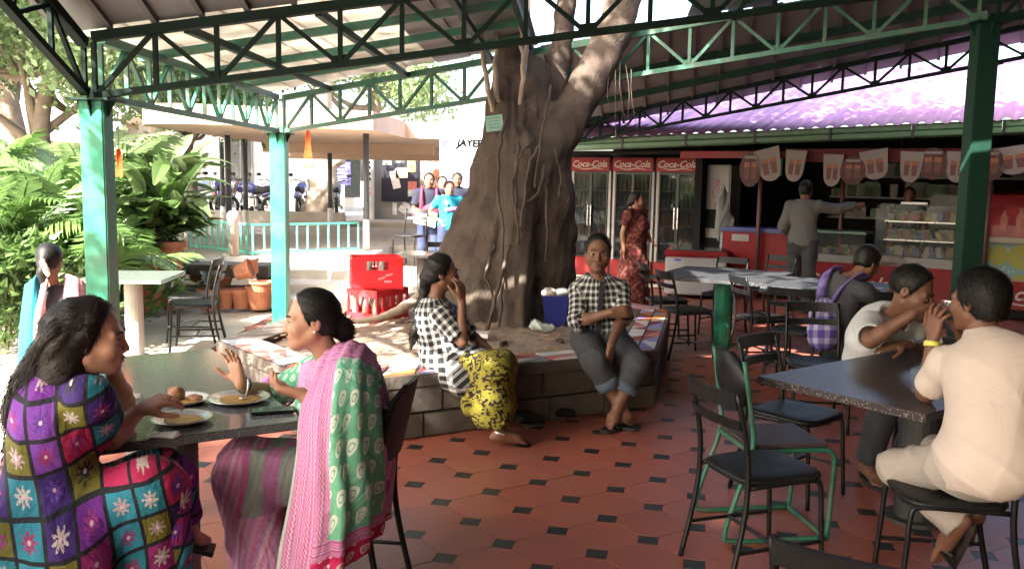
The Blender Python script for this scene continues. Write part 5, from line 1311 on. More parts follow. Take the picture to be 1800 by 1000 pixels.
t = thing('book', 'white book lying on the soil beside the seated woman', 'book', tuple(gz(838, 592, .42)), R(-4)); m_ = MB(); m_.box((0, 0, .018), (.19, .12, .03)); m_.build('pages', WHITEP, t, local=True); m_ = MB(); m_.box((0, 0, .036), (.195, .125, .005)); m_.build('cover', mat('cover', (.55, .5, .45), .5), t, local=True); m_ = MB(); m_.box((0, 0, .0), (.195, .125, .005)); m_.build('cover', mat('cover2', (.4, .12, .08), .5), t, local=True)
def shoe(label, px, py, rz):
    p = gz(px, py, 0); t = thing('shoe', label, 'shoe', (p.x, p.y, 0), R(rz), 'black shoes by the planter'); m_ = Soft(); 
    m_.chain([(p.x-.1, p.y, .045), (p.x, p.y, .05), (p.x+.11, p.y, .035)], [.038, .042, .036], .03); m_.cone((p.x-.1, p.y, .06), (p.x-.05, p.y, .075), .035, .03, .03); m_.plane((p.x, p.y, .018), (0, 0, -1))
    V = m_; o = soft_obj('upper', V, .009, BLACKP, t); o.data.transform(Matrix.Rotation(0, 4, 'Z'))
    m2 = MB(); m2.prism([(.15*math.cos(a), .043*math.sin(a)) for a in [2*math.pi*k_/18 for k_ in range(18)]], .002, .02); m2.build('sole', mat('sole', (.06, .06, .06), .7), t, local=True)
shoe('left black shoe lying against the planter wall', 920, 748, 8); shoe('right black shoe lying against the planter wall', 975, 735, 14)

# on the women's table
ZT = .752
def on(px, py, z=ZT): return gz(px, py, z)
PLATE = mat('steel_plate', (.62, .62, .60), .22, .1, 10, metal=.7); FOOD = mat('curry', (.30, .17, .04), .5, .5, 25); RICE = mat('brown_food', (.25, .12, .06), .7, .5, 30, .5, 60)
def plate(label, px, py, r, rice=True, curry=True):
    p = on(px, py); t = thing('plate', label, 'plate', tuple(p), 0, 'plates on the women\'s table')
    m_ = MB(); m_.lathe([(r*.55, 0), (r*.75, .002), (r*.92, .012), (r, .016), (r, .0185), (r*.9, .0155), (r*.73, .005), (0, .0045)], n=32); m_.build('dish', PLATE if not label.startswith('white') else mat('white_china', (.66, .66, .64), .25, .05), t, smooth=True, local=True)
    if rice:
        m_ = Soft(); m_.ell(p+Vector((-.03, .01, .03)), (.036, .034, .032), k=.02); m_.ell(p+Vector((.045, .01, .015)), (.03, .02, .014), k=.02); soft_obj('food', m_, .006, RICE, t, folds(.006, 140, 8))
    if curry:
        m_ = MB(); m_.prism([(r*.62*math.cos(a)*(1+.15*math.sin(3*a)), r*.62*math.sin(a)*(1+.1*math.cos(2*a))) for a in [2*math.pi*k_/20 for k_ in range(20)]], .0058, .0075); m_.build('sauce', FOOD, t, local=True)
plate('white plate with a lump of food, at the back of the women\'s table', 322, 706, .105)
plate('steel plate smeared with sauce, in front of the seated woman\'s elbow', 320, 740, .11, False)
plate('steel plate with a spoon, nearest the woman in pink', 420, 704, .125, False)
p = on(432, 706); t = thing('spoon', 'steel spoon standing in the plate near the woman in pink', 'spoon', tuple(p+Vector((0, 0, .01)))); m_ = MB(); m_.tube([(0, 0, .012), (.01, .0, .045), (.012, .01, .085)], [.004, .004, .007], 6); m_.build('handle', STEEL, t, smooth=True, local=True); m_ = MB(); m_.ell((-.008, -.004, .008), (.02, .014, .004)); m_.build('bowl', STEEL, t, smooth=True, local=True)
p = on(480, 724); t = thing('phone', 'dark phone lying near the table edge before the woman in pink', 'phone', tuple(p), R(18)); m_ = MB(); m_.box((0, 0, .006), (.17, .075, .010), bev=.004); m_.build('body', BLACKM, t, local=True); m_ = MB(); m_.box((0, 0, .0118), (.155, .066, .001)); m_.build('screen', mat('screen', (.02, .02, .025), .05), t, local=True)
p = on(286, 768); t = thing('paper_scrap', 'crumpled white paper scrap at the near edge of the women\'s table', 'paper', tuple(p)); m_ = Soft(); m_.ell(p+Vector((0, 0, .008)), (.055, .02, .010), k=.01); m_.ell(p+Vector((.03, .01, .008)), (.03, .02, .010), k=.01); soft_obj('scrap', m_, .006, WHITEP, t, folds(.006, 120, 4))
p = on(222, 703); t = thing('rolled_paper', 'small pale roll of paper on the women\'s table', 'paper', tuple(p)); m_ = MB(); m_.tube([(-.05, 0, .014), (.06, .01, .014)], .013, 10); m_.build('roll', WHITEP, t, smooth=True, local=True)
p = gz(1612, 690, .752); t = thing('glass_tumbler', 'half-hidden glass tumbler on the eating men\'s table', 'glass', tuple(p)); m_ = MB(); m_.lathe([(.026, 0), (.033, .11), (.031, .11), (.025, .005), (0, .005)], n=16); m_.build('cup', CG, t, smooth=True, local=True)
# painted fish-scale scraps on the soil near the left rim
t = thing('magazine', 'violet-covered magazine on the planter rim beside the seated woman', 'magazine', tuple(gz(705, 637, .432)), R(12)); m_ = MB(); m_.box((0, 0, .006), (.26, .13, .010)); m_.build('pages', WHITEP, t, local=True); m_ = MB(); m_.box((.0, .0, .0125), (.2, .09, .002)); m_.build('cover_print', VIOP, t, local=True)
# ================================================================== people
def V3(*a): return np.array(a, float)
def A(px, py, Y): return np.array(at(px, py, Y))
def nrm(v): v = np.array(v, float); return v/np.linalg.norm(v)
def skin(name, c):
    m = mat(name, c, .5, .10, 14, .06, 140, spec=.35); b = m.node_tree.nodes['Principled BSDF']; b.inputs['Subsurface Weight'].default_value = .0; return m
SK_L = skin('skin_light_brown', (.42, .22, .14)); SK_M = skin('skin_brown', (.27, .13, .08)); SK_D = skin('skin_deep_brown', (.15, .07, .042))
HAIR = mat('black_hair', (.008, .007, .006), .5, .35, 40, .15, 220, spec=.25, bdist=.002)
HAIRB = mat('dark_brown_hair', (.013, .009, .007), .5, .4, 40, .1, 200, spec=.25, bdist=.002)
EYEW = mat('eye_white', (.36, .32, .29), .2, .02); IRIS = mat('iris', (.01, .007, .005), .1); LIPS = mat('lips', (.30, .10, .08), .45, .1); LIPD = mat('lips_dark', (.12, .045, .035), .45, .1); NAIL = mat('nail', (.5, .32, .26), .35)
def hframe(fwd, up):
    f = nrm(fwd); u = nrm(np.array(up, float)-f*np.dot(up, f)); r = np.cross(f, u); return f, u, r
def add_head(s, c, fwd, up, k=1., fem=False):
    f, u, r = hframe(fwd, up); P = lambda a, b, d: c+k*(r*a+f*b+u*d); ax = (r, f, u)
    s.ell(P(0, -.012, .030), k*V3(.074, .092, .086), ax, .02*k)
    s.ell(P(0, .022, -.030), k*V3(.060, .066, .078), ax, .03*k)
    s.ball(P(0, .068, -.088), .021*k, .025*k)
    for q in (-1, 1):
        s.cone(P(q*.052, .005, -.050), P(q*.014, .066, -.086), .022*k, .020*k, .02*k)
        s.ball(P(q*.036, .060, -.022), .029*k, .025*k)
        s.cone(P(q*.014, .082, .022), P(q*.044, .068, .022), .013*k, .012*k, .012*k)
        s.ball(P(q*.033, .094, .004), .017*k, .012*k, sub=True)
        s.ell(P(q*.033, .073, .004), k*V3(.016, .012, .011), ax, .006*k)
        s.ell(P(q*.076, -.012, -.006), k*V3(.010, .020, .031), ax, .008*k); s.ell(P(q*.0835, -.010, .0), k*V3(.005, .009, .014), ax, .004*k, sub=True)
        s.ball(P(q*.011, .096, -.030), .0095*k, .008*k)
    s.cone(P(0, .084, .018), P(0, (.104 if fem else .109), -.026), .008*k, (.0105 if fem else .012)*k, .010*k)
    s.cone(P(-.016, .086, -.054), P(.016, .086, -.054), .0095*k, .0095*k, .01*k); s.cone(P(-.013, .084, -.064), P(.013, .084, -.064), .010*k, .010*k, .01*k)
    return P
def face_parts(t, P, k, lips=LIPS, brow=True, h=.0):
    for q in (-1, 1):
        o0 = P(0, 0, 0); rx, fx, ux = nrm(P(1, 0, 0)-o0), nrm(P(0, 1, 0)-o0), nrm(P(0, 0, 1)-o0); rot = Matrix(((rx[0], fx[0], ux[0]), (rx[1], fx[1], ux[1]), (rx[2], fx[2], ux[2])))
        m_ = MB(); m_.ell(P(q*.033, .0805, .003), (.0125*k, .0075*k, .0062*k), 12, 8, rot); e = m_.build('eye', EYEW, t, smooth=True)
        m_ = MB(); m_.ell(P(q*.033, .0865, .0035), (.0058*k, .0028*k, .0058*k), 10, 6, rot); m_.build('iris', IRIS, e, smooth=True)
        if brow:
            m_ = MB(); m_.tube(curved([P(q*.014, .0935, .0235), P(q*.032, .0895, .031), P(q*.050, .074, .024)], 4), [.002*k, .003*k, .0036*k, .0036*k, .0036*k, .003*k, .003*k, .0025*k, .0015*k], 6); m_.build('eyebrow', HAIR, t, smooth=True)
        m_ = MB(); m_.tube(curved([P(q*.0195, .084, .006), P(q*.033, .0885, .0095), P(q*.047, .077, .005)], 4), .0016*k, 5); m_.build('lash_line', HAIR, t)
    m_ = MB(); m_.tube(curved([P(-.024, .080, -.0585), P(-.010, .0955, -.0545), P(0, .0965, -.0560), P(.010, .0955, -.0545), P(.024, .080, -.0585)], 4), [.002*k]+[.0052*k]*15+[.002*k], 6); m_.build('lip', lips, t, smooth=True)
    m_ = MB(); m_.tube(curved([P(-.022, .080, -.0605), P(0, .0945, -.0655), P(.022, .080, -.0605)], 5), [.002*k]+[.0058*k]*9+[.002*k], 6); m_.build('lip', lips, t, smooth=True)
def hair_cap(s, c, fwd, up, k=1., thick=.012, hairline=.052, low=-.075, nape=True):
    f, u, r = hframe(fwd, up); P = lambda a, b, d: c+k*(r*a+f*b+u*d); ax = (r, f, u)
    s.ell(P(0, -.016, .032), k*V3(.074+thick, .092+thick*.9, .087+thick), ax, .02)
    if nape: s.ell(P(0, -.055, -.035), k*V3(.062, .045, .055), ax, .03)
    s.plane(P(0, hairline, .052), f*.86-u*.5, .006); s.plane(P(0, .022, -.002), f*.95-u*.30, .012)
    s.plane(P(0, 0, low), -u, .01)
    return P
def fuzz(t, o, n, L, comb, seed=1, up=.25, m=None):
    """loose strands lying over a hair mass"""
    r = random.Random(seed); me = o.data; vs = me.vertices; m_ = MB(); c = Vector(comb)
    for _ in range(n):
        v = vs[r.randrange(len(vs))]; nn = v.normal; d = c+Vector((r.gauss(0, .35), r.gauss(0, .35), r.gauss(0, .35))); d = (d-nn*d.dot(nn)); d = (d.normalized() if d.length > 1e-6 else nn)+nn*up*r.uniform(.2, 1.2); d.normalize()
        l = L*r.uniform(.5, 1.2); x = d.cross(nn); x = (x.normalized() if x.length > 1e-6 else Vector((1, 0, 0)))*.0011; p = v.co-nn*.002; q = p+d*l*.55+nn*l*.05; e = p+d*l-nn*l*.06
        m_.add([p-x, p+x, q+x*.8, q-x*.8, e], [(0, 1, 2, 3), (3, 2, 4)])
    h_ = m_.build('hair_strands', m or HAIR, t, local=True); h_['kind'] = 'stuff'
def add_hand(s, w, d, n, side, k=1., curl=(.3, .3, .3, .3), thumb=.6, spread=.12, bend=.25):
    """w wrist, d finger direction, n palm-facing direction, side = +1/-1: where the thumb goes along cross(d, n)"""
    d = nrm(d); n = nrm(np.array(n)-d*np.dot(n, d)); x = np.cross(d, n)*side
    tips = []
    palm = w+d*.085*k
    for i, o in enumerate((.030, .010, -.010, -.028)):
        base = w+d*(.088-.006*abs(i-1.2))*k+x*o*k
        s.cone(w+d*.015*k+x*o*.55*k, base, .0135*k, .0105*k, .012*k)
        L = (.068, .076, .070, .055)[i]*k; c = curl[i]; p = base; dd = nrm(d+x*spread*(1.2-i)*.8); r0 = .0092*k
        for j, fr in enumerate((.45, .31, .24)):
            ang = c*(.6, 1.1, .8)[j]
            dd = nrm(dd*math.cos(ang)+n*math.sin(ang)); q = p+dd*L*fr; s.cone(p, q, r0*(1-.1*j), r0*(1-.1*(j+1)), .005*k); p = q
        tips.append(p)
    b = w+d*.028*k+x*.026*k; dt = nrm(d*.55+x*thumb+n*.35); p = b+dt*.04*k; s.cone(b, p, .0145*k, .0115*k, .012*k)
    dt2 = nrm(dt*.7+d*.5+n*bend); q = p+dt2*.032*k; s.cone(p, q, .0108*k, .0098*k, .006*k); q2 = q+nrm(dt2+d*.3)*.024*k; s.cone(q, q2, .0098*k, .0085*k, .005*k)
    s.ell(w+d*.05*k, k*V3(.036, .014, .045), (x, n, d), .012*k)
    return tips
def add_foot(s, an, toe, k=1., up=(0, 0, 1)):
    d = nrm(toe-an); L = np.linalg.norm(toe-an); u = nrm(np.array(up)-d*np.dot(up, d)); x = np.cross(d, u)
    s.cone(an-d*.03*k-u*.03*k, toe-d*.08*k+u*.0, .032*k, .026*k, .03*k); s.cone(an, toe-d*.09*k, .034*k, .022*k, .03*k)
    for i, o in enumerate((-.026, -.010, .004, .017, .029)):
        ln = (.0, .004, -.004, -.012, -.022)[i] if True else 0
        s.cone(toe-d*.085*k+x*o*.75*k, toe+d*(-.012+ln)*k+x*o*k-u*.008*k, .0145*k, (.012 if i == 0 else .009)*k, .008*k)
def limbs(s, J, k=1., hands=True):
    up = nrm(J['neck']-J['pel']); side = nrm(J['shR']-J['shL']); fr = nrm(np.cross(up, side)); side = np.cross(fr, up); ax = (side, fr, up)
    J['ax'] = ax
    p, n = J['pel'], J['neck']; sp = lambda f: p+(n-p)*f+J.get('bow', V3(0, 0, 0))*4*f*(1-f)
    J['sp'] = sp
    s.ell(p, k*V3(.155, .105, .11), ax, .05); s.ell(sp(.35), k*V3(.12, .088, .13), ax, .05); s.ell(sp(.70), k*V3(.145, .10, .155), ax, .05)
    s.cone(J['shL'], J['shR'], .050*k, .050*k, .05); s.cone(sp(.85), n, .07*k, .055*k, .04)
    s.cone(n-up*.03, J['head']-nrm(J['hup'])*.06*k-nrm(J['fwd'])*.018*k, .054*k, .048*k, .03)
    for q in 'LR':
        s.cone(J['sh'+q], J['el'+q], .045*k, .037*k, .02); s.cone(J['el'+q], J['wr'+q], .037*k, .0245*k, .012)
        fm = J['el'+q]+(J['wr'+q]-J['el'+q])*.3; s.ball(fm, .037*k, .02)
        if 'kn'+q in J:
            s.cone(J['hip'+q], J['kn'+q], .078*k, .052*k, .03); s.cone(J['kn'+q], J['an'+q], .050*k, .032*k, .02)
            cf = J['kn'+q]+(J['an'+q]-J['kn'+q])*.3; s.ball(cf-nrm(J['fwdb'] if 'fwdb' in J else fr)*.012, .05*k, .03)
            if 'to'+q in J: add_foot(s, J['an'+q], J['to'+q], k)
def person(label, base, J, sk, h, k=1., hands=None, fem=False, face=True, lips=LIPS, group=None):
    t = thing('person', label, 'person', tuple(base), 0, group)
    s = Soft(); limbs(s, J, k); P = add_head(s, J['head'], J['fwd'], J['hup'], k, fem); J['P'] = P
    for q, a in (hands or {}).items(): add_hand(s, J['wr'+q], *a[:3], k=k, **a[3])
    soft_obj('body', s, h, sk, t, it=1)
    if face: face_parts(t, P, k, lips)
    return t
def top(t, J, m, h, k=1., slv=.7, infl=.022, hem=None, fold=(.005, 34, 1), extra=None, name='shirt', low=.0, neck=.07, flare=.02, vneck=0., planar=None):
    s = Soft(); ax = J['ax']; sp = J['sp']; i = infl; up = ax[2]
    s.ell(sp(.70), V3(.145*k+i, .10*k+i, .155*k+i), ax, .06); s.ell(sp(.35), V3(.125*k+i, .092*k+i+.01, .14*k+i), ax, .06); s.ell(sp(.05), V3(.155*k+i, .11*k+i, .13*k+i), ax, .06)
    s.cone(J['shL'], J['shR'], .052*k+i*.5, .052*k+i*.5, .05); s.cone(sp(.86), sp(.97), .085*k, .066*k, .05)
    bones = [(sp(-.25), sp(1.), .16*k, ax[1], 0.)]; cuts = []
    for q in 'LR':
        a, b, c = J['sh'+q], J['el'+q], J['wr'+q]
        f = min(slv, 1.); e = a+(b-a)*f; fl_ = slv <= 1; s.cone(a, e, .052*k+i*.55, .050*k+i*.6, .03, flat=fl_)
        if fl_: cuts.append((e, b-a))
        bones.append((a, b, .062*k, up, .3))
        if slv > 1:
            e = b+(c-b)*(slv-1); s.cone(b, e, .046*k+i*.6, .036*k+i*.7, .03, flat=True); cuts.append((e, c-b)); bones.append((b, c, .055*k, up, .3))
    if extra: extra(s, bones)
    if planar: bones = [(None, *planar)]
    for e, d in cuts: d = nrm(d); s.cone(e-d*.035, e+d*.02, .046*k, .047*k, .004, sub=True, flat=True)
    # open ends: neck hole
    nk = J['neck']; s.cone(nk-up*.005, nk+up*.15, neck*.92*k, neck*1.0*k, .008, sub=True)
    if vneck: s.cone(nk+ax[1]*.07-up*vneck, nk+ax[1]*.05+up*.1, .012, .06, .008, sub=True)
    if hem is not None: s.plane(hem[0], hem[1])
    return soft_obj(name, s, h, m, t, fold if callable(fold) else folds(*fold), it=(4 if callable(fold) else 1), bones=bones)
def sleeves_cut(J, slv):      # used through extra: cut planes are local, so use sub balls at the cuffs
    pass
def trousers(t, J, m, h, k=1., infl=.022, end=(.9, .9), fold=(.006, 30, 2), name='trousers', flare=0., planar=None):
    s = Soft(); ax = J['ax']; i = infl; bones = []; cu_ = []
    s.ell(J['pel'], V3(.158*k+i, .11*k+i, .12*k+i), ax, .05); s.ell(J['pel']+ax[2]*.09, V3(.135*k+i, .1*k+i, .09), ax, .05)
    for q, f in zip('LR', end):
        a, b, c = J['hip'+q], J['kn'+q], J['an'+q]; e = b+(c-b)*f
        s.cone(a, b, .082*k+i, .060*k+i, .04); s.cone(b, e, .060*k+i, .046*k+i+flare, .025, flat=True)
        d = nrm(c-b); cu_.append((e, d))
        bones += [(a, b, .085*k, ax[2], 0.), (b, c, .07*k, ax[2], .2)]
    if planar: bones = [(None, *planar)]
    for e, d in cu_: s.cone(e-d*.03, e+d*.02, .036*k+flare, .037*k+flare, .004, sub=True, flat=True)
    return soft_obj(name, s, h, m, t, folds(*fold), it=1, bones=bones)
def hipset(J, w=.09):
    ax_side = nrm(J['shR']-J['shL']); 
    J['hipL'] = J['pel']-ax_side*w; J['hipR'] = J['pel']+ax_side*w
def back_folds(z0, seed=0):
    def rg(a): return (1-np.abs(np.sin(a)))**2
    def f(X, Y, Z):
        w = np.sin(9*X+2*Z+seed)+.7*np.sin(11*Y-7*Z+seed*2); lo = np.clip((z0+.22-Z)/.2, 0, 1); hi = np.clip((Z-z0-.12)/.2, 0, 1)
        return -.010*lo*rg(21*(Z+.30*X-.1*Y)+1.1*w)*(.4+.6*np.sin(4*X+5*Z+seed)**2)-.006*hi*rg(13*(.75*X+.5*Z+.3*Y)+1.2*w)-.004*rg(17*(X-.4*Z)+1.5*w+1)+.005
    return f
def sheet(t, name, ctrl, m, nu=40, nv=50, fold=0., ff=9, uvs=(1, 1), thick=.006):
    """cloth sheet through a net of control points ctrl[i][j]; i runs down, j across"""
    cols = [curved([r[j] for r in ctrl], 8) for j in range(len(ctrl[0]))]
    rows = [[c[i] for c in cols] for i in range(len(cols[0]))]; G_ = [curved(r, 8) for r in rows]
    n, mm = len(G_), len(G_[0]); B = [[Vector(p) for p in r] for r in G_]
    if fold:
        for i in range(n):
            for j in range(mm):
                a = G_[i][max(0, j-1)]; b = G_[i][min(mm-1, j+1)]; c_ = G_[max(0, i-1)][j]; d_ = G_[min(n-1, i+1)][j]
                nn = (b-a).cross(d_-c_); nn = nn.normalized() if nn.length > 1e-9 else Vector((0, 0, 0)); f = j/(mm-1)
                B[i][j] = G_[i][j]+nn*fold*(math.sin(ff*6.28*f+1.2*math.sin(i*.12))+.5*math.sin(ff*11*f+2+i*.05))*(.25+.75*i/(n-1))
    m_ = MB(); m_.grid(B); o = m_.build(name, m, t, smooth=True); me = o.data; l = me.uv_layers.new(name='UVMap'); 
    uv = [(j/(mm-1)*uvs[0], i/(n-1)*uvs[1]) for i in range(n) for j in range(mm)]
    for lp in me.loops: l.data[lp.index].uv = uv[lp.vertex_index]
    so = o.modifiers.new('s', 'SOLIDIFY'); so.thickness = thick; so.offset = 0
    return o
def bracelet(t, c, ax_, r, m, tr=.003, name='bangle'):
    a = nrm(ax_); x = nrm(np.cross(a, (0.3, .2, 1))); y = np.cross(a, x); pts = [c+(x*math.cos(q)+y*math.sin(q))*r for q in np.linspace(0, 2*np.pi, 17)]
    m_ = MB(); m_.tube([Vector(p) for p in pts], tr, 6, cap=False); return m_.build(name, m, t, smooth=True)

# ---- cloth patterns
def patchwork():
    g = NG('patchwork_cloth', .8); u, v, _ = g.sep(); sc_ = 1/.088
    nz = g.noise(5); a = g.math('ADD', g.math('MULTIPLY', u, sc_), g.math('MULTIPLY', nz, .25)); b = g.math('ADD', g.math('MULTIPLY', v, sc_*.9), g.math('MULTIPLY', nz, .25))
    fa, fb = g.math('FRACT', a), g.math('FRACT', b); cell = g.comb(g.math('FLOOR', a), g.math('FLOOR', b)); w = g.white(cell); w2 = g.white(g.comb(g.math('FLOOR', b), g.math('FLOOR', a), 3.))
    pal = [(.12, .02, .20), (.32, .015, .07), (.015, .14, .19), (.11, .10, .015), (.20, .015, .11), (.035, .015, .11), (.02, .17, .24), (.14, .035, .25)]
    base = g.ramp(w, pal); mo = g.ramp(w2, [(.34, .24, .26), (.22, .03, .16), (.08, .03, .22), (.36, .31, .28), (.02, .02, .03), (.25, .02, .09)])
    dx = g.math('SUBTRACT', fa, .5); dy = g.math('SUBTRACT', fb, .5); rr = g.math('SQRT', g.math('ADD', g.math('MULTIPLY', dx, dx), g.math('MULTIPLY', dy, dy))); an = g.math('ARCTAN2', dy, dx)
    pet = g.math('ADD', .22, g.math('MULTIPLY', .08, g.math('SINE', g.math('ADD', g.math('MULTIPLY', an, 8.), g.math('MULTIPLY', w, 9.))))); fl_ = g.lt(rr, pet); n2 = g.noise(140)
    c = g.mix(g.math('MULTIPLY', fl_, g.gt(n2, .42)), base, mo); c = g.mix(g.lt(rr, .06), c, (.5, .35, .4))
    ed = g.math('MAXIMUM', g.math('ABSOLUTE', dx), g.math('ABSOLUTE', dy)); c = g.mix(g.gt(ed, .435), c, (.012, .012, .016))
    return g.out(c, .2)
def gingham(name, s_=.042, dark=(.012, .013, .014), lite=(.52, .52, .5)):
    g = NG(name, .8); u, v, _ = g.sep(); k_ = 1/s_
    a = g.lt(g.math('FRACT', g.math('MULTIPLY', u, k_)), .42); b = g.lt(g.math('FRACT', g.math('MULTIPLY', v, k_)), .42)
    f = g.math('MULTIPLY', .5, g.math('ADD', a, b)); f = g.math('POWER', f, 1.6); c = g.mix(f, dark, lite); return g.out(c, .2)
def paisley(g, u, v, s_, bg, fg):
    a = g.math('MULTIPLY', u, 1/s_); b = g.math('MULTIPLY', v, .8/s_); row = g.math('FLOOR', b); a = g.math('ADD', a, g.math('MULTIPLY', g.math('FRACT', g.math('MULTIPLY', row, .5)), 1.))
    dx = g.math('SUBTRACT', g.math('FRACT', a), .5); dy = g.math('SUBTRACT', g.math('FRACT', b), .5); dx = g.math('ADD', dx, g.math('MULTIPLY', dy, .35)); dx = g.math('MULTIPLY', dx, g.math('ADD', 1.3, g.math('MULTIPLY', dy, 1.3)))
    r = g.math('SQRT', g.math('ADD', g.math('MULTIPLY', dx, dx), g.math('MULTIPLY', dy, dy))); ring = g.math('MULTIPLY', g.lt(r, .36), g.gt(g.math('ABSOLUTE', g.math('SUBTRACT', r, .17)), .035))
    return g.mix(ring, bg, fg)
def stripes(g, u, k_, cols):
    f = g.math('FRACT', g.math('MULTIPLY', u, k_)); return g.ramp(f, cols)
PNK = [(.50, .10, .26), (.58, .24, .40), (.40, .17, .38), (.58, .26, .40), (.50, .10, .26), (.60, .40, .48), (.32, .15, .34)]
def shawl_mat():
    g = NG('shawl_cloth', .85); u, v, _ = g.sep()      # u across 0..1, v down 0..1
    grn = paisley(g, u, g.math('MULTIPLY', v, 1.35), .095, (.15, .42, .27), (.58, .62, .54))
    st = stripes(g, g.math('ADD', u, g.math('MULTIPLY', .004, g.math('SINE', g.math('MULTIPLY', v, 300.)))), 17., PNK); n2 = g.noise(120); st = g.mix(g.math('MULTIPLY', .35, g.gt(n2, .55)), st, (.60, .35, .48))
    bt = stripes(g, v, 26., PNK); redp = paisley(g, u, v, .08, (.50, .02, .10), (.62, .45, .45))
    ing = g.math('MULTIPLY', g.math('MULTIPLY', g.gt(u, .40), g.lt(u, .80)), g.math('MULTIPLY', g.lt(v, .80), g.gt(v, .12)))
    c = g.mix(ing, st, grn); c = g.mix(g.math('MULTIPLY', g.gt(v, .80), g.gt(u, .30)), c, bt); c = g.mix(g.math('MULTIPLY', g.gt(v, .875), g.gt(u, .30)), c, redp); c = g.mix(g.math('MULTIPLY', g.lt(v, .13), g.gt(u, .1)), c, bt)
    c = g.mix(g.gt(g.math('ABSOLUTE', g.math('SUBTRACT', u, .5)), .485), c, (.45, .55, .45))
    return g.out(c, .25)
def kurta_mat():
    g = NG('green_kurta_cloth', .85); u, v, _ = g.sep(); c = paisley(g, u, v, .042, (.10, .40, .22), (.55, .62, .52)); return g.out(c, .2)
def salwar_mat():
    g = NG('magenta_salwar_cloth', .85, uv=False); x_, y_, z_ = g.sep(); n2 = g.noise(110); nw = g.noise(6)
    v = g.math('ADD', g.math('MULTIPLY', x_, -1.), g.math('MULTIPLY', nw, .05)); u = g.math('ADD', v, g.math('MULTIPLY', z_, .22))
    a = stripes(g, u, 11., PNK); a = g.mix(g.math('MULTIPLY', .4, g.gt(n2, .52)), a, (.55, .30, .42))
    band = g.ramp(g.math('MULTIPLY', v, 2.2), [(.09, .008, .08), (.09, .008, .08), (.10, .01, .09), (.10, .24, .16), (.30, .10, .22), (.12, .26, .17), (.42, .06, .22), (.48, .09, .27)]); f = g.math('MULTIPLY', g.lt(v, .36), g.gt(z_, .44))
    a = g.mix(.25, a, (.55, .30, .42)); c = g.mix(g.math('MULTIPLY', .7, f), a, band); return g.out(c, .25)
def floral(name, bg, fg, sc_=38):
    g = NG(name, .85); n1 = g.noise(sc_, detail=2); n2 = g.noise(sc_*.3, detail=1); f = g.math('MULTIPLY', g.gt(n1, .50), g.gt(n2, .44)); return g.out(g.mix(f, bg, fg), .2)
PATCH = patchwork(); GING = gingham('check_cloth', .050); GING2 = gingham('check_cloth_small', .046); SHAWL = shawl_mat(); KURTA = kurta_mat(); SALW = salwar_mat()
YSK = floral('yellow_printed_cloth', (.26, .23, .03), (.03, .018, .02), 52); MAROON = floral('maroon_sari_cloth', (.075, .013, .012), (.16, .06, .04), 26)
CREAM = mat('cream_shirt_cloth', (.52, .43, .365), .85, .05, 5, .15, 90, crease=.32); CREAMT = mat('cream_cloth_dimmed', (.33, .285, .245), .85, .08, 5, .2, 90, crease=.32); WSH = mat('white_shirt_cloth', (.50, .51, .50), .85, .05, 5, .15, 90, crease=.32)  # trouser cream darker than the shirt's: shading put into the colour
NAVY = mat('navy_cloth', (.007, .008, .024), .85, .2, 8, .1, 80, crease=.32); TURQC = mat('turquoise_cloth', (.005, .2, .3), .8, .1, 8); JEAN = mat('jeans_cloth', (.025, .035, .085), .85, .5, 6, .2, 90, crease=.32); DTR = mat('dark_trouser_cloth', (.035, .037, .042), .85, .2, 6, .2, 80, crease=.32); GREYS = mat('grey_shirt_cloth', (.11, .11, .11), .85, .1, 6, .15, 80, crease=.32); BLKC = mat('black_cloth', (.014, .014, .018), .85, .2, 8, .15, 80, crease=.32); REDC = mat('red_cloth', (.55, .02, .05), .8, .15, 8); SANDAL = mat('sandal_rubber', (.015, .013, .012), .6, .2, 20)
def sandal(t, an, toe, k=1.):
    d = toe-an; d[2] = 0; L = np.linalg.norm(d); d = d/L; x = np.cross(d, (0, 0, 1)); m_ = MB(); base = an.copy(); pts = []
    for q in range(18):
        a = 2*math.pi*q/18; p = an+d*(L*.5-.01)+d*math.cos(a)*(L*.5+.055)+x*math.sin(a)*.045*k; pts.append((p[0], p[1]))
    z = min(an[2]-.075*k, toe[2]-.02) ; z = max(z, .002); m_.prism(pts, z, z+.02); m_.build('sandal', SANDAL, t)
    m_ = MB(); c = toe-d*.075; m_.tube(curved([Vector(c-x*.045+V3(0, 0, z+.02-c[2])), Vector(c+V3(0, 0, .028)), Vector(c+x*.045+V3(0, 0, z+.02-c[2]))], 5), .008, 6); m_.build('sandal_strap', SANDAL, t)

# ------------------------------------------------------------------ woman in pink shawl
J = dict(head=A(548, 563, 3.40), fwd=V3(-.96, -.26, -.08), hup=V3(-.05, 0, 1), neck=A(592, 645, 3.44), shL=A(640, 672, 3.24), shR=A(556, 652, 3.66), pel=A(612, 832, 3.40),
         elR=A(480, 692, 3.80), wrR=A(424, 676, 3.58), elL=A(612, 760, 3.12), wrL=A(530, 692, 3.14), knL=A(425, 838, 3.18), knR=A(432, 812, 3.44), anL=V3(-.86, 3.12, .09), anR=V3(-.86, 3.42, .09), toL=V3(-1.06, 3.06, .03), toR=V3(-1.06, 3.4, .03))
hipset(J)
P2 = person('woman in green kurta and pink paisley shawl, gesturing with raised open palm at the table', (J['pel'][0], J['pel'][1], 0), J, SK_L, .0058, 1.0,
            dict(R=(V3(-.30, .05, .95), V3(-.55, -.8, 0), -1, dict(curl=(.10, .12, .16, .22), spread=.3, thumb=.8)), L=(V3(-.98, -.1, .22), V3(0, .4, .9), 1, dict(curl=(.9, 1.0, 1.05, 1.1), thumb=.5))), fem=True)
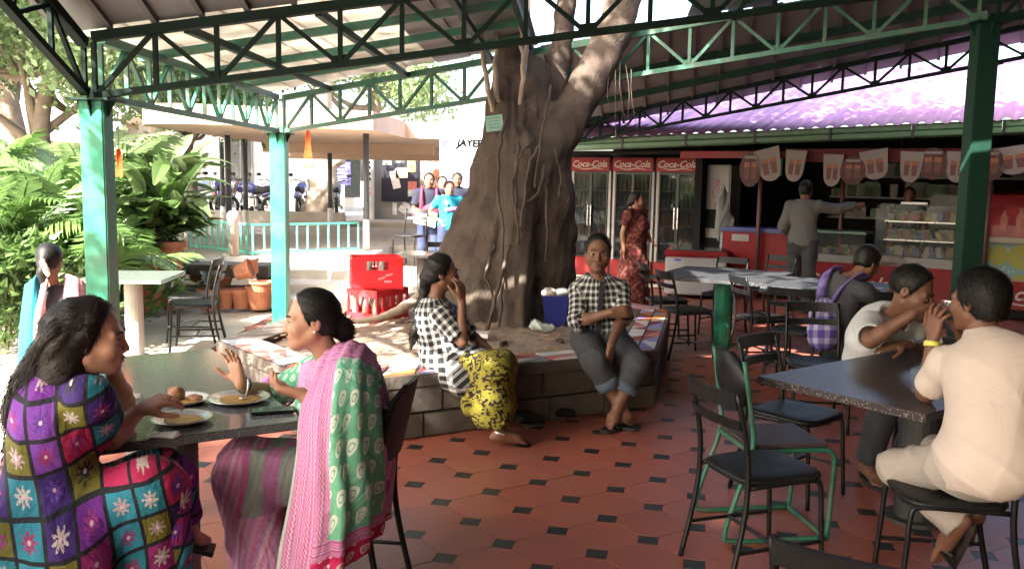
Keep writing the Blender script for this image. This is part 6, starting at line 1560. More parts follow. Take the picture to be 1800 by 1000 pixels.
s = Soft(); hair_cap(s, J['head'], J['fwd'], J['hup'], 1.0, .010, .062, -.06); P = J['P']; s.ell(P(0, -.115, -.045), (.045, .04, .05), k=.03); s.ell(P(.01, -.125, -.07), (.03, .025, .03), k=.02)
fuzz(P2, soft_obj('hair', s, .006, HAIR, P2, lambda X, Y, Z: .0010*np.sin(260*Z+40*X), it=1), 2600, .035, (1, .25, -.25), 2, .06)
bo_ = lambda s, b: (s.ball(J['sp'](.66)+J['ax'][1]*.09+J['ax'][0]*.07, .07, .05), s.ball(J['sp'](.66)+J['ax'][1]*.09-J['ax'][0]*.07, .07, .05))
top(P2, J, KURTA, .008, 1.0, .95, .024, fold=(.004, 34, 5), extra=bo_, name='kurta', vneck=.05)
trousers(P2, J, SALW, .009, 1.05, .040, (1., 1.), (.010, 26, 6), 'salwar', .03)
a = J['shR']; b = J['elR']; cu = a+(b-a)*.93; 
m_ = MB(); m_.tube([Vector(a+(b-a)*.78), Vector(a+(b-a)*.97)], [.078, .084], 16, cap=False); o = m_.build('sleeve_border', mat('cuff_pink', (.50, .20, .42), .85, .35, 60), P2, smooth=True); so = o.modifiers.new('s', 'SOLIDIFY'); so.thickness = .005
m_ = MB(); m_.ell(P(-.082, -.004, -.034), (.006, .006, .006)); m_.build('earring', mat('pearl', (.7, .65, .5), .2, metal=.3), P2, smooth=True)
bracelet(P2, J['wrR']+nrm(J['elR']-J['wrR'])*.02, J['elR']-J['wrR'], .032, BLACKM, .004, 'watch_strap')
ct = [[A(560, 628, 3.40), A(590, 606, 3.36), A(625, 600, 3.34), A(655, 618, 3.38), A(668, 650, 3.47)],
      [A(545, 672, 3.16), A(572, 655, 3.10), A(610, 640, 3.07), A(655, 655, 3.15), A(682, 690, 3.38)],
      [A(524, 728, 3.02), A(556, 722, 2.94), A(606, 712, 2.94), A(660, 715, 3.06), A(692, 742, 3.36)],
      [A(520, 800, 2.98), A(552, 800, 2.88), A(600, 796, 2.88), A(662, 790, 3.02), A(694, 800, 3.38)],
      [A(512, 880, 2.98), A(548, 884, 2.88), A(604, 876, 2.88), A(664, 860, 3.04), A(688, 850, 3.42)],
      [A(498, 962, 3.0), A(540, 972, 2.88), A(600, 958, 2.90), A(660, 915, 3.08), A(684, 890, 3.46)],
      [A(490, 1022, 3.02), A(530, 1030, 2.90), A(600, 1005, 2.92), A(662, 945, 3.12), A(682, 905, 3.48)]]
sheet(P2, 'shawl', ct, SHAWL, fold=.013, ff=6)
ct2 = [[A(530, 640, 3.52), A(522, 680, 3.44), A(528, 720, 3.34)], [A(556, 630, 3.44), A(545, 672, 3.34), A(540, 715, 3.24)], [A(585, 622, 3.40), A(572, 670, 3.27), A(560, 715, 3.15)]]
sheet(P2, 'shawl_front', [list(r) for r in zip(*ct2)], mat('shawl_pink', (.50, .24, .40), .85, .4, 70), fold=.006, ff=3)
# tail of the shawl behind
ct3 = [[A(668, 640, 3.46), A(650, 640, 3.62), A(600, 640, 3.72)], [A(690, 760, 3.45), A(668, 760, 3.68), A(610, 760, 3.78)], [A(692, 850, 3.50), A(670, 850, 3.70), A(620, 850, 3.8)], [A(686, 900, 3.52), A(668, 895, 3.68), A(625, 890, 3.8)]]
sheet(P2, 'shawl_back', ct3, mat('shawl_lilac', (.42, .22, .42), .85, .4, 60), fold=.008, ff=3)

# ------------------------------------------------------------------ woman in patchwork dress
J = dict(head=A(160, 594, 2.80), fwd=V3(.95, .28, -.10), hup=V3(.08, 0, 1), neck=A(112, 672, 2.80), shR=A(158, 702, 2.66), shL=A(122, 676, 3.00), pel=A(92, 938, 2.68), bow=V3(-.03, 0, 0),
         elR=A(196, 770, 2.92), wrR=A(244, 722, 3.00), elL=A(218, 706, 3.22), wrL=A(196, 646, 3.05), knR=A(292, 868, 2.74), knL=A(306, 838, 3.02), anL=A(322, 930, 3.08), anR=V3(-1.1, 2.75, .09), toL=A(372, 952, 3.10), toR=V3(-.9, 2.8, .03))
hipset(J)
P1 = person('woman in patchwork dress with long open hair, chin propped on her hand', (J['pel'][0], J['pel'][1], 0), J, SK_L, .0058, 1.04,
            dict(R=(V3(.75, .35, .35), V3(-.2, .2, -.95), -1, dict(curl=(.8, .9, .95, 1.0), thumb=.5)), L=(V3(.1, -.35, .9), V3(-.7, -.3, .3), 1, dict(curl=(.9, 1.0, 1.0, 1.0), thumb=.6))), fem=True)
s = Soft(); P = hair_cap(s, J['head'], J['fwd'], J['hup'], 1.04, .014, .058, -.075)
s.chain([P(0, -.075, .02), A(98, 640, 2.84), A(66, 680, 2.84), A(42, 725, 2.82), A(30, 770, 2.80)], [.075, .085, .075, .055, .025], .05); s.chain([P(.03, -.06, -.03), A(112, 660, 2.74), A(82, 700, 2.74), A(56, 748, 2.76)], [.06, .045, .035, .012], .05); s.chain([P(-.03, -.05, -.04), A(80, 650, 2.95), A(48, 700, 2.92)], [.06, .06, .03], .04)
def wavy(X, Y, Z): return .0012*np.sin(150*(X*.75+Y*.3)+9*np.sin(14*Z)+22*Z)+.002*np.sin(70*X+60*Y-40*Z)
fuzz(P1, soft_obj('hair', s, .0065, HAIRB, P1, wavy, it=1), 3500, .06, (-.7, -.1, -.7), 3, .10, HAIRB)
rd = random.Random(9); m_ = MB()
for q in range(620):
    th = rd.uniform(-1.45, 1.45); el = rd.uniform(0, 1); o = V3(rd.gauss(0, .022), rd.gauss(0, .045), rd.gauss(0, .02)); e = rd.uniform(.5, 1.08); ph = rd.uniform(0, 6.28)
    r_ = .0895; st_ = P(r_*math.sin(th)*.96, .02-.05*el, .030+.099*math.cos(th)); md = P(.0915*math.sin(th), -.06, .02+.085*math.cos(th)); c1 = P(.075*math.sin(th)+.008, -.128+.02*abs(math.sin(th)), -.01+.05*math.cos(th))
    path = [st_, md, c1, A(98, 648, 2.84)+o*.9+V3(-.035, -.05*math.sin(th), .015), A(66, 690, 2.82)+o*1.1+V3(-.02, -.04*math.sin(th), .02), A(40, 745, 2.80)+o*1.1, A(24, 800, 2.78)+o*1.2]
    c_ = curved([Vector(p) for p in path], 6); n = max(10, int(len(c_)*min(1, e))); c_ = c_[:n]
    c_ = [p+Vector((.004*math.sin(i*.7+ph), .005*math.cos(i*.6+ph), 0))*(min(1, i/14)) for i, p in enumerate(c_)]
    m_.tube(c_, [.0020*(1-.6*i/n) for i in range(n)], 3, cap=False)
m_.build('hair_strands', HAIRB, P1, smooth=True)['kind'] = 'stuff'
m_ = MB(); m_.tube(curved([P(.05, -.075, .06), P(.0, -.118, .05), P(-.05, -.075, .06)], 5), .006, 6); m_.build('hair_clip', BLACKM, P1, smooth=True)
bo_ = lambda s, b: (s.ball(J['sp'](.66)+J['ax'][1]*.09+J['ax'][0]*.07, .07, .05), s.ball(J['sp'](.66)+J['ax'][1]*.09-J['ax'][0]*.07, .07, .05),
                    s.cone(J['pel'], J['knR']-V3(.05, 0, 0), .15, .12, .06), s.cone(J['pel'], J['knL']-V3(.06, 0, 0), .15, .11, .06), s.cone(J['pel']+V3(-.08, 0, .0), J['pel']+V3(-.02, -.02, -.42), .15, .2, .08), s.cone(J['pel']+V3(.12, -.1, -.02), J['pel']+V3(.2, -.14, -.42), .12, .14, .08), s.cone(J['knR']+V3(-.06, 0, 0), J['knR']+V3(-.05, -.02, -.42), .10, .13, .06),
                    b.append((J['pel'], J['knR'], .12, V3(0, 0, 1), .2)), b.append((J['pel']+V3(.1, -.1, 0), J['pel']+V3(.15, -.1, -.45), .14, V3(0, -1, 0), .1)), b.append((J['knR'], J['knR']+V3(0, 0, -.45), .12, V3(0, -1, 0), .05)))
top(P1, J, PATCH, .008, 1.05, .50, .026, fold=(.006, 28, 8), extra=bo_, name='kameez', planar=(V3(.93, .38, .10), V3(-.12, -.2, .95)))
trousers(P1, J, PATCH, .009, 1.0, .012, (.82, .95), (.006, 30, 3), 'salwar', .02, planar=(V3(.8, .5, -.35), V3(.3, -.2, .95)))
sandal(P1, J['anL']+V3(0, 0, -.0), J['toL'], 1.) if False else None
m_ = MB(); d = nrm(J['toL']-J['anL']); x = np.cross(d, (0, 0, 1)); m_.bar(Vector(J['anL']-d*.05-V3(0, 0, .055)), Vector(J['toL']+d*.01-V3(0, 0, .03)), .085, .018); m_.build('sandal', SANDAL, P1); m_ = MB(); c = J['toL']-d*.08; m_.tube(curved([Vector(c-x*.042-V3(0, 0, .03)), Vector(c+V3(0, 0, .026)), Vector(c+x*.042-V3(0, 0, .03))], 4), .011, 6); m_.build('sandal_strap', SANDAL, P1)

# ------------------------------------------------------------------ woman in check shirt on the planter
J = dict(head=A(777, 480, 5.80), fwd=V3(.97, .2, -.04), hup=V3(.05, 0, 1), neck=A(764, 531, 5.82), shR=A(775, 556, 5.64), shL=A(788, 550, 6.0), pel=A(782, 634, 5.86), bow=V3(-.02, 0, 0),
         elR=A(812, 600, 5.58), wrR=A(812, 528, 5.62), elL=A(836, 596, 6.0), wrL=A(868, 622, 5.72), knR=A(866, 652, 5.46), knL=A(884, 644, 5.66), anR=A(880, 762, 5.38), anL=A(890, 738, 5.62), toR=np.array(gz(932, 778, .025)), toL=A(925, 752, 5.66))
hipset(J)
P3 = person('woman in black and white check shirt and yellow skirt seated on the planter wall', (J['pel'][0], J['pel'][1], .43), J, SK_D, .0085, 1.04,
            dict(R=(V3(-.1, .1, .95), V3(-.6, .5, 0), 1, dict(curl=(.5, .6, .6, .6), thumb=.5)), L=(V3(.7, -.5, -.2), V3(0, 0, -1), 1, dict(curl=(.3, .3, .3, .4)))), fem=True, lips=LIPD)
s = Soft(); P = hair_cap(s, J['head'], J['fwd'], J['hup'], 1.04, .013, .062, -.06); s.chain([P(0, -.1, -.03), A(748, 512, 5.82), A(738, 545, 5.80), A(728, 590, 5.78), A(722, 612, 5.78)], [.045, .035, .036, .032, .012], .03)
fuzz(P3, soft_obj('hair', s, .009, HAIR, P3, lambda X, Y, Z: .003*np.sin(120*Z+60*X), it=1), 1500, .04, (-.8, 0, -.5), 4, .1)
bracelet(P3, A(752, 500, 5.82), V3(.4, 0, 1), .034, REDC, .010, 'hair_band')
top(P3, J, GING, .010, 1.04, .85, .03, fold=(.007, 30, 11), name='shirt', extra=lambda s, b: (s.cone(J['pel'], A(846, 650, 5.62), .165, .135, .06), s.cone(J['pel']+V3(0, -.1, 0), A(818, 668, 5.58), .14, .12, .06)))
s = Soft(); mid = (J['knR']+J['knL'])/2; an = (J['anR']+J['anL'])/2; low_ = A(868, 728, 5.48)
s.cone(J['hipR']*.45+J['knR']*.55, J['knR'], .10, .095, .06); s.cone(J['hipL']*.45+J['knL']*.55, J['knL'], .10, .095, .06); s.cone(J['knR'], low_+V3(0, -.04, 0), .095, .12, .05); s.cone(J['knL'], low_+V3(.03, .10, 0), .095, .11, .05); s.cone(mid, A(838, 705, 5.55), .10, .11, .08); s.plane(A(868, 742, 5.5), (.2, 0, -1))
soft_obj('skirt', s, .010, YSK, P3, folds(.013, 26, 12), it=1, bones=[(J['pel'], mid, .14, V3(0, 0, 1), 0.), (mid, an, .14, V3(1, 0, 0), 0.)])
bracelet(P3, J['anR']+V3(.0, 0, .01), V3(.25, 0, 1), .040, mat('silver', (.75, .73, .7), .25, metal=.6), .007, 'anklet')
m_ = MB(); m_.box(A(838, 632, 5.55), (.16, .03, .05), rot=Matrix.Rotation(R(20), 3, 'Y'), bev=.01); m_.build('pocket_flap', BLKC, P3)

# ------------------------------------------------------------------ man in check shirt on the planter
J = dict(head=A(1051, 446, 6.22), fwd=V3(-.06, -1, -.03), hup=V3(.04, 0, 1), neck=A(1051, 494, 6.28), shR=A(1018, 512, 6.26), shL=A(1090, 512, 6.26), pel=A(1052, 594, 6.30),
         elR=A(1016, 566, 6.10), wrR=A(1076, 548, 5.98), elL=A(1094, 556, 6.14), wrL=A(1074, 606, 5.86), knR=A(1046, 636, 5.86), knL=A(1118, 640, 5.90), anR=np.array(gz(1100, 732, .085)), anL=np.array(gz(1078, 735, .085)), toR=np.array(gz(1112, 748, .03)), toL=np.array(gz(1066, 752, .03)))
hipset(J)
P4 = person('man in black and white check shirt and rolled trousers seated on the planter corner', (J['pel'][0], J['pel'][1], .43), J, SK_D, .0085, 1.13,
            dict(R=(V3(1, .0, .05), V3(0, 1, 0), -1, dict(curl=(.7, .8, .8, .8))), L=(V3(-.1, -.1, -1), V3(-.6, .5, 0), 1, dict(curl=(.4, .45, .5, .5)))), lips=LIPD)
s = Soft(); hair_cap(s, J['head'], J['fwd'], J['hup'], 1.13, .008, .066, -.03, False); fuzz(P4, soft_obj('hair', s, .009, HAIR, P4, it=1), 1800, .022, (.3, -.5, .1), 5, .9)
sh_ = top(P4, J, GING2, .010, 1.12, 1.12, .028, fold=(.007, 32, 15), hem=(J['pel']-V3(0, 0, .03), V3(0, 0, -1)), vneck=.04)
m_ = MB(); m_.box(Vector(J['sp'](.62)+J['ax'][1]*.158), (.035, .012, .36), rot=Matrix.Rotation(R(3), 3, 'Y')); m_.build('placket', BLKC, P4)
m_ = MB(); m_.tube(curved([Vector(J['neck']+J['ax'][0]*-.085+V3(0, .02, .02)), Vector(J['neck']+J['ax'][1]*.09-J['ax'][0]*.03+V3(0, 0, -.02)), Vector(J['neck']+J['ax'][1]*.10+V3(0, 0, -.07)), Vector(J['neck']+J['ax'][1]*.09+J['ax'][0]*.03+V3(0, 0, -.02)), Vector(J['neck']+J['ax'][0]*.085+V3(0, .02, .02))], 4), .016, 6); m_.build('collar', BLKC, P4, smooth=True)
trousers(P4, J, DTR, .010, 1.1, .026, (.48, .42), (.006, 34, 16)); 
for q in 'LR':
    f = .45 if q == 'L' else .40; c = J['kn'+q]+(J['an'+q]-J['kn'+q])*f; d = nrm(J['an'+q]-J['kn'+q]); m_ = MB(); m_.tube([Vector(c-d*.03), Vector(c+d*.035)], [.083, .085], 16); m_.build('rolled_cuff', mat('cuff_blue', (.06, .08, .11), .85, .2), P4, smooth=True)
    sandal(P4, J['an'+q], J['to'+q], 1.1)

# ------------------------------------------------------------------ man in white shirt at the right table
J = dict(head=A(1602, 512, 4.78), fwd=V3(.72, -.55, -.42), hup=V3(.2, -.1, 1), neck=A(1572, 560, 4.92), shR=A(1528, 572, 4.80), shL=A(1612, 580, 5.10), pel=A(1545, 668, 5.22), bow=V3(-.06, .05, .02),
         elR=A(1530, 598, 4.58), wrR=A(1604, 552, 4.50), elL=A(1640, 612, 4.90), wrL=A(1592, 606, 4.66), knR=A(1560, 700, 4.72), knL=A(1625, 700, 4.85), anR=V3(2.05, 4.9, .09), anL=V3(2.3, 5.0, .09), toR=V3(2.05, 4.68, .03), toL=V3(2.3, 4.78, .03))
hipset(J)
P5 = person('man in white shirt bent over the table, hand at his mouth', (J['pel'][0], J['pel'][1], 0), J, SK_D, .007, 1.15,
            dict(R=(V3(.8, .1, .15), V3(-.1, .9, .3), -1, dict(curl=(.6, .7, .8, .8))), L=(V3(-.95, -.1, -.05), V3(0, 0, -1), 1, dict(curl=(.25, .3, .35, .4)))), lips=LIPD)
s = Soft(); hair_cap(s, J['head'], J['fwd'], J['hup'], 1.15, .009, .060, -.03, False); fuzz(P5, soft_obj('hair', s, .008, HAIR, P5, it=1), 2200, .022, (.5, -.3, 0), 6, .7)
top(P5, J, WSH, .009, 1.16, .82, .036, fold=back_folds(J['pel'][2], 3.), vneck=.03)
trousers(P5, J, DTR, .012, 1.1, .022, (.92, .92), (.006, 34, 2)); sandal(P5, J['anR'], J['toR'], 1.1); sandal(P5, J['anL'], J['toL'], 1.1)
m_ = MB(); d = nrm(J['elL']-J['wrL']); m_.tube([Vector(J['wrL']+d*.02), Vector(J['wrL']+d*.045)], .034, 14); m_.build('watch', STEEL, P5, smooth=True)

# ------------------------------------------------------------------ man in cream shirt, from behind
J = dict(head=A(1720, 530, 3.56), fwd=V3(-.42, .88, -.12), hup=V3(0, .05, 1), neck=A(1732, 594, 3.52), shL=A(1662, 640, 3.58), shR=A(1806, 634, 3.36), pel=A(1728, 818, 3.32), bow=V3(.0, -.06, 0),
         elL=A(1628, 690, 3.72), wrL=A(1640, 596, 3.78), elR=A(1760, 660, 3.75), wrR=A(1690, 592, 3.86), knL=A(1575, 822, 3.62), knR=A(1648, 796, 3.86), anL=A(1682, 912, 3.46), anR=A(1712, 900, 3.66), toL=A(1648, 984, 3.58), toR=A(1690, 960, 3.8))
hipset(J)
P6 = person('man in cream shirt seen from behind, raising a steel cup with both hands', (J['pel'][0], J['pel'][1], 0), J, SK_D, .0058, 1.08,
            dict(L=(V3(.05, -.02, 1), V3(.9, .3, .1), 1, dict(curl=(.35, .45, .55, .6), thumb=.9, spread=.35)), R=(V3(-.45, .1, .75), V3(-.5, .2, .3), -1, dict(curl=(.5, .55, .6, .65)))), face=False)
s = Soft(); P = hair_cap(s, J['head'], J['fwd'], J['hup'], 1.08, .016, .060, -.065); fuzz(P6, soft_obj('hair', s, .0058, HAIR, P6, it=1), 4200, .03, (0, -.3, -.9), 7, .35)
top(P6, J, CREAM, .0075, 1.06, .80, .036, fold=back_folds(J['pel'][2], 1.), hem=(J['pel']-V3(0, 0, .10), V3(0, 0, -1)), neck=.066)
m_ = MB(); nk = Vector(J['neck']); P_ = [nk+Vector((.068*math.cos(a), .068*math.sin(a), .018*math.sin(a)*-1)) for a in [2*math.pi*q/16 for q in range(17)]]; m_.grid([[p+Vector((0, 0, .03)) for p in P_], [p*1.0+(p-nk)*.16+Vector((0, 0, .034)) for p in P_], [p+(p-nk)*.32+Vector((0, 0, -.012)) for p in P_]]); o = m_.build('collar', CREAM, P6, smooth=True); so = o.modifiers.new('s', 'SOLIDIFY'); so.thickness = .004
ob_ = [o for o in P6.children if o.name.startswith('shirt')][0]; iv_ = MW[P6.name].inverted(); bv = [v.co for v in ob_.data.vertices]
def on_back(p):
    q = iv_ @ Vector(p); v = min(bv, key=lambda c: (c-q).length_squared); return v
cam_side = V3(.1, -.22, 0)
yk = [on_back(J['shL']*(1-f)+J['shR']*f+cam_side+V3(0, 0, -.07)) for f in np.linspace(0, 1, 9)]
m_ = MB(); m_.tube(curved(yk, 3), .0022, 5); m_.build('yoke_seam', CREAMT, P6, smooth=True, local=True)
cb = [on_back(J['sp'](f)+cam_side+V3(.02, 0, 0)) for f in np.linspace(.78, .1, 8)]
m_ = MB(); m_.tube(curved(cb, 3), .0016, 5); m_.build('back_pleat', CREAMT, P6, smooth=True, local=True)
trousers(P6, J, CREAMT, .008, 1.06, .014, (1.06, 1.04), (.008, 30, 25), flare=.016)
d = nrm(J['elL']-J['wrL']); m_ = MB(); m_.tube([Vector(J['wrL']+d*.012), Vector(J['wrL']+d*.034)], .035, 16); m_.build('watch', mat('yellow_band', (.62, .6, .12), .35), P6, smooth=True)
d = nrm(J['toL']-J['anL']); u_ = nrm(V3(-.45, -.1, .6)-d*np.dot(V3(-.45, -.1, .6), d)); x = np.cross(d, u_); c = (J['anL']+J['toL'])/2-u_*.045
m_ = MB(); pts = [c+d*math.cos(a)*.135+x*math.sin(a)*.046 for a in [2*math.pi*q/20 for q in range(20)]]; m_.slab([Vector(p) for p in pts], .022, up=-u_); m_.build('sandal', SANDAL, P6)
m_ = MB(); c2 = J['toL']-d*.09; m_.tube(curved([Vector(c2-x*.045-u_*.04), Vector(c2+u_*.032), Vector(c2+x*.045-u_*.04)], 5), .012, 6); m_.build('sandal_strap', SANDAL, P6, smooth=True)
t = thing('steel_cup', 'small steel tumbler held up by the man in cream', 'cup', tuple(A(1664, 562, 3.82))); m_ = MB(); m_.lathe([(.030, 0), (.034, .075), (.038, .08), (.034, .08), (.028, .006), (0, .006)], n=18); o = m_.build('cup', STEEL, t, smooth=True, local=True); o.rotation_euler = (R(-12), R(14), 0)

# ------------------------------------------------------------------ person with backpack
J = dict(head=A(1524, 462, 7.28), fwd=V3(.75, .35, -.55), hup=V3(.4, .2, 1), neck=A(1492, 492, 7.25), shL=A(1462, 496, 7.42), shR=A(1520, 512, 7.05), pel=A(1478, 596, 7.34), bow=V3(-.05, 0, .03),
         elL=A(1545, 530, 7.6), wrL=A(1575, 505, 7.7), elR=A(1560, 545, 7.15), wrR=A(1590, 510, 7.35), knL=A(1535, 600, 7.55), knR=A(1545, 612, 7.2), anL=V3(2.9, 7.6, .09), anR=V3(2.95, 7.3, .09), toL=V3(3.1, 7.65, .03), toR=V3(3.15, 7.35, .03))
hipset(J)
P7 = person('student in dark shirt hunched over a table with a purple backpack on', (J['pel'][0], J['pel'][1], 0), J, SK_D, .012, 1.12, dict(), face=False)
s = Soft(); hair_cap(s, J['head'], J['fwd'], J['hup'], 1.12, .016, .062, -.06); soft_obj('hair', s, .012, HAIR, P7, it=1)
top(P7, J, mat('charcoal_shirt', (.045, .047, .055), .85, .15, 6), .012, 1.14, .8, .03, fold=(.007, 26, 29)); trousers(P7, J, DTR, .014, 1.1, .022, (.92, .92))
PL = gingham('purple_plaid_cloth', .11, (.07, .045, .20), (.36, .34, .50))
bp = thing('backpack', 'purple and white checked backpack worn by the hunched student', 'bag', tuple(A(1446, 600, 7.15))); s = Soft(); s.chain([A(1448, 545, 7.18), A(1448, 585, 7.12)], [.11, .13], .08); s.ell(A(1446, 600, 7.08), (.10, .08, .08), k=.05)
soft_obj('pack', s, .014, PL, bp, folds(.01, 24, 3), bones=[(A(1448, 500, 7.2), A(1448, 620, 7.1), .16, V3(0, -1, 0), 0.)])
def strap(pts, w): 
    c_ = curved([Vector(p) for p in pts], 5); m_ = MB(); m_.grid([[p+Vector((w*.5, 0, w*.35)), p-Vector((w*.5, 0, w*.35))] for p in c_]); o = m_.build('strap', mat('strap_violet', (.16, .12, .34), .8, .5, 20), bp, smooth=True); so = o.modifiers.new('s', 'SOLIDIFY'); so.thickness = .012
strap([A(1458, 545, 7.02), A(1482, 505, 6.92), A(1504, 484, 6.95), A(1520, 490, 7.1)], .07); strap([A(1444, 540, 7.2), A(1446, 500, 7.2), A(1456, 474, 7.3), A(1474, 474, 7.42)], .08)

# ------------------------------------------------------------------ standing figures
def standing(label, x, y, z0, k, face_a, skn, h, arms, shirt, legs, slv=.6, hair='short', name=None, headturn=0., face=True, low='trousers', stride=.1, lips=LIPS):
    f = V3(math.cos(face_a), math.sin(face_a), 0); r = V3(math.sin(face_a), -math.cos(face_a), 0); H_ = 1.0*k
    B = V3(x, y, z0); Pn = lambda a, b, c: B+r*a*k+f*b*k+V3(0, 0, c*k); fa = face_a+headturn; hf = V3(math.cos(fa), math.sin(fa), -.03)
    J = dict(head=Pn(0, .02, 1.50), fwd=hf, hup=V3(0, 0, 1), neck=Pn(0, -.01, 1.365), shL=Pn(-.17, -.01, 1.31), shR=Pn(.17, -.01, 1.31), pel=Pn(0, 0, .88), hipL=Pn(-.09, 0, .86), hipR=Pn(.09, 0, .86), knL=Pn(-.10, stride, .47), knR=Pn(.10, -stride*.3, .47), anL=Pn(-.10, stride, .09), anR=Pn(.10, -stride, .09), toL=Pn(-.11, stride+.17, .03), toR=Pn(.11, -stride+.17, .03))
    for q, sg_ in (('L', -1), ('R', 1)):
        e, w = arms[q]; J['el'+q] = Pn(*e); J['wr'+q] = Pn(*w)
    t = person(label, (x, y, z0), J, skn, h, k, {q: (J['wr'+q]-J['el'+q], f if q == 'L' else f, (1 if q == 'L' else -1), dict(curl=(.35,)*4)) for q in 'LR'}, face=face, lips=lips)
    s = Soft(); P = hair_cap(s, J['head'], hf, V3(0, 0, 1), k, .012, .062, -.05)
    if hair == 'tied': s.ell(P(0, -.10, -.04), (.04, .045, .05), k=.03)
    soft_obj('hair', s, h, HAIR, t, it=1)
    if shirt: top(t, J, shirt, h, k, slv, .032, fold=(.006, 30, int(x*10) % 17+40), hem=(J['pel']-V3(0, 0, .06), V3(0, 0, -1)))
    if low == 'trousers': trousers(t, J, legs, h, k, .02, (.95, .95))
    for q in 'LR': sandal(t, J['an'+q], J['to'+q], k)
    return t, J, Pn
HANG = {'L': ((-.215, -.03, 1.06), (-.22, .06, .83)), 'R': ((.215, -.03, 1.06), (.22, .06, .83))}
t, J, Pn = standing('man in grey shirt standing at the counter with his back turned, arm outstretched', 3.80, 11.55, 0, 1.06, R(62), SK_D, .013, {'L': ((-.25, .02, 1.05), (-.2, .2, .95)), 'R': ((.36, .10, 1.28), (.56, .24, 1.32))}, GREYS, DTR, 1.85, face=False)
t, J, Pn = standing('woman in maroon sari standing in front of the drinks fridges', 1.60, 11.6, 0, .945, R(-40), SK_M, .012, {'L': ((.0-.2, .05, 1.06), (-.12, .2, .95)), 'R': ((.225, -.05, 1.05), (.25, .0, .80))}, MAROON, None, .6, 'tied', low='none', headturn=.5, lips=LIPD)
s = Soft(); s.chain([J['pel']+V3(0, 0, .05), J['pel']-V3(0, 0, .3), J['pel']-V3(0, 0, .76)], [.16, .19, .23], .05); s.chain([J['shL']+V3(.02, 0, .03), J['sp'](.6)+J['ax'][1]*.1, J['hipR']+V3(0, 0, .05)], [.06, .1, .13], .05); s.chain([J['shL']+V3(.02, .02, .02), J['shL']+V3(-.02, .1, -.4), J['hipL']+V3(-.02, .1, -.2)], [.05, .06, .06], .05)
soft_obj('sari', s, .013, MAROON, t, folds(.014, 34, 7), it=1, bones=[(J['pel']-V3(0, 0, .8), J['neck'], .2, V3(0, -1, 0), 0.)])
# students
t, J, Pn = standing('young man in navy t-shirt and jeans with red bag, walking with papers', -1.42, 14.9, 0, 1.08, R(-84), SK_M, .013, {'L': ((-.24, .03, 1.06), (-.06, .2, 1.0)), 'R': ((.24, .0, 1.05), (.12, .2, .92))}, NAVY, JEAN, .75)
rb = thing('red_bag', 'red satchel and straps carried by the man in navy', 'bag', tuple(Pn(.0, .18, 1.0)))
s = Soft(); s.ell(Pn(-.02, .17, 1.02), (.15, .05, .14), k=.03); s.ell(Pn(.2, -.02, .98), (.07, .09, .13), k=.03); soft_obj('pouch', s, .014, REDC, rb, folds(.008, 30, 2))
for q in (-1, 1):
    m_ = MB(); m_.tube(curved([Vector(Pn(q*.11, -.05, 1.40)), Vector(Pn(q*.115, .12, 1.33)), Vector(Pn(q*.12, .155, 1.15)), Vector(Pn(q*.13, .14, 1.02))], 5), .022, 8); m_.build('strap', REDC, rb, smooth=True)
m_ = MB(); pc = Vector(Pn(.05, .24, .93)); o = m_.box(pc, (.36, .02, .24), rot=Matrix.Rotation(R(12), 3, 'Y')).build('papers', WHITEP); tag(o, 'white papers held at the waist by the man in navy', 'papers')
t, J, Pn = standing('young woman in turquoise t-shirt, hand on hip, beside the man in navy', -1.06, 14.55, 0, 1.0, R(-72), SK_M, .013, {'L': ((-.25, -.03, 1.06), (-.22, .06, .86)), 'R': ((.33, -.06, 1.10), (.17, .05, .97))}, TURQC, JEAN, .6, 'tied')
m_ = MB(); m_.box(Vector(Pn(.0, .145, 1.17)), (.2, .01, .05), rot=Matrix.Rotation(R(18), 3, 'Z') @ Matrix.Rotation(R(-8), 3, 'Y')); m_.build('chest_print', mat('print_pink', (.6, .12, .3), .7, .4, 40), t)
s = Soft(); s.chain([Pn(.1, -.03, 1.37), Pn(.06, .13, 1.25)], [.03, .03], .02); soft_obj('bag_strap', s, .013, mat('strap_white', (.6, .62, .6), .7), t)
standing('student with pale shirt mostly hidden behind the couple', -1.28, 15.9, 0, 1.05, R(-80), SK_L, .015, HANG, NAVY, JEAN, .7)
standing('dark-haired student at the back, next to the tree trunk', -1.0, 15.7, 0, 1.09, R(-85), SK_D, .015, HANG, NAVY, JEAN, .7)
standing('shopkeeper in dark clothes behind the snack counter', 5.75, 12.9, 0, 1.02, R(-110), SK_D, .016, HANG, BLKC, DTR, .7)

# ------------------------------------------------------------------ girl at far left, back turned, seated
J = dict(head=A(88, 458, 6.3), fwd=V3(-.12, 1, -.05), hup=V3(0, 0, 1), neck=A(92, 508, 6.3), shL=A(60, 520, 6.3), shR=A(126, 520, 6.28), pel=A(94, 628, 6.2), elL=A(52, 572, 6.3), wrL=A(64, 610, 6.5), elR=A(134, 572, 6.3), wrR=A(128, 610, 6.5), knL=A(70, 618, 6.65), knR=A(124, 618, 6.65), anL=V3(-3.4, 6.65, .1), anR=V3(-3.15, 6.65, .1), toL=V3(-3.4, 6.85, .03), toR=V3(-3.15, 6.85, .03))
hipset(J)
P11 = person('girl in black seen from behind with turquoise and pink stole, seated at far left', (J['pel'][0], J['pel'][1], 0), J, SK_M, .012, .98, dict(), face=False)
s = Soft(); P = hair_cap(s, J['head'], J['fwd'], J['hup'], 1.0, .014, .06, -.06); s.chain([P(0, -.11, .0), P(0, -.12, -.08), P(0, -.115, -.17)], [.035, .04, .025], .03); soft_obj('hair', s, .010, HAIR, P11, it=1)
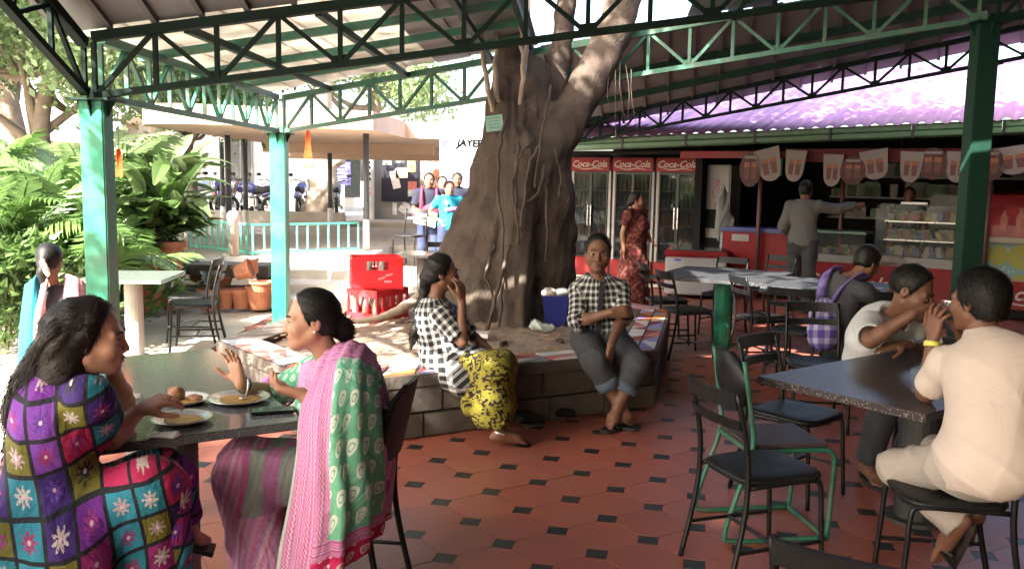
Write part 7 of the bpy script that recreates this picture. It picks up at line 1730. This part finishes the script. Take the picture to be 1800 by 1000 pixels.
m_ = Soft(); m_.chain([P(.01, -.15, -.0), P(.03, -.155, -.06), P(.04, -.15, -.10)], [.02, .022, .014], .01); soft_obj('hair_flowers', m_, .007, mat('jasmine', (.7, .62, .52), .8, .3, 60), P11, folds(.006, 120, 2))
top(P11, J, BLKC, .011, 1.0, .7, .026, fold=(.005, 30, 33)); trousers(P11, J, BLKC, .012, 1.0, .04, (.9, .9))
ct = [[A(72, 478, 6.36), A(66, 482, 6.22), A(58, 490, 6.16), A(44, 500, 6.22)], [A(74, 540, 6.2), A(64, 545, 6.12), A(52, 548, 6.10), A(38, 552, 6.2)], [A(70, 600, 6.14), A(60, 602, 6.08), A(48, 604, 6.08), A(34, 606, 6.18)], [A(64, 655, 6.14), A(56, 656, 6.08), A(44, 658, 6.08), A(32, 660, 6.18)]]
sheet(P11, 'stole', ct, TURQC, fold=.012, ff=3)
PKT = mat('pink_print_cloth', (.52, .24, .24), .85, .4, 30)
ct = [[A(112, 484, 6.36), A(120, 482, 6.22), A(136, 488, 6.16), A(150, 498, 6.2)], [A(110, 530, 6.2), A(122, 530, 6.1), A(140, 534, 6.08), A(154, 540, 6.18)], [A(112, 600, 6.14), A(122, 600, 6.06), A(140, 602, 6.06), A(154, 606, 6.16)]]
sheet(P11, 'stole_end', ct, PKT, fold=.012, ff=3)
ct = [[A(76, 484, 6.2), A(84, 492, 6.14), A(72, 500, 6.12)], [A(78, 560, 6.12), A(70, 562, 6.08), A(60, 565, 6.08)], [A(74, 610, 6.1), A(68, 612, 6.06), A(60, 614, 6.06)]]
sheet(P11, 'stole_edge', ct, PKT, fold=.006, ff=2)
st_ = thing('stool', 'low round stool under the girl at far left', 'stool', (J['pel'][0], J['pel'][1], 0)); m_ = MB(); m_.lathe([(.17, .40), (.18, .41), (.18, .43), (.16, .44), (0, .44)], n=20); m_.build('seat', BLACKP, st_, smooth=True, local=True)
for q in range(4):
    a = math.pi/4+q*math.pi/2; m_ = MB(); m_.tube([(.19*math.cos(a), .19*math.sin(a), 0), (.14*math.cos(a), .14*math.sin(a), .41)], .012, 6); m_.build('leg', BLACKM, st_, local=True)
